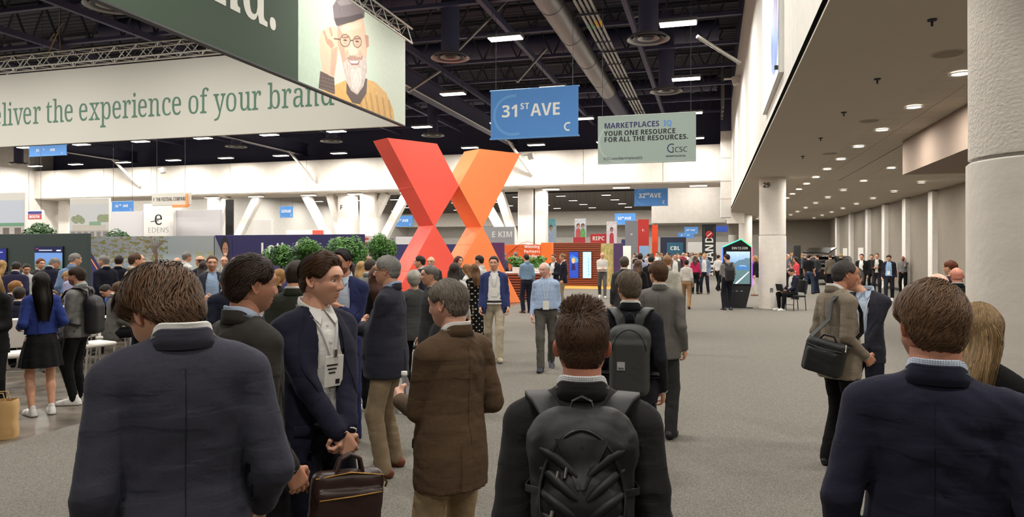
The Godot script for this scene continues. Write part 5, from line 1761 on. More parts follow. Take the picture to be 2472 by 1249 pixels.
func leaf_cluster(n: int, rx: float, ry: float, sd: int, size: float) -> MB:
	var mb := MB.new()
	var r := RandomNumberGenerator.new()
	r.seed = sd
	var blobs := []
	for k in 9: blobs.append([Vector3(r.randf_range(-1, 1), r.randf_range(-0.8, 1), r.randf_range(-1, 1)) * Vector3(rx, ry, rx) * 0.55, r.randf_range(0.35, 0.6)])
	for k in n:
		var bl: Array = blobs[r.randi() % 9]
		var d := Vector3(r.randfn(), r.randfn(), r.randfn()).normalized()
		var p: Vector3 = bl[0] + d * Vector3(rx, ry, rx) * bl[1] * r.randf_range(0.75, 1.05)
		var nn := (d + Vector3(r.randf_range(-0.7, 0.7), r.randf_range(-0.3, 0.9), r.randf_range(-0.7, 0.7))).normalized()
		var t := nn.cross(Vector3(r.randf() - 0.5, r.randf() - 0.8, r.randf() - 0.5)).normalized()
		var s := nn.cross(t)
		var L := size * r.randf_range(0.7, 1.3)
		var i := mb.vert(p - t * L * 0.5); mb.vert(p + s * L * 0.26 - nn * L * 0.06); mb.vert(p + t * L * 0.5 - nn * L * 0.12); mb.vert(p - s * L * 0.26 - nn * L * 0.06)
		mb.vert(p + nn * L * 0.05)
		mb.tri(i, i + 4, i + 1); mb.tri(i + 1, i + 4, i + 2); mb.tri(i + 2, i + 4, i + 3); mb.tri(i + 3, i + 4, i)
	return mb
func tree(u: float, v: float, d: float, r: float, label: String, sd: int):
	var base := gp(u, d, 0.012)
	var y := yat(v, d)
	var o := thing("potted_tree", label, "tree", base, 0.0, "potted ficus trees along the navy wall")
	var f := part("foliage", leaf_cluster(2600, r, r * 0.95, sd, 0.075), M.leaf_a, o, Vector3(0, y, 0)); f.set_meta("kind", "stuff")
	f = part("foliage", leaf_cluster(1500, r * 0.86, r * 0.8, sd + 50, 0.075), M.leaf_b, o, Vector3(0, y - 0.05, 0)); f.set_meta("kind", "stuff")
	part("stem", tb([Vector3(0, 0.35, 0), Vector3(0.03, y * 0.55, 0.02), Vector3(0, y, 0)], 0.03, 7), M.trunk, o)
	var m := MB.new()
	m.lathe([Vector2(0.0, 0.0), Vector2(0.16, 0.0), Vector2(0.2, 0.4), Vector2(0.18, 0.4), Vector2(0.17, 0.36), Vector2(0.0, 0.36)], 20)
	part("pot", m, M.white, o)

func tv(o: Node3D, at: Vector3, w: float, h: float, im: Image, called := "screen", e := 0.7):
	var s := part(called, bx(at + Vector3(0, h / 2, 0.02), Vector3(w + 0.04, h + 0.04, 0.05), Basis.IDENTITY, 0.006), M.black, o)
	part("picture", sheet(w, h, 0.048), print_mat(im, 0.3, e), s, at)
func booths():
	# lounge walls behind the seated people
	var fw := panel("booth_wall", "dark green booth wall carrying two screens", "booth wall", -90, 208, 565, 700, 18.2, 0.12, M.forest_wall, true)
	var w: float = fw.get_meta("w")
	var sx := func(u: float) -> float: return gp(u, onz(u, 18.2)).x - fw.position.x
	tv(fw, Vector3(sx.call(120), 1.28, 0), 1.15, 0.72, screen_print(1))
	tv(fw, Vector3(sx.call(-14), 1.22, 0), 1.15, 0.72, screen_print(0))
	var mu := panel("booth_wall", "painted garden mural wall with navy triangles beside dark green wall", "booth wall", 209, 512, 571, 700, 22.1, 0.1, M.navy_wall, true)
	w = mu.get_meta("w")
	var gm := MB.new()
	gm.quad(Vector3(-w / 2 + 0.05, 2.43, 0.005), Vector3(w / 2, 2.43, 0.005), Vector3(w / 2, 0.6, 0.005), Vector3(-w / 2 + 0.05, 0.6, 0.005))
	part("mural_print", gm, print_mat(garden_print()), mu)
	var tri := MB.new()
	tri.extrude(PackedVector2Array([Vector2(-w / 2, 2.0), Vector2(-w / 2, 0.3), Vector2(-w / 2 + 1.3, 0.3)]), 0.01, Transform3D(Basis.IDENTITY, Vector3(0, 0, 0.014)))
	part("navy_triangle", tri, M.navy_wall, mu)
	part("orange_line", bx(Vector3(-w / 2 + 0.5, 1.1, 0.016), Vector3(0.04, 1.7, 0.006), Basis(Vector3.BACK, 0.66)), M.orange_skin, mu)
	var nw := panel("booth_wall", "navy wall lettered Let's behind the potted trees", "booth wall", 513, 872, 567, 700, 22.1, 0.1, M.navy_wall, true)
	w = nw.get_meta("w")
	words("Let's fo", 0.55, M.letter_white, nw, Vector3(gp(628, onz(628, 22.1)).x - nw.position.x, 1.96, 0.004), true, "Droid Sans", HORIZONTAL_ALIGNMENT_LEFT)
	var wp := Image.create(128, 128, false, Image.FORMAT_RGB8)
	wp.fill(Color(0.16, 0.14, 0.34))
	fill(wp, oval(0.5, 0.45, 0.3, 0.42), Color(0.12, 0.09, 0.08)); fill(wp, [Vector2(0.22, 0.4), Vector2(0.5, 0.3), Vector2(0.8, 0.4), Vector2(0.86, 1), Vector2(0.18, 1)], Color(0.13, 0.10, 0.09), 0.3)
	fill(wp, oval(0.53, 0.5, 0.19, 0.27), Color(0.70, 0.50, 0.40)); fill(wp, oval(0.54, 0.66, 0.09, 0.035), Color(0.88, 0.82, 0.78))
	fill(wp, oval(0.45, 0.47, 0.04, 0.015), Color(0.2, 0.12, 0.1)); fill(wp, oval(0.62, 0.47, 0.04, 0.015), Color(0.2, 0.12, 0.1))
	part("portrait_print", sheet(0.62, 1.0, 0.006), print_mat(wp), nw, Vector3(gp(543, onz(543, 22.1)).x - nw.position.x, 1.42, 0))
	var tr2 := MB.new()
	tr2.extrude(PackedVector2Array([Vector2(-w / 2, 2.44), Vector2(-w / 2, 1.2), Vector2(-w / 2 + 0.62, 1.2)]), 0.008, Transform3D(Basis.IDENTITY, Vector3(0, 0, 0.010)))
	part("grey_triangle", tr2, mat(Color(0.52, 0.54, 0.56), 0.7), nw)
	var st := panel("stripe_panel", "white end panel with orange stripes beside navy wall", "booth wall", 873, 905, 569, 700, 22.3, 0.08, M.white, true)
	for k in 11: part("stripe", bx(Vector3(-0.14, 0.9 + k * 0.14, 0.006), Vector3(0.24 + 0.08 * (k % 3), 0.05, 0.008)), M.orange_skin if k % 2 else M.red_skin, st)
	tree(678, 618, 19.5, 0.46, "potted ficus tree, smaller and first in the row from the mural", 11)
	tree(738, 612, 18.8, 0.52, "potted ficus tree just behind the young man in navy suit", 12)
	tree(834, 606, 18.2, 0.50, "potted ficus tree behind the bearded man in blue suit", 13)
	tree(914, 602, 20.4, 0.50, "potted ficus tree standing before the orange striped panel", 14)
	# booths behind the lounge
	var pub := panel("picture_wall", "pale booth wall printed with a shop front under palm trees", "booth wall", 168, 262, 479, 640, 27.0, 0.15, M.white, true)
	part("print", sheet(pub.get_meta("w"), 2.1, 0.006), print_mat(store_print(0)), pub, Vector3(0, 2.0, 0))
	var lp := panel("picture_wall", "booth wall printed with store awnings and green planters", "booth wall", -60, 60, 466, 640, 26.0, 0.15, M.white, true)
	part("print", sheet(lp.get_meta("w") * 0.96, 2.3, 0.006), print_mat(store_print(1)), lp, Vector3(0, 2.0, 0))
	var ed := panel("booth_tower", "white booth tower with a black swash letter e emblem", "booth wall", 346, 418, 492, 640, 30.0, 0.6, M.white, true)
	words("EDENS", 0.34, mat(Color(0.62, 0.61, 0.62), 0.6), ed, Vector3(0, 2.95, 0.004), false, "Droid Sans", HORIZONTAL_ALIGNMENT_CENTER, 1.3)
	words("e", 0.95, M.ink, ed, Vector3(0.02, 3.55, 0.004), false, "Droid Serif", HORIZONTAL_ALIGNMENT_CENTER, 1.1, Basis.IDENTITY, "emblem")
	part("emblem_stroke", bx(Vector3(-0.22, 3.42, 0.006), Vector3(0.5, 0.035, 0.006), Basis(Vector3.BACK, 0.12)), M.ink, ed)
	panel("booth_wing", "pale grey booth wall between shop front picture and white tower", "booth wall", 263, 345, 511, 640, 30.2, 0.2, M.grey_pale, true)
	panel("booth_wing", "pale grey booth wall between white tower and black vertical banner", "booth wall", 423, 531, 507, 640, 30.2, 0.2, M.grey_pale, true)
	var fe := panel("festival_sign", "cream hanging sign with orange corner edge and dark capitals", "sign", 362, 462, 466, 496, 29.0, 0.1, M.cream, false, "", -0.08)
	hang(fe, fe.get_meta("h"), 0.9)
	words("F  THE FESTIVAL COMPANIES", 0.25, mat(Color(0.28, 0.22, 0.22), 0.7), fe, Vector3(0, fe.get_meta("h") * 0.5, 0.004), true, "Droid Sans", HORIZONTAL_ALIGNMENT_CENTER, 0.66)
	part("orange_edge", bx(Vector3(0.6, -0.05, 0.0), Vector3(0.9, 0.12, 0.14)), M.orange_skin, fe)
	part("orange_edge", bx(Vector3(1.06, 0.22, 0.0), Vector3(0.10, 0.62, 0.14)), M.orange_skin, fe)
	var bo := panel("booth_sign", "blue and red hanging sign reading BOOTH", "sign", 62, 105, 508, 530, 28.0, 0.05, M.white)
	hang(bo, bo.get_meta("h"), 0.4)
	part("blue_band", bx(Vector3(0, 0.34, 0.004), Vector3(0.92, 0.14, 0.01)), mat(Color(0.20, 0.22, 0.50), 0.6), bo)
	part("red_band", bx(Vector3(0, 0.13, 0.004), Vector3(0.92, 0.24, 0.01)), mat(Color(0.72, 0.25, 0.28), 0.6), bo)
	words("BOOTH", 0.2, M.letter_white, bo, Vector3(0, 0.13, 0.012))
	for q in [[92, 553, 26.5, 0.7, "leafy green plant rising behind the dark green wall"], [285, 556, 31.5, 0.7, "leafy green plant rising behind the garden mural"]]:
		var pl := thing("leafy_plant", q[4], "plant", gp(q[0], q[2], 0.012))
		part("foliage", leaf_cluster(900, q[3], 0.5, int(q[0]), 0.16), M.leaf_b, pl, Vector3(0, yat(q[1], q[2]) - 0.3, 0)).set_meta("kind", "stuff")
		part("stem", tb([Vector3(0, 0, 0), Vector3(0, yat(q[1], q[2]) - 0.3, 0)], 0.04, 7), M.trunk, pl)
	panel("vertical_banner", "plain black vertical banner beside the pale grey booth", "banner", 544, 562, 482, 620, 31.0, 0.1, M.black, true)
	for q in [[612, 655, 530, 34.0, "white booth board between the slanting struts"], [690, 780, 556, 36.0, "low white booth counter wall below the bridge pillars"], [955, 1000, 572, 40.0, "grey booth wall beside the red sculpture"]]:
		panel("booth_board", q[4], "booth wall", q[0], q[1], q[2], 640, q[3], 0.2, M.white if q[0] < 900 else M.grey_pale, true)
	panel("booth_block", "small red booth corner beyond the potted trees", "booth wall", 754, 772, 556, 570, 35.0, 0.4, M.red_skin, true)
	# booths right behind the sculpture
	panel("navy_booth", "navy booth wall with orange line behind the red sculpture", "booth wall", 952, 1128, 590, 700, 30.0, 0.15, M.navy_wall, true)
	panel("navy_booth", "purple booth wall behind the orange sculpture's leg", "booth wall", 1185, 1216, 586, 700, 29.0, 0.15, mat(Color(0.30, 0.13, 0.32), 0.6), true)
	var kim := panel("grey_booth", "grey booth wall with white capitals behind the sculpture", "booth wall", 1128, 1240, 548, 700, 42.0, 0.2, mat(Color(0.50, 0.50, 0.51), 0.7), true)
	words("E KIM", 0.5, mat(Color(0.72, 0.72, 0.72), 0.7), kim, Vector3(0.75, 2.92, 0.004))
	var ow := panel("orange_booth", "orange booth wall with white lettering beside the sculpture", "booth wall", 1214, 1306, 591, 700, 34.0, 0.15, mat(Color(0.85, 0.36, 0.10), 0.6), true)
	words("Winning\nPartners\nStudios", 0.2, M.letter_white, ow, Vector3(0.52, 1.86, 0.004))
	for k in 5: arc(ow, Vector3(-0.5 + k * 0.2, 1.5, 0.003), 0.35 + k * 0.12, 0.02, 0, 170, mat(Color(0.70, 0.25, 0.06), 0.6), "line_art")
	panel("orange_pillar", "plain orange pillar beside the slatted timber wall", "booth wall", 1306, 1331, 586, 700, 33.6, 0.5, mat(Color(0.93, 0.45, 0.13), 0.6), true)
	var sl := panel("slat_wall", "reddish timber slat wall with two tall screens", "booth wall", 1331, 1450, 588, 700, 38.0, 0.1, mat(Color(0.20, 0.10, 0.07), 0.8), true)
	var wv: float = sl.get_meta("w")
	for k in 24: part("slat", bx(Vector3(0, 0.08 + k * 0.097, 0.03), Vector3(wv, 0.055, 0.05)), M.slat, sl)
	var X2 := func(u: float) -> float: return gp(u, onz(u, 38.0)).x - sl.position.x
	tv(sl, Vector3(X2.call(1386), 0.42, 0.06), 0.50, 1.42, screen_print(3), "screen", 0.8)
	tv(sl, Vector3(X2.call(1418), 0.42, 0.06), 0.46, 1.42, screen_print(4), "screen", 0.8)
	var gp2 := panel("nature_panel", "green nature photo panel at the end of the slat wall", "booth wall", 1450, 1481, 588, 700, 38.0, 0.1, M.white, true)
	var gi := Image.create(64, 128, false, Image.FORMAT_RGB8)
	for y in 128:
		for x in 64: gi.set_pixel(x, y, Color(0.50, 0.55, 0.28).lerp(Color(0.72, 0.62, 0.46), clampf(0.5 + 1.2 * noise.get_noise_2d(x * 9.0, y * 5.0), 0, 1)))
	part("print", sheet(gp2.get_meta("w"), gp2.get_meta("h"), 0.006), print_mat(gi), gp2)
	panel("purple_pillar", "dark purple column beside the green nature panel", "booth wall", 1481, 1502, 588, 700, 37.8, 0.4, mat(Color(0.22, 0.14, 0.30), 0.6), true)
	var of := part("floor_mat", bx(Vector3.ZERO, Vector3(4.6, 0.016, 3.4)), mat(Color(0.86, 0.56, 0.18), 0.6)); tag(of, "orange yellow floor mat before the slatted timber wall", "floor mat")
	of.position = gp(1395, 37.0, 0.014)
	# counter with greenery by the sculpture
	var co := thing("slat_counter", "low timber slat counter topped with green plants", "counter", gp(1264, 27.8, 0.012))
	part("counter_body", bx(Vector3(0, 0.5, 0), Vector3(1.6, 1.0, 0.7)), mat(Color(0.20, 0.10, 0.07), 0.8), co)
	for k in 10: part("slat", bx(Vector3(0, 0.06 + k * 0.1, 0.37), Vector3(1.64, 0.06, 0.04)), M.slat, co)
	part("counter_top", bx(Vector3(0, 1.02, 0), Vector3(1.7, 0.05, 0.8), Basis.IDENTITY, 0.01), M.white, co)
	for q in [[1248, 634, 27.7, 0.36], [1292, 634, 27.9, 0.42]]:
		var pl := thing("counter_plant", "broad leafy plant on the slat counter, %s" % ("beside the sculpture's orange leg" if q[0] < 1260 else "behind the older man in light blue shirt"), "plant", gp(q[0], q[2], 1.057))
		part("foliage", leaf_cluster(420, q[3], 0.3, int(q[0]), 0.17), M.leaf_a, pl, Vector3(0, 0.32, 0)).set_meta("kind", "stuff")
		part("pot", bx(Vector3(0, 0.1, 0), Vector3(0.3, 0.2, 0.3), Basis.IDENTITY, 0.02), M.white, pl)
	# far posters and banners
	var far := [
		["poster_stand", "tall poster of a man before turquoise sky beyond the orange pillar", 1318, 1342, 528, 590, 50.0, Color(0.62, 0.70, 0.74), ""],
		["poster_stand", "tall grey poster of two women above a red box", 1387, 1415, 528, 575, 54.0, Color(0.66, 0.68, 0.71), ""],
		["red_box", "plain red box standing below the grey poster", 1384, 1412, 573, 590, 52.0, Color(0.66, 0.16, 0.20), ""],
		["booth_sign", "red sign with white capitals beyond the slat wall", 1425, 1464, 565, 588, 50.0, Color(0.75, 0.17, 0.20), "RIPC"],
		["poster_stand", "white poster with red figure beside the red lettered sign", 1464, 1489, 535, 590, 49.0, Color(0.82, 0.78, 0.80), ""],
		["grey_booth", "grey booth wall with white wave emblem", 1509, 1540, 533, 600, 56.0, Color(0.52, 0.53, 0.55), "≈"],
		["vertical_banner", "red vertical banner with white letter F emblem", 1540, 1566, 530, 622, 52.0, Color(0.70, 0.16, 0.12), "r."],
		["vertical_banner", "orange red vertical banner lettered downward beside red banner", 1574, 1588, 543, 622, 53.0, Color(0.90, 0.30, 0.12), ""],
		["booth_block", "dark blue booth front over the far crowd", 1594, 1656, 573, 620, 70.0, Color(0.13, 0.14, 0.24), ""],
		["booth_sign", "teal sign with three white capitals over the far crowd", 1610, 1649, 586, 614, 68.0, Color(0.16, 0.36, 0.46), "CBL"],
		["light_panel", "pale blue panel at foot of the red vertical banner", 1543, 1566, 594, 624, 51.0, Color(0.55, 0.68, 0.82), ""],
		["white_booth", "white booth block beside the purple column", 1493, 1523, 594, 640, 45.0, Color(0.82, 0.81, 0.78), ""],
		["booth_block", "navy booth strip below the white wave wall", 1500, 1540, 578, 600, 60.0, Color(0.15, 0.17, 0.36), ""],
		["blue_sign", "royal blue sign beside the black vertical banner", 1728, 1757, 546, 560, 75.0, Color(0.18, 0.30, 0.66), ""],
		["white_booth", "white end booth with blue band beyond the far crowd", 1660, 1760, 585, 625, 88.0, Color(0.80, 0.79, 0.77), ""],
		["grey_booth", "dark grey booth under the bridge beside white pillar", 905, 950, 575, 640, 50.0, Color(0.45, 0.45, 0.47), ""],
	]
	for q in far:
		var o := panel(q[0], q[1], "banner" if "banner" in q[0] else ("sign" if "sign" in q[0] else "booth wall"), q[2], q[3], q[4], q[5], q[6], 0.15, mat(q[7], 0.6), q[0] != "blue_sign")
		if q[0] == "blue_sign": hang(o, o.get_meta("h"), 0.4)
		var hh: float = o.get_meta("h"); var ww: float = o.get_meta("w")
		var dd := onz((q[2] + q[3]) / 2.0, q[6])
		if q[0] == "poster_stand":   # printed figures
			var figs: Array = {1318: [[0.0, Color(0.60, 0.66, 0.78), Color(0.72, 0.52, 0.42)]], 1387: [[-0.2, Color(0.68, 0.3, 0.32), Color(0.72, 0.5, 0.4)], [0.22, Color(0.36, 0.60, 0.34), Color(0.6, 0.45, 0.36)]], 1464: [[0.0, Color(0.7, 0.2, 0.26), Color(0.66, 0.45, 0.4)]]}[q[2]]
			var im := Image.create(96, 192, false, Image.FORMAT_RGB8)
			var bg: Color = q[7]
			im.fill(bg)
			fill(im, [Vector2(0, 0), Vector2(1, 0), Vector2(1, 0.25), Vector2(0, 0.35)], Color(0.42, 0.66, 0.70) if q[2] == 1318 else bg.lightened(0.3), 0.2)
			for g in figs:
				var cx: float = 0.5 + g[0]
				fill(im, oval(cx, 0.30, 0.15, 0.09), Color(0.20, 0.14, 0.11)); fill(im, oval(cx + 0.01, 0.33, 0.11, 0.075), g[2])
				fill(im, [Vector2(cx - 0.24, 1), Vector2(cx - 0.2, 0.5), Vector2(cx - 0.08, 0.42), Vector2(cx + 0.1, 0.42), Vector2(cx + 0.2, 0.5), Vector2(cx + 0.26, 1)], g[1], 0.4)
			part("print", sheet(ww * 0.94, hh - yat(q[5], dd) + 0.3, 0.006), print_mat(im), o, Vector3(0, yat(q[5], dd) - 0.3, 0))
		if q[8]: words(q[8], minf(ww * 0.34, 1.0), M.letter_white, o, Vector3(0, (yat(q[4], dd) + yat(q[5], dd)) / 2 + (0.6 if q[8] == "r." else 0.0), 0.004))
	# vertical black banner
	var inl := panel("vertical_banner", "tall black vertical banner with red and white globe emblem", "banner", 1695, 1728, 541, 640, 58.0, 0.12, M.black, true)
	var iw: float = inl.get_meta("w"); var ih: float = inl.get_meta("h")
	words("INLAND", 0.85, M.letter_white, inl, Vector3(0.03, ih - 2.55, 0.006), true, "Droid Sans", HORIZONTAL_ALIGNMENT_CENTER, 0.95, Basis(Vector3.BACK, PI / 2))
	for s in [-1, 1]: part("border_line", bx(Vector3(s * iw * 0.36, ih / 2, 0.004), Vector3(0.03, ih - 0.5, 0.006)), mat(Color(0.4, 0.4, 0.4), 0.6), inl)
	var gl := MB.new(); gl.ball(Vector3(0.03, ih - 0.85, 0.0), Vector3(0.3, 0.3, 0.03), 20, 10)
	part("globe_emblem", gl, mat(Color(0.72, 0.14, 0.14), 0.6), inl)
	part("globe_band", bx(Vector3(0.03, ih - 0.85, 0.035), Vector3(0.44, 0.07, 0.01), Basis(Vector3.BACK, 0.7)), M.letter_white, inl)
	# loudspeaker-like stand and screens in the corridor opening
	panel("tower_stand", "tall black equipment stand in the corridor opening", "stand", 1917, 1933, 593, 660, 44.0, 0.7, M.black, true)
	panel("blue_sign", "upright blue sign in the corridor opening", "sign", 1893, 1899, 583, 612, 46.0, 0.1, mat(Color(0.18, 0.32, 0.68), 0.6), true)

func kiosk():
	var o := thing("display_kiosk", "black pointed display kiosk edged with coloured light strips", "kiosk", gp(1779, 23.4, 0.006), turn_for(1779, 176.0))
	var w := 0.46
	var out := PackedVector2Array([Vector2(-w, 0.72), Vector2(w, 0.72), Vector2(w, 2.0), Vector2(0.12, 2.26), Vector2(-w, 2.0)])
	var m := MB.new(); m.extrude(out, 0.22, Transform3D(Basis.IDENTITY, Vector3(0, 0, 0.11)))
	part("head_case", m, M.black_gloss, o)
	m = MB.new(); m.extrude(PackedVector2Array([Vector2(-0.34, 0.03), Vector2(0.28, 0.03), Vector2(0.44, 0.72), Vector2(-0.44, 0.72)]), 0.26, Transform3D(Basis.IDENTITY, Vector3(0, 0, 0.13)))
	part("lower_case", m, M.black, o)
	part("base_plate", bx(Vector3(0, 0.015, 0), Vector3(0.95, 0.03, 0.6)), M.black, o)
	for k in 3: part("vent_slot", bx(Vector3(-0.16 + k * 0.15, 0.55, 0.135), Vector3(0.07, 0.02, 0.01)), M.alu, o)
	part("screen", bx(Vector3(0.03, 1.32, 0.112), Vector3(0.80, 1.12, 0.01)), M.black, o)
	part("picture", sheet(0.74, 1.06, 0.12), print_mat(screen_print(2), 0.3, 0.8), o, Vector3(0.03, 0.79, 0))
	words("ENVISION", 0.105, M.letter_white, o, Vector3(0.08, 1.96, 0.116), true, "Droid Sans Mono", HORIZONTAL_ALIGNMENT_CENTER, 1.0)
	for s in [[Vector3(-w, 0.72, 0.11), Vector3(-w, 2.0, 0.11), Color(0.25, 0.35, 1.0)], [Vector3(-w, 2.0, 0.11), Vector3(0.12, 2.26, 0.11), Color(0.2, 0.95, 0.65)], [Vector3(0.12, 2.26, 0.11), Vector3(w, 2.0, 0.11), Color(0.2, 0.9, 0.45)], [Vector3(w, 2.0, 0.11), Vector3(w, 1.5, 0.11), Color(1.0, 0.35, 0.5)], [Vector3(w, 1.5, 0.11), Vector3(w, 0.72, 0.11), Color(0.55, 0.25, 1.0)]]:
		part("light_strip", tb([s[0], s[1]], 0.018, 6), glow(s[2], 2.2), o)

func chair(at: Vector3, turn: float, label: String, dark := false) -> Node3D:
	var m: Material = M.black if dark else M.chair_white
	var o := thing("meeting_chair", label, "chair", at, turn, "black stacking chairs" if dark else "white lounge chairs")
	part("seat", bx(Vector3(0, 0.45, 0), Vector3(0.46, 0.06, 0.46), Basis.IDENTITY, 0.02), m, o)
	part("backrest", bx(Vector3(0, 0.76, -0.23), Vector3(0.45, 0.40, 0.05), Basis(Vector3.RIGHT, -0.12), 0.02), m, o)
	for x in [-0.2, 0.2]:
		part("leg", tb([Vector3(x, 0.0, 0.2), Vector3(x, 0.43, 0.19)], 0.013, 6), M.alu if not dark else M.black, o)
		part("leg", tb([Vector3(x, 0.0, -0.24), Vector3(x, 0.45, -0.2), Vector3(x, 0.9, -0.25)], 0.013, 6), M.alu if not dark else M.black, o)
	part("stretcher", tb([Vector3(-0.2, 0.18, 0.2), Vector3(0.2, 0.18, 0.2)], 0.010, 6), M.alu if not dark else M.black, o)
	return o
func lounge():
	for q in [[226, 10.7, 60.0, "white lounge chair with back turned, behind the man in grey jacket"], [30, 9.6, 0.0, "white lounge chair beside the woman in blue blazer"], [270, 11.7, 90.0, "white chair under the seated man in grey suit"], [35, 12.0, 90.0, "white chair under the seated fair haired man"], [200, 11.9, 20.0, "white lounge chair of the seated brown haired woman"], [288, 13.2, -60.0, "white lounge chair of the person in blue shirt"], [126, 11.3, 175.0, "white lounge chair of the young woman behind the blue blazer"]]:
		chair(gp(q[0], q[1], 0.0), turn_for(q[0], q[2]), q[3])
	for q in [[80, 17.2, 1.05, 0.45, "white high table under the dark green wall"], [312, 12.3, 0.74, 0.4, "white round table beside the seated man in grey suit"]]:
		var o := thing("round_table", q[4], "table", gp(q[0], q[1], 0.0))
		var m := MB.new(); m.lathe([Vector2(0, q[2] - 0.03), Vector2(q[3], q[2] - 0.03), Vector2(q[3], q[2]), Vector2(0, q[2])], 32)
		part("table_top", m, M.chair_white, o)
		part("pedestal", tb([Vector3(0, 0.02, 0), Vector3(0, q[2] - 0.03, 0)], 0.035, 10), M.alu, o)
		m = MB.new(); m.lathe([Vector2(0, 0), Vector2(q[3] * 0.6, 0), Vector2(q[3] * 0.6, 0.012), Vector2(0.03, 0.03)], 28)
		part("foot_plate", m, M.alu, o)
	var ow := thing("lounge_panel", "low mauve and white lounge divider behind the chairs", "divider", gp(262, 14.9, 0.0), turn_for(262, 170.0))
	part("board", bx(Vector3(0, 0.42, 0), Vector3(1.5, 0.84, 0.06), Basis.IDENTITY, 0.01), mat(Color(0.42, 0.28, 0.30), 0.5), ow)
	part("top_rail", bx(Vector3(0, 0.86, 0), Vector3(1.54, 0.05, 0.1), Basis.IDENTITY, 0.01), M.white, ow)
	# paper bag on the concrete at the carpet's edge
	var bag := thing("paper_bag", "tan paper bag standing on the concrete floor", "bag", gp(2, 7.0, 0.0), 0.5)
	var s := MB.new()
	var rows := []
	for k in 6:
		var y := k * 0.075
		var wv := 0.13 + 0.006 * sin(k * 2.0)
		var row := []
		for q in [[-1, -1], [0, -1.06], [1, -1], [1.04, 0], [1, 1], [0, 1.05], [-1, 1], [-1.03, 0]]: row.append(Vector3(q[0] * wv, y, q[1] * (0.08 + 0.004 * cos(k * 3.0))))
		rows.append(row)
	s.grid(rows, true, false)
	s.grid([rows[5], rows[5].map(func(p): return p * Vector3(0.96, 1, 0.94)), rows[0].map(func(p): return p * Vector3(0.96, 1, 0.94) + Vector3(0, 0.01, 0))], true, false)
	part("paper_body", s, M.kraft, bag)
	for z in [-0.05, 0.05]: part("handle", tb([Vector3(-0.06, 0.36, z), Vector3(-0.04, 0.45, z), Vector3(0.04, 0.45, z), Vector3(0.06, 0.36, z)], 0.005, 5), M.kraft, bag)

func corridor_things():
	for q in [[2250, 47], [2118, 190], [2037, 271], [1981, 333], [1938, 377]]:
		var d: float = 2.41 * FL / (HZ - q[1])
		var o := thing("sprinkler", "small dark sprinkler head in the beige corridor ceiling", "sprinkler", gp(q[0], d, 4.25), 0.0, "sprinklers of the corridor ceiling")
		part("escutcheon", tb([Vector3(0, 0, 0), Vector3(0, -0.015, 0)], 0.045, 12), M.roof_dark, o)
		part("nozzle", tb([Vector3(0, -0.01, 0), Vector3(0, -0.07, 0)], 0.012, 8), M.roof_dark, o)
	for q in [[2288, 130, "nearest the big white column"], [2098, 292, "before the dropped bulkhead"], [2003, 371, "halfway along the corridor"]]:
		var d: float = 2.41 * FL / (HZ - q[1])
		var o := thing("ceiling_speaker", "round beige flush speaker in corridor ceiling, " + q[2], "speaker", gp(q[0], d, 4.248))
		var m := MB.new(); m.lathe([Vector2(0.0, -0.012), Vector2(0.15, -0.012), Vector2(0.165, -0.004), Vector2(0.165, 0.0)], 24)
		part("grille", m, mat(Color(0.52, 0.48, 0.42), 0.9), o)
		m = MB.new(); m.lathe([Vector2(0.165, -0.006), Vector2(0.18, -0.01), Vector2(0.185, 0.0)], 24)
		part("rim", m, M.ceil_beige, o)
	# camera boxes and conduits on the upper wall
	for q in [[1768, 195, 28.0, "white camera box on the upper wall near the vertical pipes"], [1275, 378, 41.5, "white floodlight on the bridge beside the orange arm"], [388, 412, 44.0, "white floodlight on the bridge above the festival sign"]]:
		var o := thing("wall_floodlight", q[3], "fixture", pt(q[0], q[1], q[2]))
		part("case", bx(Vector3(0.15, 0, 0), Vector3(0.32, 0.34, 0.3), Basis(Vector3.BACK, 0.2), 0.03), M.wall, o)
		part("arm", bx(Vector3(-0.12, 0.1, -0.1), Vector3(0.4, 0.07, 0.07)), M.wall, o)
	# car with raised tailgate far down the corridor
	var car := thing("car", "black car with raised tailgate parked at the corridor's end", "car", gp(2012, 41.0, 0.006), turn_for(2012, 20.0))
	var F := Field.new(Vector3(-1.1, 0.1, -2.5), Vector3(1.1, 1.9, 2.5), 0.07)
	F.rbox(Vector3(0, 0.68, 0), Vector3(0.92, 0.38, 2.25), 0.16, 0.05); F.rbox(Vector3(0, 1.2, -0.35), Vector3(0.78, 0.42, 1.35), 0.25, 0.12)
	var m := MB.new(); F.mesh(m); part("body_shell", m, M.black_gloss, car)
	part("tailgate", bx(Vector3(0, 1.92, -2.1), Vector3(1.5, 0.08, 1.1), Basis(Vector3.RIGHT, -0.25), 0.03), M.black_gloss, car)
	for x in [-0.85, 0.85]:
		for z in [-1.45, 1.45]: part("wheel", tb([Vector3(x - 0.11, 0.34, z), Vector3(x + 0.11, 0.34, z)], 0.34, 20), M.black, car)
		part("tail_light", bx(Vector3(x * 0.9, 0.95, -2.24), Vector3(0.22, 0.14, 0.06), Basis.IDENTITY, 0.01), mat(Color(0.5, 0.05, 0.04), 0.3), car)
	part("window_glass", bx(Vector3(0, 1.32, -0.3), Vector3(1.58, 0.28, 2.0), Basis.IDENTITY, 0.04), mat(Color(0.10, 0.11, 0.12), 0.1), car)
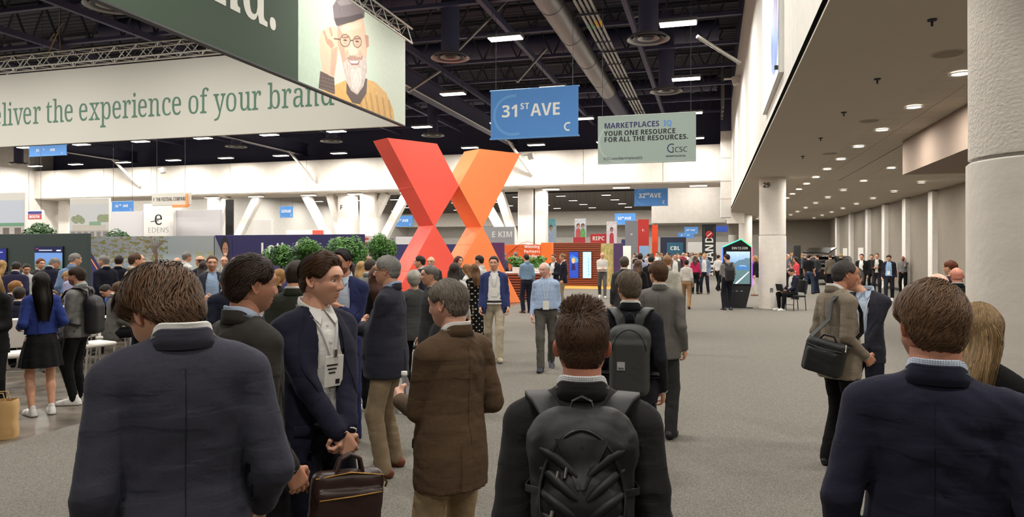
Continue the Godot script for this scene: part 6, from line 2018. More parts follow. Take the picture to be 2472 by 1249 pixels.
# ---------- who is there ----------
const NAVY := Color(0.15, 0.15, 0.22)
const DNAVY := Color(0.115, 0.12, 0.17)
const CHAR := Color(0.22, 0.22, 0.22)
const BLK := Color(0.075, 0.075, 0.08)
const WHT := Color(0.86, 0.85, 0.83)
const SKY := Color(0.62, 0.70, 0.82)
const KHA := Color(0.58, 0.51, 0.41)
const SAND := Color(0.70, 0.65, 0.56)
const HBRN := Color(0.29, 0.21, 0.15)
const HDRK := Color(0.155, 0.12, 0.10)
const HGRY := Color(0.46, 0.44, 0.42)
const HBLD := Color(0.58, 0.45, 0.28)
const HWHT := Color(0.74, 0.73, 0.71)
const OPEN := [0.07, 0.035, 0.06, 0.05]
const WIDE := [0.11, 0.09, 0.085, 0.055]
func pp(u: float, d: float, h: float, f: float, label: String, q := {}) -> Node3D:
	var p := {"u": u, "d": d, "h": h, "f": f, "lb": label}
	p.merge(q, true)
	return person(p)
func ribbon(path: Array, wdir: Vector3, w: float, th: float) -> MB:
	var mb := MB.new()
	var g := []
	for k in path.size():
		var d: Vector3 = (path[mini(k + 1, path.size() - 1)] - path[maxi(k - 1, 0)]).normalized()
		var wd := (wdir - d * wdir.dot(d)).normalized() * w * 0.5
		var n := d.cross(wd).normalized() * th * 0.5
		g.append([path[k] - wd - n, path[k] + wd - n, path[k] + wd * 1.06, path[k] + wd + n, path[k] - wd + n, path[k] - wd * 1.06])
	mb.grid(g, true, false)
	return mb
func worn(called: String, label: String, cat: String, who: Node3D) -> Node3D:
	var o := thing(called, label, cat)
	o.transform = who.transform
	return o
func backpack(who: Node3D, label: String, col: Color, big: bool, kind := "nylon", fine := true) -> Node3D:
	var o := worn("backpack", label, "backpack", who)
	var m := cloth(col, kind)
	var F := Field.new(Vector3(-0.24, 0.84, -0.46), Vector3(0.24, 1.62, -0.05), 0.010 if fine else 0.022)
	var up := 0.04 if big else 0.0
	if big:
		F.cap(Vector3(-0.05, 1.36 + up, -0.185), Vector3(0.05, 1.36 + up, -0.185), 0.092, 0.092, 0.02, 1.35)
		F.rbox(Vector3(0, 1.15 + up, -0.20), Vector3(0.142, 0.26, 0.08), 0.065, 0.06)
		F.rbox(Vector3(0, 1.08 + up, -0.27), Vector3(0.122, 0.185, 0.06), 0.055, 0.03)
		F.cap(Vector3(-0.035, 1.25 + up, -0.245), Vector3(0.035, 1.25 + up, -0.245), 0.07, 0.07, 0.03)
	else:
		F.cap(Vector3(-0.025, 1.295, -0.19), Vector3(0.025, 1.295, -0.19), 0.10, 0.10, 0.02, 1.5)
		F.rbox(Vector3(0, 1.13, -0.205), Vector3(0.142, 0.235, 0.072), 0.06, 0.07)
		F.rbox(Vector3(0, 1.10, -0.265), Vector3(0.120, 0.19, 0.035), 0.033, 0.03)
	var b := MB.new()
	F.mesh(b)
	crease(b, 0.012 if big else 0.006, 31.0)
	part("main_bag", b, m, o)
	for s in [-1.0, 1.0]:
		part("shoulder_strap", ribbon([Vector3(s * 0.055, 1.37, -0.15), Vector3(s * 0.078, 1.45, -0.150), Vector3(s * 0.115, 1.492, -0.10), Vector3(s * 0.138, 1.496, -0.03), Vector3(s * 0.142, 1.46, 0.06), Vector3(s * 0.140, 1.36, 0.128), Vector3(s * 0.155, 1.18, 0.130), Vector3(s * 0.19, 1.06, 0.02), Vector3(s * 0.17, 1.02, -0.12)], Vector3(1, 0, -s * 0.4), 0.064, 0.020), m, o)
	part("grab_loop", ribbon([Vector3(-0.035, 1.42 + up, -0.17), Vector3(-0.026, 1.462 + up, -0.166), Vector3(0.0, 1.475 + up, -0.165), Vector3(0.026, 1.462 + up, -0.166), Vector3(0.035, 1.42 + up, -0.17)], Vector3(0, 0, 1), 0.022, 0.006), M.black, o)
	var zp := []
	for k in 23:
		var a := PI * k / 22
		zp.append(F.back_of(cos(a) * (0.112 if big else 0.115), 1.22 + up + sin(a) * (0.185 if big else 0.145), 0.001))
	part("zip", tb(zp, 0.005, 6), M.black, o)
	if not fine: return o
	if big:
		for s in [-1.0, 1.0]:
			part("side_pocket", bx(Vector3(s * 0.155, 1.02, -0.2), Vector3(0.03, 0.20, 0.12), Basis.IDENTITY, 0.012), m, o)
			for y in [1.05, 1.27]: part("side_strap", ribbon([Vector3(s * 0.146, y, -0.15), Vector3(s * 0.152, y + 0.01, -0.24), F.back_of(s * 0.105, y + 0.02, 0.004)], Vector3.UP, 0.018, 0.004), M.black, o)
			for k in 6:   # padded ribs sweeping up from the middle
				var l := []
				for i in 7:
					var t := i / 6.0
					l.append(F.back_of(s * lerpf(0.012, 0.112, t), 1.10 + k * 0.052 - 0.03 * (1.0 - t) + 0.035 * sin(t * 1.5), -0.003))
				part("padded_rib", tb(l, [0.006, 0.012, 0.014, 0.0145, 0.014, 0.012, 0.006], 8), m, o)
		var mesh_pocket := []
		for i in 6:
			var row := []
			for k in 5: row.append(F.back_of((k - 2) * 0.036 * (1.0 - i / 6.0), 1.425 - i * 0.024, 0.006 + 0.006 * sin(k * 2.1 + i)))
			mesh_pocket.append(row)
		var mp := MB.new(); mp.grid(mesh_pocket, false, true)
		part("top_pocket", mp, M.black, o)
		for q in [[0.062, 1.345], [0.04, 1.355], [0.075, 1.255], [0.098, 1.22], [-0.085, 1.02], [-0.07, 1.01]]:
			var c := F.back_of(q[0], q[1], 0.012)
			var zpull := part("zip_pull", tb([c, c + Vector3(0.006, -0.025, -0.008)], 0.0055, 6), M.chrome, o)
			part("cord", tb([c + Vector3(0.006, -0.025, -0.008), c + Vector3(0.014, -0.065, 0.0)], 0.0035, 5), M.black, zpull)
		for s in [-1.0, 1.0]:
			var l := []
			for i in 12: l.append(F.back_of(s * (0.09 + 0.022 * sin(i * 0.5)), 1.37 - i * 0.030, 0.010))
			part("cord", tb(l, 0.0045, 5), M.black, o)
		var gm := mat(Color(0.50, 0.50, 0.50), 0.6)
		var gc := F.back_of(-0.022, 1.075, 0.016)
		words("OSPREY", 0.032, gm, o, gc, true, "Droid Serif", HORIZONTAL_ALIGNMENT_CENTER, 1.1, Basis(Vector3.UP, PI) * Basis(Vector3.BACK, 0.14))
		for s in [-1.0, 1.0]: part("emblem_wing", ribbon([gc + Vector3(0, -0.05, 0.002), gc + Vector3(s * 0.018, -0.035, 0.001), gc + Vector3(s * 0.034, -0.013, 0.0)], Vector3.UP, 0.010, 0.003), gm, o)
		part("emblem_tail", bx(gc + Vector3(0, -0.06, 0.002), Vector3(0.010, 0.022, 0.003)), gm, o)
		part("water_bottle", tb([Vector3(-0.19, 0.93, -0.2), Vector3(-0.19, 1.12, -0.2), Vector3(-0.19, 1.14, -0.2), Vector3(-0.19, 1.17, -0.2)], [0.035, 0.035, 0.02, 0.02], 14), M.black_gloss, o)
	else:
		var pc := F.back_of(0.055, 1.115, 0.004)
		part("patch", bx(pc, Vector3(0.054, 0.058, 0.006)), mat(Color(0.62, 0.62, 0.62), 0.5), o)
		words("TECH", 0.016, M.ink, o, pc + Vector3(0, -0.016, -0.004), true, "Droid Sans", HORIZONTAL_ALIGNMENT_CENTER, 1.1, Basis(Vector3.UP, PI))
		var c := F.back_of(0.02, 1.372, 0.006)
		part("zip_pull", tb([c, c + Vector3(0.008, -0.035, -0.006)], 0.005, 6), M.chrome, o)
	return o
func phone(who: Node3D, s: float, label: String):
	var hx: Transform3D = who.get_meta("arm")[s].hand
	var o := worn("phone", label, "phone", who)
	var X := part("case", bx(Vector3.ZERO, Vector3(0.075, 0.15, 0.009), Basis.IDENTITY, 0.003), M.black_gloss, o)
	X.transform = hx * Transform3D(Basis.IDENTITY, Vector3(0, -0.10, 0.03))
	part("glass", bx(Vector3(0, 0, 0.005), Vector3(0.068, 0.14, 0.001)), mat(Color(0.12, 0.14, 0.18), 0.1), X)

func foreground():
	pp(440, 2.05, 1.87, -4.0, "man seen from behind in slate blue suit, bushy brown hair, head bowed", {"lod": 0, "j": Color(0.25, 0.25, 0.295), "sh": WHT, "tr": Color(0.16, 0.16, 0.20), "hs": "bushy", "hc": Color(0.36, 0.265, 0.19), "hp": Vector3(34, 30, 0), "crane": Vector3(0, -0.035, 0.04), "ar": Vector3(0.235, 0.97, 0.14), "sw": 0.97, "hem": 0.78})
	pp(598, 3.1, 1.83, 58.0, "man in charcoal jacket and light blue shirt looking at the young man", {"lod": 0, "j": Color(0.215, 0.205, 0.19), "sh": Color(0.66, 0.71, 0.79), "hs": "full", "hc": Color(0.17, 0.115, 0.085), "open": WIDE, "hp": Vector3(0, -12, 0), "sk": Color(0.74, 0.53, 0.42), "beard": 0.25})
	var young := pp(765, 3.5, 1.84, 146.0, "young man in navy suit and white shirt speaking, holding a brown briefcase", {"lod": 0, "j": Color(0.135, 0.135, 0.20), "sh": WHT, "tr": Color(0.10, 0.10, 0.15), "hs": "quiff", "hc": Color(0.25, 0.165, 0.10), "open": [0.12, 0.085, 0.06, 0.05], "hp": Vector3(2, 26, 0), "al": Vector3(0.0, 0.955, 0.25), "ar": Vector3(0.055, 0.95, 0.26), "hl": [Vector3(-0.55, -0.8, 0.2), Vector3(-0.4, -0.1, -0.8)], "hr": [Vector3(-0.45, -0.85, 0.2), Vector3(-0.4, -0.1, -0.8)], "cl": 1.0, "cr": 1.0, "x": ["lanyard", "badge", "belt"], "badge_y": 1.28, "sk": Color(0.80, 0.60, 0.50), "cuff": 0.95})
	briefcase(young)
	var brown := pp(1092, 3.4, 1.72, -40.0, "man in brown tweed jacket with grey hair holding a water bottle", {"lod": 0, "j": Color(0.40, 0.315, 0.235), "jk": "tweed", "sh": WHT, "tr": Color(0.62, 0.53, 0.41), "hs": "short", "hc": Color(0.40, 0.36, 0.32), "hp": Vector3(4, 16, 0), "al": Vector3(0.10, 1.13, 0.30), "ar": Vector3(0.20, 1.06, 0.20), "hl": [Vector3(-0.35, 0.15, 0.9), Vector3(-0.85, -0.1, -0.3)], "cl": 0.85, "be": 0.02, "hem": 0.74, "so": Color(0.25, 0.13, 0.08), "sk": Color(0.80, 0.60, 0.51)})
	bottle(brown)
	var pack := pp(1405, 2.05, 1.70, 0.0, "man in black jacket seen from behind wearing a large black backpack, spiky short hair", {"lod": 0, "j": Color(0.155, 0.15, 0.15), "sh": Color(0.80, 0.80, 0.80), "shk": "check", "tr": BLK, "hs": "spiky", "hc": Color(0.27, 0.19, 0.135), "sw": 1.02, "sk": Color(0.78, 0.52, 0.42), "crane": Vector3(0, -0.01, 0.01)})
	backpack(pack, "large black backpack with zip pulls worn by the spiky haired man", Color(0.065, 0.065, 0.065), true)
	pp(2262, 2.0, 1.76, 2.0, "broad man in dark navy jacket seen from behind, brown hair and short beard", {"lod": 0, "j": Color(0.15, 0.148, 0.215), "sh": Color(0.74, 0.78, 0.84), "shk": "check", "tr": DNAVY, "hs": "full", "hc": Color(0.36, 0.265, 0.185), "hp": Vector3(0, 24, 0), "sw": 1.06, "be": 0.025, "beard": 0.7, "sk": Color(0.76, 0.53, 0.43), "neck": 1.12, "jaw": 0.08, "al": Vector3(0.255, 0.90, 0.03), "ar": Vector3(0.25, 0.90, 0.05)})
	pp(2362, 2.9, 1.64, 28.0, "woman with long straight blonde hair and black top beside the white column", {"lod": 0, "j": BLK, "x": ["nocollar"], "hs": "long", "hc": Color(0.50, 0.405, 0.28), "sw": 0.84, "tr": BLK, "hp": Vector3(8, 15, 0), "curtain": 0.36})
	# second row
	var tweed := pp(2024, 6.0, 1.79, 56.0, "man in grey tweed jacket with black shoulder bag standing in profile", {"lod": 0, "j": Color(0.57, 0.52, 0.455), "jk": "tweed", "sh": WHT, "tr": Color(0.055, 0.05, 0.05), "hs": "receding", "hc": Color(0.25, 0.23, 0.22), "hp": Vector3(2, -14, 0), "crane": Vector3(0, -0.005, 0.045), "al": Vector3(0.20, 0.96, 0.14), "ar": Vector3(0.17, 0.965, 0.13), "cuff": 1.35, "sk": Color(0.68, 0.47, 0.37), "so": BLK, "hem": 0.77, "be": 0.015})
	shoulder_bag(tweed)
	pp(2088, 6.8, 1.72, 196.0, "man in dark navy jacket and pale blue shirt with clasped hands facing the tweed jacket", {"lod": 0, "j": Color(0.165, 0.165, 0.20), "sh": Color(0.66, 0.72, 0.80), "tr": DNAVY, "open": [0.06, 0.04, 0.055, 0.05], "hs": "receding", "hc": HGRY, "x": ["badge", "lanyard"], "badge_y": 1.10, "al": Vector3(0.0, 0.86, 0.22), "ar": Vector3(0.04, 0.86, 0.24), "cl": 0.9, "cr": 0.9, "hp": Vector3(0, -30, 0), "crane": Vector3(-0.085, -0.01, 0.02)})
	pp(938, 5.9, 1.82, -72.0, "grey haired man in navy blazer and khaki trousers with folded arms and glasses", {"lod": 0, "j": Color(0.185, 0.185, 0.225), "sh": SKY, "tr": Color(0.52, 0.45, 0.36), "hs": "short", "hc": Color(0.50, 0.49, 0.47), "x": ["glasses"], "al": Vector3(-0.06, 1.19, 0.24), "ar": Vector3(-0.10, 1.16, 0.26), "hl": [Vector3(-0.9, 0.1, 0.3), Vector3(0.1, 0, -1)], "be": 0.055, "so": Color(0.42, 0.20, 0.10), "hem": 0.78, "st": "wide", "pole": 0.9})
	pp(828, 6.8, 1.88, 196.0, "bearded man in bright navy suit with dark hair raising his fist to his chest", {"lod": 0, "j": Color(0.165, 0.185, 0.34), "sh": Color(0.74, 0.78, 0.84), "tr": Color(0.15, 0.17, 0.32), "open": WIDE, "hs": "short", "hc": Color(0.10, 0.075, 0.06), "beard": 1.0, "al": Vector3(0.04, 1.24, 0.24), "hl": [Vector3(-0.9, 0.2, 0.3), Vector3(-0.1, 0, -1)], "cl": 1.1, "so": Color(0.5, 0.3, 0.15), "hp": Vector3(0, -18, 0), "sk": Color(0.72, 0.50, 0.40)})
	pp(712, 5.75, 1.78, 14.0, "man in dark green jacket seen from behind, between charcoal and navy suits", {"j": Color(0.205, 0.215, 0.18), "hs": "short", "hc": HDRK, "so": WHT, "x": ["sneakers"], "tr": DNAVY, "hp": Vector3(0, -20, 0)})
	var g2 := pp(1522, 5.0, 1.71, 2.0, "man in dark jacket with a grey backpack, wavy grey brown hair", {"lod": 0, "j": Color(0.125, 0.125, 0.15), "hs": "full", "hc": Color(0.36, 0.31, 0.255), "hp": Vector3(0, 22, 0), "tr": Color(0.11, 0.11, 0.14), "be": 0.02})
	backpack(g2, "dark grey flat backpack with small square patch", Color(0.215, 0.22, 0.21), false)
	pp(1594, 7.0, 1.75, 8.0, "man in grey checked blazer seen from behind, brown hair and beard", {"lod": 0, "j": Color(0.44, 0.425, 0.41), "jk": "plaid", "hs": "full", "hc": Color(0.31, 0.215, 0.14), "beard": 0.8, "hp": Vector3(0, 38, 0), "tr": CHAR, "sw": 1.04, "be": 0.02})
	var a := pp(1193, 12.0, 1.78, 180.0, "dark haired man in blue checked blazer and cream trousers walking forward", {"j": Color(0.20, 0.24, 0.42), "jk": "plaid", "open": [0.14, 0.10, 0.09, 0.055], "sh": WHT, "tr": SAND, "x": ["badge", "lanyard", "belt"], "st": "walk", "hs": "short", "hc": HDRK, "so": Color(0.66, 0.60, 0.5), "badge_y": 1.22, "be": 0.02, "hp": Vector3(0, -8, 0)})
	pp(1318, 11.05, 1.69, 180.0, "older white haired man in light blue shirt and grey trousers with lanyard badge", {"sh": Color(0.66, 0.74, 0.86), "tr": Color(0.34, 0.33, 0.31), "x": ["badge", "lanyard", "belt", "sneakers"], "st": "walk2", "hs": "receding", "hc": HWHT, "so": Color(0.12, 0.13, 0.2), "hp": Vector3(4, -34, 0), "be": 0.02, "sk": Color(0.80, 0.60, 0.53), "lan": Color(0.80, 0.82, 0.86)})

func briefcase(who: Node3D):
	var o := thing("briefcase", "dark brown leather briefcase with brass zip held by the young man", "briefcase", gp(806, 3.18, 0.0), turn_for(806, 166.0))
	var F := Field.new(Vector3(-0.24, 0.5, -0.11), Vector3(0.24, 0.98, 0.12), 0.011)
	F.rbox(Vector3(0, 0.705, 0), Vector3(0.168, 0.15, 0.05), 0.045, 0.02)
	F.rbox(Vector3(0, 0.675, 0.055), Vector3(0.150, 0.105, 0.02), 0.018, 0.008)
	var m := MB.new(); F.mesh(m); crease(m, 0.006, 3.0)
	part("leather_body", m, M.brown_leather, o)
	part("pocket_zip", tb([Vector3(-0.14, 0.745, 0.072), Vector3(0.0, 0.755, 0.08), Vector3(0.14, 0.765, 0.072)], 0.004, 6), M.brass, o)
	part("top_zip", tb([Vector3(-0.155, 0.83, 0.035), Vector3(0.0, 0.852, 0.04), Vector3(0.155, 0.83, 0.035)], 0.004, 6), M.brass, o)
	for s in [-1.0, 1.0]:
		part("handle", tb([Vector3(-0.06, 0.845, s * 0.02), Vector3(-0.045, 0.905, s * 0.012), Vector3(0.0, 0.925, s * 0.008), Vector3(0.045, 0.905, s * 0.012), Vector3(0.06, 0.845, s * 0.02)], 0.009, 8), M.brown_leather, o)
		part("ring", tb([Vector3(s * 0.172, 0.80, 0.0), Vector3(s * 0.185, 0.785, 0.0), Vector3(s * 0.178, 0.765, 0.0)], 0.005, 6), M.brass, o)
	o.rotation.z = -0.08
func bottle(who: Node3D):
	var hx: Transform3D = who.transform * (who.get_meta("arm")[1.0].hand as Transform3D)
	var c := hx * Vector3(0.0, -0.085, 0.045)
	var o := thing("water_bottle", "clear plastic water bottle with white cap in the brown jacketed man's hand", "bottle", c - Vector3(0, 0.09, 0))
	var m := MB.new()
	m.lathe([Vector2(0.0, 0.0), Vector2(0.03, 0.0), Vector2(0.032, 0.01), Vector2(0.032, 0.06), Vector2(0.0305, 0.065), Vector2(0.032, 0.07), Vector2(0.032, 0.135), Vector2(0.02, 0.175), Vector2(0.012, 0.19), Vector2(0.012, 0.2)], 22)
	part("bottle_wall", m, M.clear, o)
	m = MB.new(); m.lathe([Vector2(0.0325, 0.085), Vector2(0.0328, 0.087), Vector2(0.0328, 0.132), Vector2(0.0325, 0.134)], 22)
	part("label_band", m, mat(Color(0.80, 0.81, 0.86), 0.5), o)
	m = MB.new(); m.lathe([Vector2(0.015, 0.193), Vector2(0.0155, 0.195), Vector2(0.0155, 0.212), Vector2(0.0, 0.214)], 18)
	part("cap", m, M.white, o)
func shoulder_bag(who: Node3D):
	var o := worn("shoulder_bag", "black nylon shoulder bag with silver clip on the tweed jacketed man", "bag", who)
	var c := Vector3(-0.17, 0.97, -0.24)
	var B := Basis(Vector3.UP, 0.7) * Basis(Vector3.BACK, 0.22)   # hangs askew behind the hip
	var F := Field.new(c - Vector3(0.28, 0.25, 0.28), c + Vector3(0.28, 0.25, 0.28), 0.014)
	F.rbox(c, Vector3(0.155, 0.14, 0.07), 0.035, 0.02, B)
	F.rbox(c + B * Vector3(0, -0.03, -0.075), Vector3(0.125, 0.10, 0.025), 0.022, 0.008, B)
	var m := MB.new(); F.mesh(m); crease(m, 0.007, 9.0)
	part("bag_body", m, cloth(Color(0.10, 0.10, 0.10), "nylon"), o)
	var W := func(x: float, y: float, z: float) -> Vector3: return c + B * Vector3(x, y, z)
	part("flap_edge", tb([W.call(-0.14, 0.085, -0.075), W.call(0.0, 0.075, -0.1), W.call(0.14, 0.085, -0.075)], 0.006, 6), M.black, o)
	part("strap", ribbon([W.call(0.145, 0.12, 0), Vector3(-0.115, 1.27, -0.165), Vector3(-0.112, 1.42, -0.14), Vector3(-0.108, 1.500, -0.04), Vector3(-0.12, 1.455, 0.065), Vector3(-0.135, 1.32, 0.115), Vector3(-0.185, 1.16, 0.085), Vector3(-0.225, 1.06, -0.05), W.call(-0.145, 0.12, 0)], Vector3(1, 0.2, 0), 0.045, 0.006), M.black, o)
	for s in [-1.0, 1.0]: part("clip", tb([W.call(s * 0.145, 0.145, -0.02), W.call(s * 0.153, 0.09, -0.04)], 0.010, 7), M.chrome, o)
	part("grip", tb([W.call(-0.07, 0.135, 0), W.call(-0.04, 0.18, 0), W.call(0.04, 0.18, 0), W.call(0.07, 0.135, 0)], 0.010, 7), M.black, o)

func middle():
	var w1 := pp(100, 8.0, 1.62, -12.0, "woman in short royal blue blazer and black skirt with very long dark hair", {"lod": 0, "j": Color(0.16, 0.22, 0.47), "hem": 1.0, "x": ["nocollar", "sneakers"], "hs": "long", "hc": Color(0.10, 0.075, 0.06), "curtain": 0.44, "sk_legs": true, "skirt_hem": 0.60, "tr": BLK, "so": WHT, "sw": 0.86, "al": Vector3(0.20, 1.08, 0.15), "ar": Vector3(0.2, 1.08, 0.15)})
	var c1 := pp(187, 8.6, 1.67, -62.0, "bearded man in light grey jacket and black jeans wearing a black backpack", {"lod": 0, "j": Color(0.46, 0.455, 0.44), "jk": "plain", "sh": Color(0.66, 0.72, 0.70), "tr": BLK, "x": ["sneakers"], "so": WHT, "hs": "short", "hc": Color(0.20, 0.14, 0.10), "beard": 1.0, "al": Vector3(0.12, 1.05, 0.26), "ar": Vector3(0.15, 1.05, 0.25), "hem": 0.86, "cuff": 0.85})
	backpack(c1, "plain black backpack of the bearded man in grey jacket", Color(0.06, 0.06, 0.065), false, "nylon", false)
	var fl := pp(-22, 7.6, 1.66, -150.0, "blonde woman in black top and trousers looking at her phone", {"j": BLK, "x": ["nocollar"], "hs": "long", "hc": Color(0.62, 0.50, 0.33), "al": Vector3(0.10, 1.10, 0.25), "ar": Vector3(0.12, 1.10, 0.25), "sw": 0.86, "tr": BLK})
	phone(fl, 1.0, "black phone held by the blonde woman in black")
	var L := "people around the lounge tables"
	pp(36, 12.0, 1.78, 80.0, "fair haired man in navy suit sitting in profile on a white chair", {"st": "sit", "j": NAVY, "hs": "short", "hc": Color(0.55, 0.38, 0.22), "al": Vector3(0.12, 1.1, 0.3), "ar": Vector3(0.12, 1.1, 0.3), "gr": L, "y": 0.0})
	pp(270, 11.6, 1.80, 80.0, "man in grey suit with cropped hair sitting in profile", {"st": "sit", "j": Color(0.37, 0.36, 0.345), "hs": "crop", "hc": HBRN, "open": OPEN, "lean": 8.0, "al": Vector3(0.14, 1.02, 0.34), "ar": Vector3(0.12, 1.04, 0.3), "x": ["badge"], "gr": L, "y": 0.0})
	pp(253, 14.0, 1.79, -30.0, "balding man in black suit standing with back turned before the mural", {"j": DNAVY, "hs": "crop", "hc": HGRY, "hp": Vector3(0, 30, 0), "gr": L})
	pp(287, 14.6, 1.78, 15.0, "dark haired man in black suit beside the balding man before the mural", {"j": DNAVY, "hs": "short", "hc": HDRK, "gr": L})
	pp(327, 10.8, 1.85, 66.0, "man in beige jacket with receding brown hair standing in the lounge", {"j": Color(0.66, 0.62, 0.54), "jk": "plain", "hs": "receding", "hc": HBRN, "tr": DNAVY, "hp": Vector3(0, -15, 0), "gr": L})
	pp(210, 13.0, 1.74, -35.0, "man in lilac striped shirt bending over the table", {"sh": Color(0.64, 0.63, 0.76), "lean": 48.0, "tr": KHA, "hs": "short", "hc": HBLD, "al": Vector3(0.2, 1.1, 0.36), "ar": Vector3(0.2, 1.1, 0.36), "gr": L, "x": ["belt"]})
	pp(170, 13.5, 1.84, 25.0, "grey haired man in light blue shirt with a dark strap across his back", {"sh": Color(0.50, 0.59, 0.74), "tr": KHA, "hs": "short", "hc": HGRY, "hp": Vector3(0, -45, 0), "lean": 10.0, "gr": L})
	pp(116, 14.0, 1.78, 35.0, "man in navy blazer with grey cropped hair looking down before the screen", {"j": NAVY, "hs": "crop", "hc": HGRY, "hp": Vector3(25, -30, 0), "lean": 8.0, "gr": L})
	pp(33, 13.4, 1.70, 10.0, "dark haired man in navy blazer bending before the blue screen", {"j": Color(0.18, 0.17, 0.27), "lean": 18.0, "hs": "short", "hc": HDRK, "gr": L})
	pp(63, 15.0, 1.62, 170.0, "young man in white shirt facing the dark green wall's table", {"sh": Color(0.74, 0.74, 0.73), "hs": "short", "hc": HDRK, "hp": Vector3(20, 0, 0), "gr": L})
	pp(97, 15.8, 1.70, 150.0, "red haired person in dark top behind the man in navy blazer", {"j": CHAR, "hs": "full", "hc": Color(0.36, 0.20, 0.12), "gr": L})
	pp(3, 14.5, 1.68, 20.0, "blonde woman in dark dress before the blue screen", {"j": BLK, "x": ["nocollar"], "hs": "long", "hc": HBLD, "sw": 0.86, "gr": L})
	pp(126, 11.3, 1.62, 175.0, "young woman sitting with face toward the aisle behind the blue blazer", {"st": "sit", "sh": Color(0.30, 0.28, 0.30), "hs": "long", "hc": HBRN, "sw": 0.85, "gr": L, "y": 0.0, "x": ["tee"]})
	pp(200, 11.8, 1.66, -20.0, "brown haired woman sitting with back turned by the lounge divider", {"st": "sit", "j": Color(0.30, 0.24, 0.24), "x": ["nocollar"], "hs": "long", "hc": Color(0.22, 0.15, 0.11), "sw": 0.86, "gr": L, "y": 0.0})
	pp(292, 13.2, 1.74, -120.0, "person in bright blue shirt sitting behind the man in grey suit", {"st": "sit", "sh": Color(0.36, 0.48, 0.78), "hs": "short", "hc": HDRK, "gr": L, "y": 0.0, "lean": 20.0, "hp": Vector3(20, 0, 0)})
	pp(46, 11.0, 1.70, 5.0, "dark haired person in navy sitting with back turned near the white table", {"st": "sit", "j": NAVY, "hs": "full", "hc": HDRK, "gr": L, "y": 0.0})
	# between the mural and the navy wall
	var C := "people gathered before the navy wall"
	var rg := pp(512, 11.0, 1.80, 178.0, "man with red framed glasses in navy vest over light blue shirt", {"j": Color(0.19, 0.20, 0.25), "open": WIDE, "sh": Color(0.58, 0.66, 0.76), "hs": "short", "hc": HBRN, "beard": 0.5, "x": ["glasses"], "al": Vector3(0.08, 1.1, 0.26), "ar": Vector3(0.1, 1.12, 0.26), "gr": C})
	pp(541, 16.0, 1.76, 178.0, "bald man with glasses in pale jacket before the printed woman's portrait", {"j": Color(0.58, 0.56, 0.52), "jk": "plain", "hs": "none", "hc": HGRY, "x": ["glasses"], "open": OPEN, "gr": C})
	pp(450, 16.5, 1.86, 60.0, "grey haired man in white shirt before the pale part of the mural", {"sh": WHT, "hs": "short", "hc": HGRY, "gr": C})
	pp(428, 15.5, 1.74, 0.0, "bald man in grey suit behind the bushy haired man", {"j": CHAR, "hs": "bald", "hc": HGRY, "gr": C})
	pp(484, 14.8, 1.78, -40.0, "bald man in dark suit beside the dark haired woman", {"j": DNAVY, "hs": "bald", "hc": HBRN, "gr": C})
	pp(492, 13.6, 1.68, 20.0, "dark haired woman in black before the mural's pale end", {"j": BLK, "x": ["nocollar"], "hs": "long", "hc": HDRK, "sw": 0.86, "gr": C})
	pp(500, 12.6, 1.52, 150.0, "person in salmon pink shirt behind the man with red framed glasses", {"sh": Color(0.80, 0.42, 0.42), "hs": "short", "hc": HBRN, "gr": C})
	pp(568, 14.2, 1.76, -20.0, "balding man in light jacket beside the navy wall", {"j": Color(0.62, 0.60, 0.56), "jk": "plain", "hs": "bald", "hc": HBRN, "gr": C})
	pp(546, 8.4, 1.60, -10.0, "person in dark navy blazer behind the man in charcoal jacket", {"j": Color(0.13, 0.14, 0.20), "hs": "short", "hc": HDRK, "gr": C})
	var bl := pp(672, 9.5, 1.62, 62.0, "blonde woman in black lifting a hand to her face", {"j": BLK, "x": ["nocollar"], "hs": "long", "hc": Color(0.52, 0.38, 0.22), "sw": 0.86, "al": Vector3(0.05, 1.46, 0.2), "ar": Vector3(0.05, 1.5, 0.18), "gr": C, "hem": 0.95})
	pp(843, 11.5, 1.70, 10.0, "woman with straight dark hair behind the bearded man in navy", {"j": CHAR, "x": ["nocollar"], "hs": "long", "hc": Color(0.16, 0.10, 0.07), "sw": 0.86, "gr": C})
	pp(872, 13.0, 1.68, 20.0, "blonde woman in dark red top behind the crowd", {"sh": Color(0.34, 0.10, 0.14), "x": ["tee"], "hs": "long", "hc": HBLD, "sw": 0.86, "gr": C})
	pp(893, 11.0, 1.74, 50.0, "man in pale grey jacket with short dark hair behind the curly haired woman", {"j": Color(0.52, 0.51, 0.48), "jk": "plain", "hs": "short", "hc": Color(0.22, 0.19, 0.17), "gr": C})
	pp(907, 8.2, 1.66, -15.0, "woman with wavy reddish brown hair and black top seen from behind", {"j": BLK, "x": ["nocollar", "sneakers"], "hs": "long", "hc": Color(0.25, 0.14, 0.095), "sw": 0.86, "curtain": 0.30, "so": WHT, "gr": C})
	pp(1000, 9.0, 1.60, 0.0, "woman with curly grey hair seen from behind", {"j": Color(0.30, 0.30, 0.30), "x": ["nocollar"], "hs": "curly", "hc": Color(0.55, 0.53, 0.49), "sw": 0.88, "gr": C})
	pp(1015, 13.5, 1.78, -80.0, "dark haired man in black suit in profile before the sculpture", {"j": DNAVY, "hs": "short", "hc": HDRK, "gr": C})
	pp(1041, 15.0, 1.76, -160.0, "bald man with glasses before the red sculpture", {"j": CHAR, "hs": "none", "hc": HGRY, "x": ["glasses"], "open": OPEN, "gr": C})
	pp(1040, 8.0, 1.70, -100.0, "man with short grey hair behind the brown tweed jacket", {"j": CHAR, "hs": "short", "hc": Color(0.36, 0.34, 0.32), "gr": C})
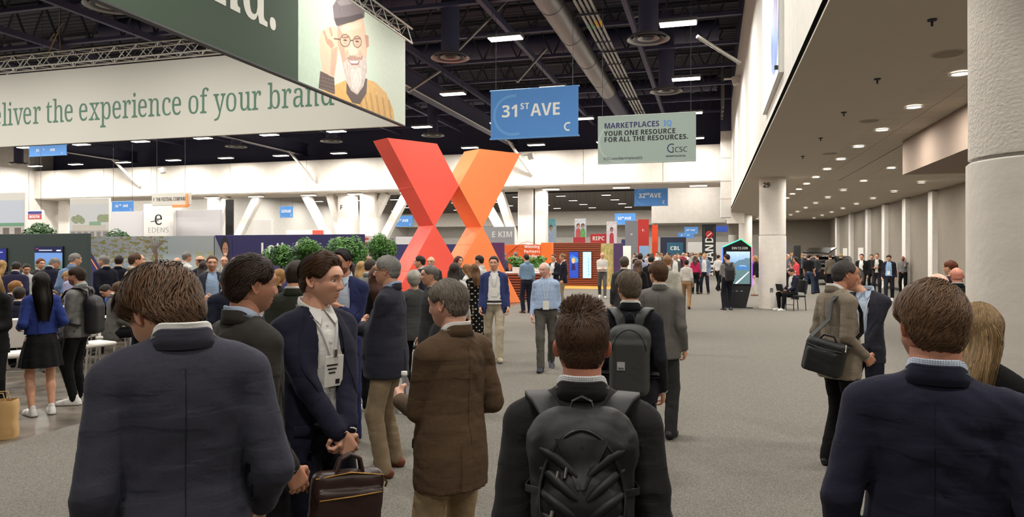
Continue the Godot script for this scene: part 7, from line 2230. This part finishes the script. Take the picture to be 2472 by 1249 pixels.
	pp(1097, 10.8, 1.68, 8.0, "woman in white blouse and black trousers with long dark hair", {"sh": Color(0.82, 0.79, 0.77), "hem": 0.84, "x": ["nocollar"], "hs": "long", "hc": HDRK, "curtain": 0.36, "sw": 0.86, "gr": C})
	pp(1106, 16.0, 1.76, 140.0, "woman with auburn hair before the red sculpture's foot", {"j": CHAR, "x": ["nocollar"], "hs": "long", "hc": Color(0.26, 0.12, 0.08), "sw": 0.86, "gr": C})
	pp(1128, 14.6, 1.60, -60.0, "woman with light brown hair beside the dotted dress", {"sh": WHT, "x": ["nocollar"], "hs": "long", "hc": Color(0.45, 0.32, 0.2), "sw": 0.85, "gr": C})
	pp(1146, 13.4, 1.62, -20.0, "woman in black dress with white dots, long brown hair", {"sh": Color.WHITE, "jk": "dots", "tr": Color.WHITE, "tk": "dots", "x": ["nocollar", "dress"], "sk_legs": true, "skirt_hem": 0.22, "hem": 0.98, "hs": "long", "hc": Color(0.36, 0.25, 0.16), "sw": 0.85, "so": Color(0.5, 0.3, 0.2), "gr": C})
	pp(1158, 15.5, 1.78, -60.0, "man in white shirt with dark hair before the orange sculpture", {"sh": WHT, "hs": "short", "hc": HDRK, "gr": C})
	# by the counter and along the slat wall
	var S := "people by the orange booth"
	pp(1271, 21.3, 1.79, -25.0, "man in light blue shirt and navy trousers standing at the slat counter", {"sh": Color(0.48, 0.58, 0.68), "hs": "short", "hc": HDRK, "tr": DNAVY, "so": Color(0.4, 0.18, 0.1), "al": Vector3(0.12, 1.15, 0.28), "gr": S, "x": ["belt"]})
	pp(1245, 30.6, 1.86, -30.0, "man in grey shirt leaning at the orange booth", {"sh": Color(0.50, 0.52, 0.58), "hs": "short", "hc": HGRY, "lod": 2, "gr": S})
	pp(1218, 31.5, 1.80, 40.0, "grey haired man in dark grey shirt beside the purple booth wall", {"sh": Color(0.32, 0.33, 0.38), "hs": "short", "hc": HGRY, "lod": 2, "gr": S})
	pp(1337, 22.5, 1.78, -150.0, "man in dark suit with white lanyard holding papers", {"j": DNAVY, "open": OPEN, "hs": "short", "hc": HBRN, "x": ["lanyard"], "lan": WHT, "al": Vector3(0.08, 1.15, 0.26), "gr": S})
	pp(1359, 23.2, 1.80, -100.0, "fair haired man in black suit beside the man with white lanyard", {"j": DNAVY, "tr": KHA, "open": OPEN, "hs": "full", "hc": Color(0.46, 0.36, 0.26), "gr": S})
	pp(1388, 39.0, 1.64, 10.0, "fair haired woman in black top and long bright pink skirt before the blue screen", {"sh": BLK, "tr": Color(0.85, 0.12, 0.42), "sk_legs": true, "skirt_hem": 0.1, "hs": "full", "hc": HBLD, "sw": 0.84, "x": ["nocollar", "dress"], "lod": 2, "gr": S})
	pp(1416, 39.2, 1.66, 178.0, "woman in orange top and white trousers before the pale screen", {"sh": Color(0.88, 0.48, 0.30), "tr": WHT, "hs": "long", "hc": HBLD, "sw": 0.85, "x": ["nocollar"], "lod": 2, "gr": S})
	pp(1454, 28.3, 1.84, 178.0, "man in white sweater and grey trousers walking past the slat wall", {"sh": Color(0.84, 0.82, 0.78), "tr": Color(0.35, 0.34, 0.33), "hs": "bald", "hc": HGRY, "st": "walk", "al": Vector3(0.06, 1.12, 0.24), "ar": Vector3(0.06, 1.12, 0.26), "x": ["belt"], "so": WHT, "gr": S})
	# aisle ahead
	var A := "people walking in the aisle"
	pp(1507, 13.0, 1.76, 0.0, "dark haired man in charcoal jacket walking ahead of the grey backpack", {"j": CHAR, "hs": "full", "hc": Color(0.26, 0.22, 0.18), "gr": A})
	pp(1540, 15.5, 1.68, 5.0, "woman with long brown hair in dark jacket in the aisle", {"j": BLK, "x": ["nocollar"], "hs": "long", "hc": HBRN, "sw": 0.86, "gr": A})
	pp(1545, 21.0, 1.82, 0.0, "man in pale lilac shirt ahead of the checked blazer", {"sh": Color(0.60, 0.62, 0.72), "hs": "short", "hc": HDRK, "gr": A})
	pp(1572, 18.5, 1.76, 15.0, "dark haired man in black polo ahead of the checked blazer", {"sh": BLK, "hs": "short", "hc": HDRK, "gr": A})
	pp(1611, 12.8, 1.80, 4.0, "man in pale linen jacket with cropped fair hair walking away", {"j": Color(0.70, 0.68, 0.63), "jk": "plain", "hs": "crop", "hc": Color(0.50, 0.36, 0.24), "beard": 0.7, "tr": KHA, "gr": A, "st": "walk"})
	pp(1629, 27.0, 1.80, 170.0, "man in brown blazer and white shirt walking forward", {"j": Color(0.36, 0.33, 0.30), "open": WIDE, "hs": "short", "hc": HDRK, "gr": A, "lod": 2})
	pp(1657, 22.9, 1.60, 0.0, "woman in white blouse and tan trousers walking away with dark bob", {"sh": Color(0.82, 0.79, 0.76), "tr": Color(0.60, 0.47, 0.34), "hs": "full", "hc": Color(0.13, 0.08, 0.07), "x": ["nocollar"], "sw": 0.9, "st": "walk", "so": Color(0.5, 0.32, 0.2), "gr": A})
	pp(1678, 31.0, 1.68, 5.0, "woman in bright pink top with long dark hair in the aisle", {"sh": Color(0.75, 0.15, 0.34), "hs": "long", "hc": HBRN, "sw": 0.86, "x": ["nocollar"], "lod": 2, "gr": A})
	pp(1701, 31.0, 1.79, 195.0, "fair haired man in light blue blazer and navy trousers standing in the aisle", {"j": Color(0.46, 0.52, 0.64), "open": WIDE, "tr": DNAVY, "hs": "full", "hc": Color(0.62, 0.48, 0.28), "so": Color(0.4, 0.2, 0.12), "gr": A, "st": "wide"})
	var kp := pp(1756, 22.4, 1.79, -20.0, "man in grey polo with black backpack standing at the kiosk", {"sh": Color(0.52, 0.51, 0.50), "x": ["tee", "sneakers"], "tr": Color(0.12, 0.12, 0.16), "hs": "short", "hc": HDRK, "al": Vector3(0.12, 1.2, 0.28), "ar": Vector3(0.2, 1.05, 0.22), "so": Color(0.10, 0.10, 0.12), "hp": Vector3(0, 28, 0), "gr": A})
	backpack(kp, "black backpack of the man in grey polo at the kiosk", Color(0.06, 0.06, 0.065), false, "nylon", false)
	pp(1734, 33.4, 1.72, 30.0, "person in white tee and black trousers striding past the kiosk", {"sh": Color(0.82, 0.80, 0.78), "x": ["tee"], "st": "walk", "hs": "short", "hc": HDRK, "lod": 2, "gr": A})
	pp(1824, 29.8, 1.70, -100.0, "blonde woman in black jacket and white trousers behind the kiosk", {"j": BLK, "tr": Color(0.78, 0.75, 0.70), "hs": "long", "hc": HBLD, "sw": 0.86, "x": ["nocollar"], "so": Color(0.5, 0.3, 0.2), "gr": A})
	# corridor
	var R := "people in the corridor"
	chair(gp(1920, 22.3, 0.006), turn_for(1920, 235.0), "black stacking chair under the man with laptop", true)
	var sm := pp(1914, 22.35, 1.78, 232.0, "man in navy suit sitting by the column with a laptop on his knees", {"st": "sit", "j": Color(0.135, 0.14, 0.20), "open": OPEN, "hs": "short", "hc": HDRK, "hp": Vector3(28, 0, 0), "al": Vector3(0.10, 1.02, 0.30), "ar": Vector3(0.10, 1.02, 0.30), "x": ["lanyard", "sneakers"], "so": WHT, "lan": WHT, "gr": R, "cuff": 0.85})
	var lt := worn("laptop", "black laptop open on the seated man's knees", "laptop", sm)
	part("keyboard", bx(Vector3(0, 0.625, 0.36), Vector3(0.33, 0.018, 0.23), Basis.IDENTITY, 0.004), M.black, lt)
	part("lid", bx(Vector3(0, 0.73, 0.50), Vector3(0.33, 0.21, 0.01), Basis(Vector3.RIGHT, 0.25), 0.003), M.black, lt)
	pp(1922, 27.5, 1.66, 255.0, "woman in coral pink top and jeans raising a hand to her mouth", {"sh": Color(0.86, 0.30, 0.34), "x": ["tee"], "tr": Color(0.13, 0.15, 0.22), "hs": "long", "hc": HDRK, "sw": 0.88, "ar": Vector3(0.05, 1.42, 0.22), "al": Vector3(0.1, 1.2, 0.25), "gr": R})
	pp(1900, 29.0, 1.78, 120.0, "grey haired man in grey polo talking to the coral pink top", {"sh": Color(0.36, 0.40, 0.45), "x": ["tee"], "hs": "receding", "hc": HGRY, "al": Vector3(0.02, 1.2, 0.25), "ar": Vector3(0.02, 1.18, 0.26), "gr": R})
	pp(1953, 31.0, 1.76, 20.0, "man in black tee and blue jeans seen from behind in the corridor", {"sh": BLK, "x": ["tee"], "tr": Color(0.20, 0.24, 0.32), "hs": "short", "hc": HDRK, "st": "wide", "gr": R})
	pp(1972, 31.6, 1.78, -60.0, "man in dark grey tee and jeans beside the man in black tee", {"sh": Color(0.20, 0.21, 0.22), "x": ["tee"], "tr": Color(0.15, 0.17, 0.22), "hs": "crop", "hc": HDRK, "gr": R})
	pp(2004, 34.0, 1.74, -20.0, "person in beige jacket carrying a dark bag near the car", {"j": Color(0.42, 0.38, 0.33), "hs": "short", "hc": HBRN, "lod": 2, "gr": R})
	pp(2030, 36.5, 1.76, 0.0, "fair haired person in black by the car's raised tailgate", {"j": BLK, "hs": "short", "hc": HBLD, "lod": 2, "gr": R})
	pp(2080, 28.5, 1.78, 190.0, "man in black suit and white shirt walking in the corridor", {"j": BLK, "open": OPEN, "hs": "short", "hc": HDRK, "st": "walk", "gr": R})
	var pm := pp(2117, 30.0, 1.80, 185.0, "man in dark brown shirt jacket with lanyard looking at his phone", {"j": Color(0.16, 0.13, 0.13), "open": OPEN, "hs": "short", "hc": HBRN, "x": ["lanyard"], "al": Vector3(0.06, 1.15, 0.24), "ar": Vector3(0.08, 1.15, 0.26), "tr": Color(0.15, 0.15, 0.18), "gr": R})
	phone(pm, 1.0, "black phone held by the man in dark brown")
	pp(2146, 26.5, 1.76, 185.0, "man in navy jacket, blue shirt and white sneakers walking forward", {"j": DNAVY, "open": WIDE, "sh": Color(0.55, 0.68, 0.82), "hs": "full", "hc": HDRK, "x": ["lanyard", "badge", "sneakers"], "so": WHT, "st": "walk2", "hp": Vector3(20, 0, 0), "tr": Color(0.14, 0.15, 0.18), "gr": R})
	pp(2180, 31.5, 1.68, 190.0, "bald bearded man in grey tee holding a phone to his ear", {"sh": Color(0.46, 0.46, 0.47), "x": ["tee"], "hs": "none", "hc": HDRK, "beard": 1.0, "al": Vector3(0.12, 1.5, 0.12), "sk": Color(0.58, 0.40, 0.30), "gr": R})
	pp(2104, 33.5, 1.74, 180.0, "dark haired person in black behind the man in dark brown", {"j": BLK, "hs": "short", "hc": HDRK, "lod": 2, "gr": R})
	pp(2310, 9.0, 1.66, -10.0, "bald man in dark green jacket seen from behind near the column", {"j": Color(0.12, 0.16, 0.155), "hs": "none", "hc": HBRN, "sk": Color(0.80, 0.52, 0.43), "gr": R})
	pp(2296, 11.0, 1.72, -60.0, "auburn haired man in navy behind the bald man", {"j": NAVY, "hs": "short", "hc": Color(0.35, 0.18, 0.10), "gr": R})
	pp(2266, 6.5, 1.66, -60.0, "balding grey haired man behind the broad man in dark navy", {"j": CHAR, "hs": "bald", "hc": Color(0.30, 0.28, 0.26), "sk": Color(0.80, 0.60, 0.52), "gr": R})

func crowd():
	# far visitors: a few figures built once, copied with other clothes
	var r := RandomNumberGenerator.new()
	r.seed = 77
	var hs := [["short", HDRK, "dark"], ["short", HBRN, "brown"], ["long", HBRN, "long brown"], ["short", HGRY, "grey"], ["long", HBLD, "long fair"], ["bald", HGRY, "thinning"]]
	var cols := [[DNAVY, "black"], [NAVY, "navy"], [Color(0.40, 0.40, 0.41), "grey"], [Color(0.72, 0.72, 0.71), "white"], [Color(0.46, 0.56, 0.70), "light blue"], [Color(0.42, 0.33, 0.26), "brown"], [Color(0.55, 0.18, 0.22), "red"], [Color(0.60, 0.55, 0.46), "beige"]]
	var G := "distant crowd filling the far aisle"
	var protos := []
	var taken := []
	for k in 12:
		var q: Array = hs[k % 6]
		var back := k < 6
		var c: Array = cols[k % 8]
		protos.append(pp(1536 + k * 15, 44.0 + (k * 7) % 22, 1.66 + 0.03 * (k % 6), (5.0 if back else 175.0) + k, "distant visitor in %s jacket with %s hair, %s" % [c[1], q[2], "walking away" if back else "walking nearer"], {"lod": 2, "j": c[0], "hs": q[0], "hc": q[1], "st": ["walk", "stand", "walk2"][k % 3], "open": [] if back else WIDE, "sw": 0.88 if q[0] == "long" else 1.0, "gr": G}))
		taken.append(gp(1536 + k * 15, 44.0 + (k * 7) % 22))
	for k in 100:
		var i := r.randi() % 12
		var o: Node3D = protos[i]
		var c: Array = cols[r.randi() % 8]
		var d := 0.0
		var u := 0.0
		for attempt in 30:   # keep clear of those already standing there
			d = r.randf_range(40.0, 84.0)
			u = r.randf_range(1664.0 if d > 62.0 else 1528.0, 1728.0 - (0.0 if d > 55 else 40.0))
			if taken.all(func(q: Vector3) -> bool: return q.distance_to(gp(u, d)) > 0.8): break
		taken.append(gp(u, d))
		var n := copy(o, gp(u, d, 0.006), turn_for(u, (0.0 if i < 6 else 180.0) + r.randf_range(-40, 40)), "distant visitor in %s jacket with %s hair, %s" % [c[1], hs[i % 6][2], "walking away" if i < 6 else "walking nearer"], G)
		n.scale = Vector3.ONE * (r.randf_range(1.62, 1.84) / NH)
		var tr: Color = [DNAVY, CHAR, KHA, BLK][r.randi() % 4]
		for ch in n.get_children():
			if ch.name == "jacket":
				ch.material_override = cloth(c[0])
				for g in ch.get_children(): g.material_override = cloth(c[0])
			elif ch.name == "trousers": ch.material_override = cloth(tr, "soft")
	G = "distant people beyond the corridor opening"
	for k in 10:
		var i := r.randi() % 12
		var d := r.randf_range(43.0, 55.0)
		var u := r.randf_range(1896.0, 1946.0)
		copy(protos[i], gp(u, d, 0.006), turn_for(u, r.randf_range(0, 360)), "distant visitor with %s hair seen through the corridor opening" % hs[i % 6][2], G)

func _ready():
	noise.seed = 4; noise.frequency = 0.01; noise.noise_type = FastNoiseLite.TYPE_SIMPLEX_SMOOTH
	rng.seed = 5
	var t0 := Time.get_ticks_msec()
	make_materials()
	scene_materials()
	print("materials ", Time.get_ticks_msec() - t0)
	build_world()
	signs()
	sculpture()
	booths()
	kiosk()
	lounge()
	corridor_things()
	print("set ", Time.get_ticks_msec() - t0)
	if PEOPLE:
		foreground()
		print("foreground ", Time.get_ticks_msec() - t0)
		middle()
		crowd()
	print("people ", Time.get_ticks_msec() - t0)
const PEOPLE := true
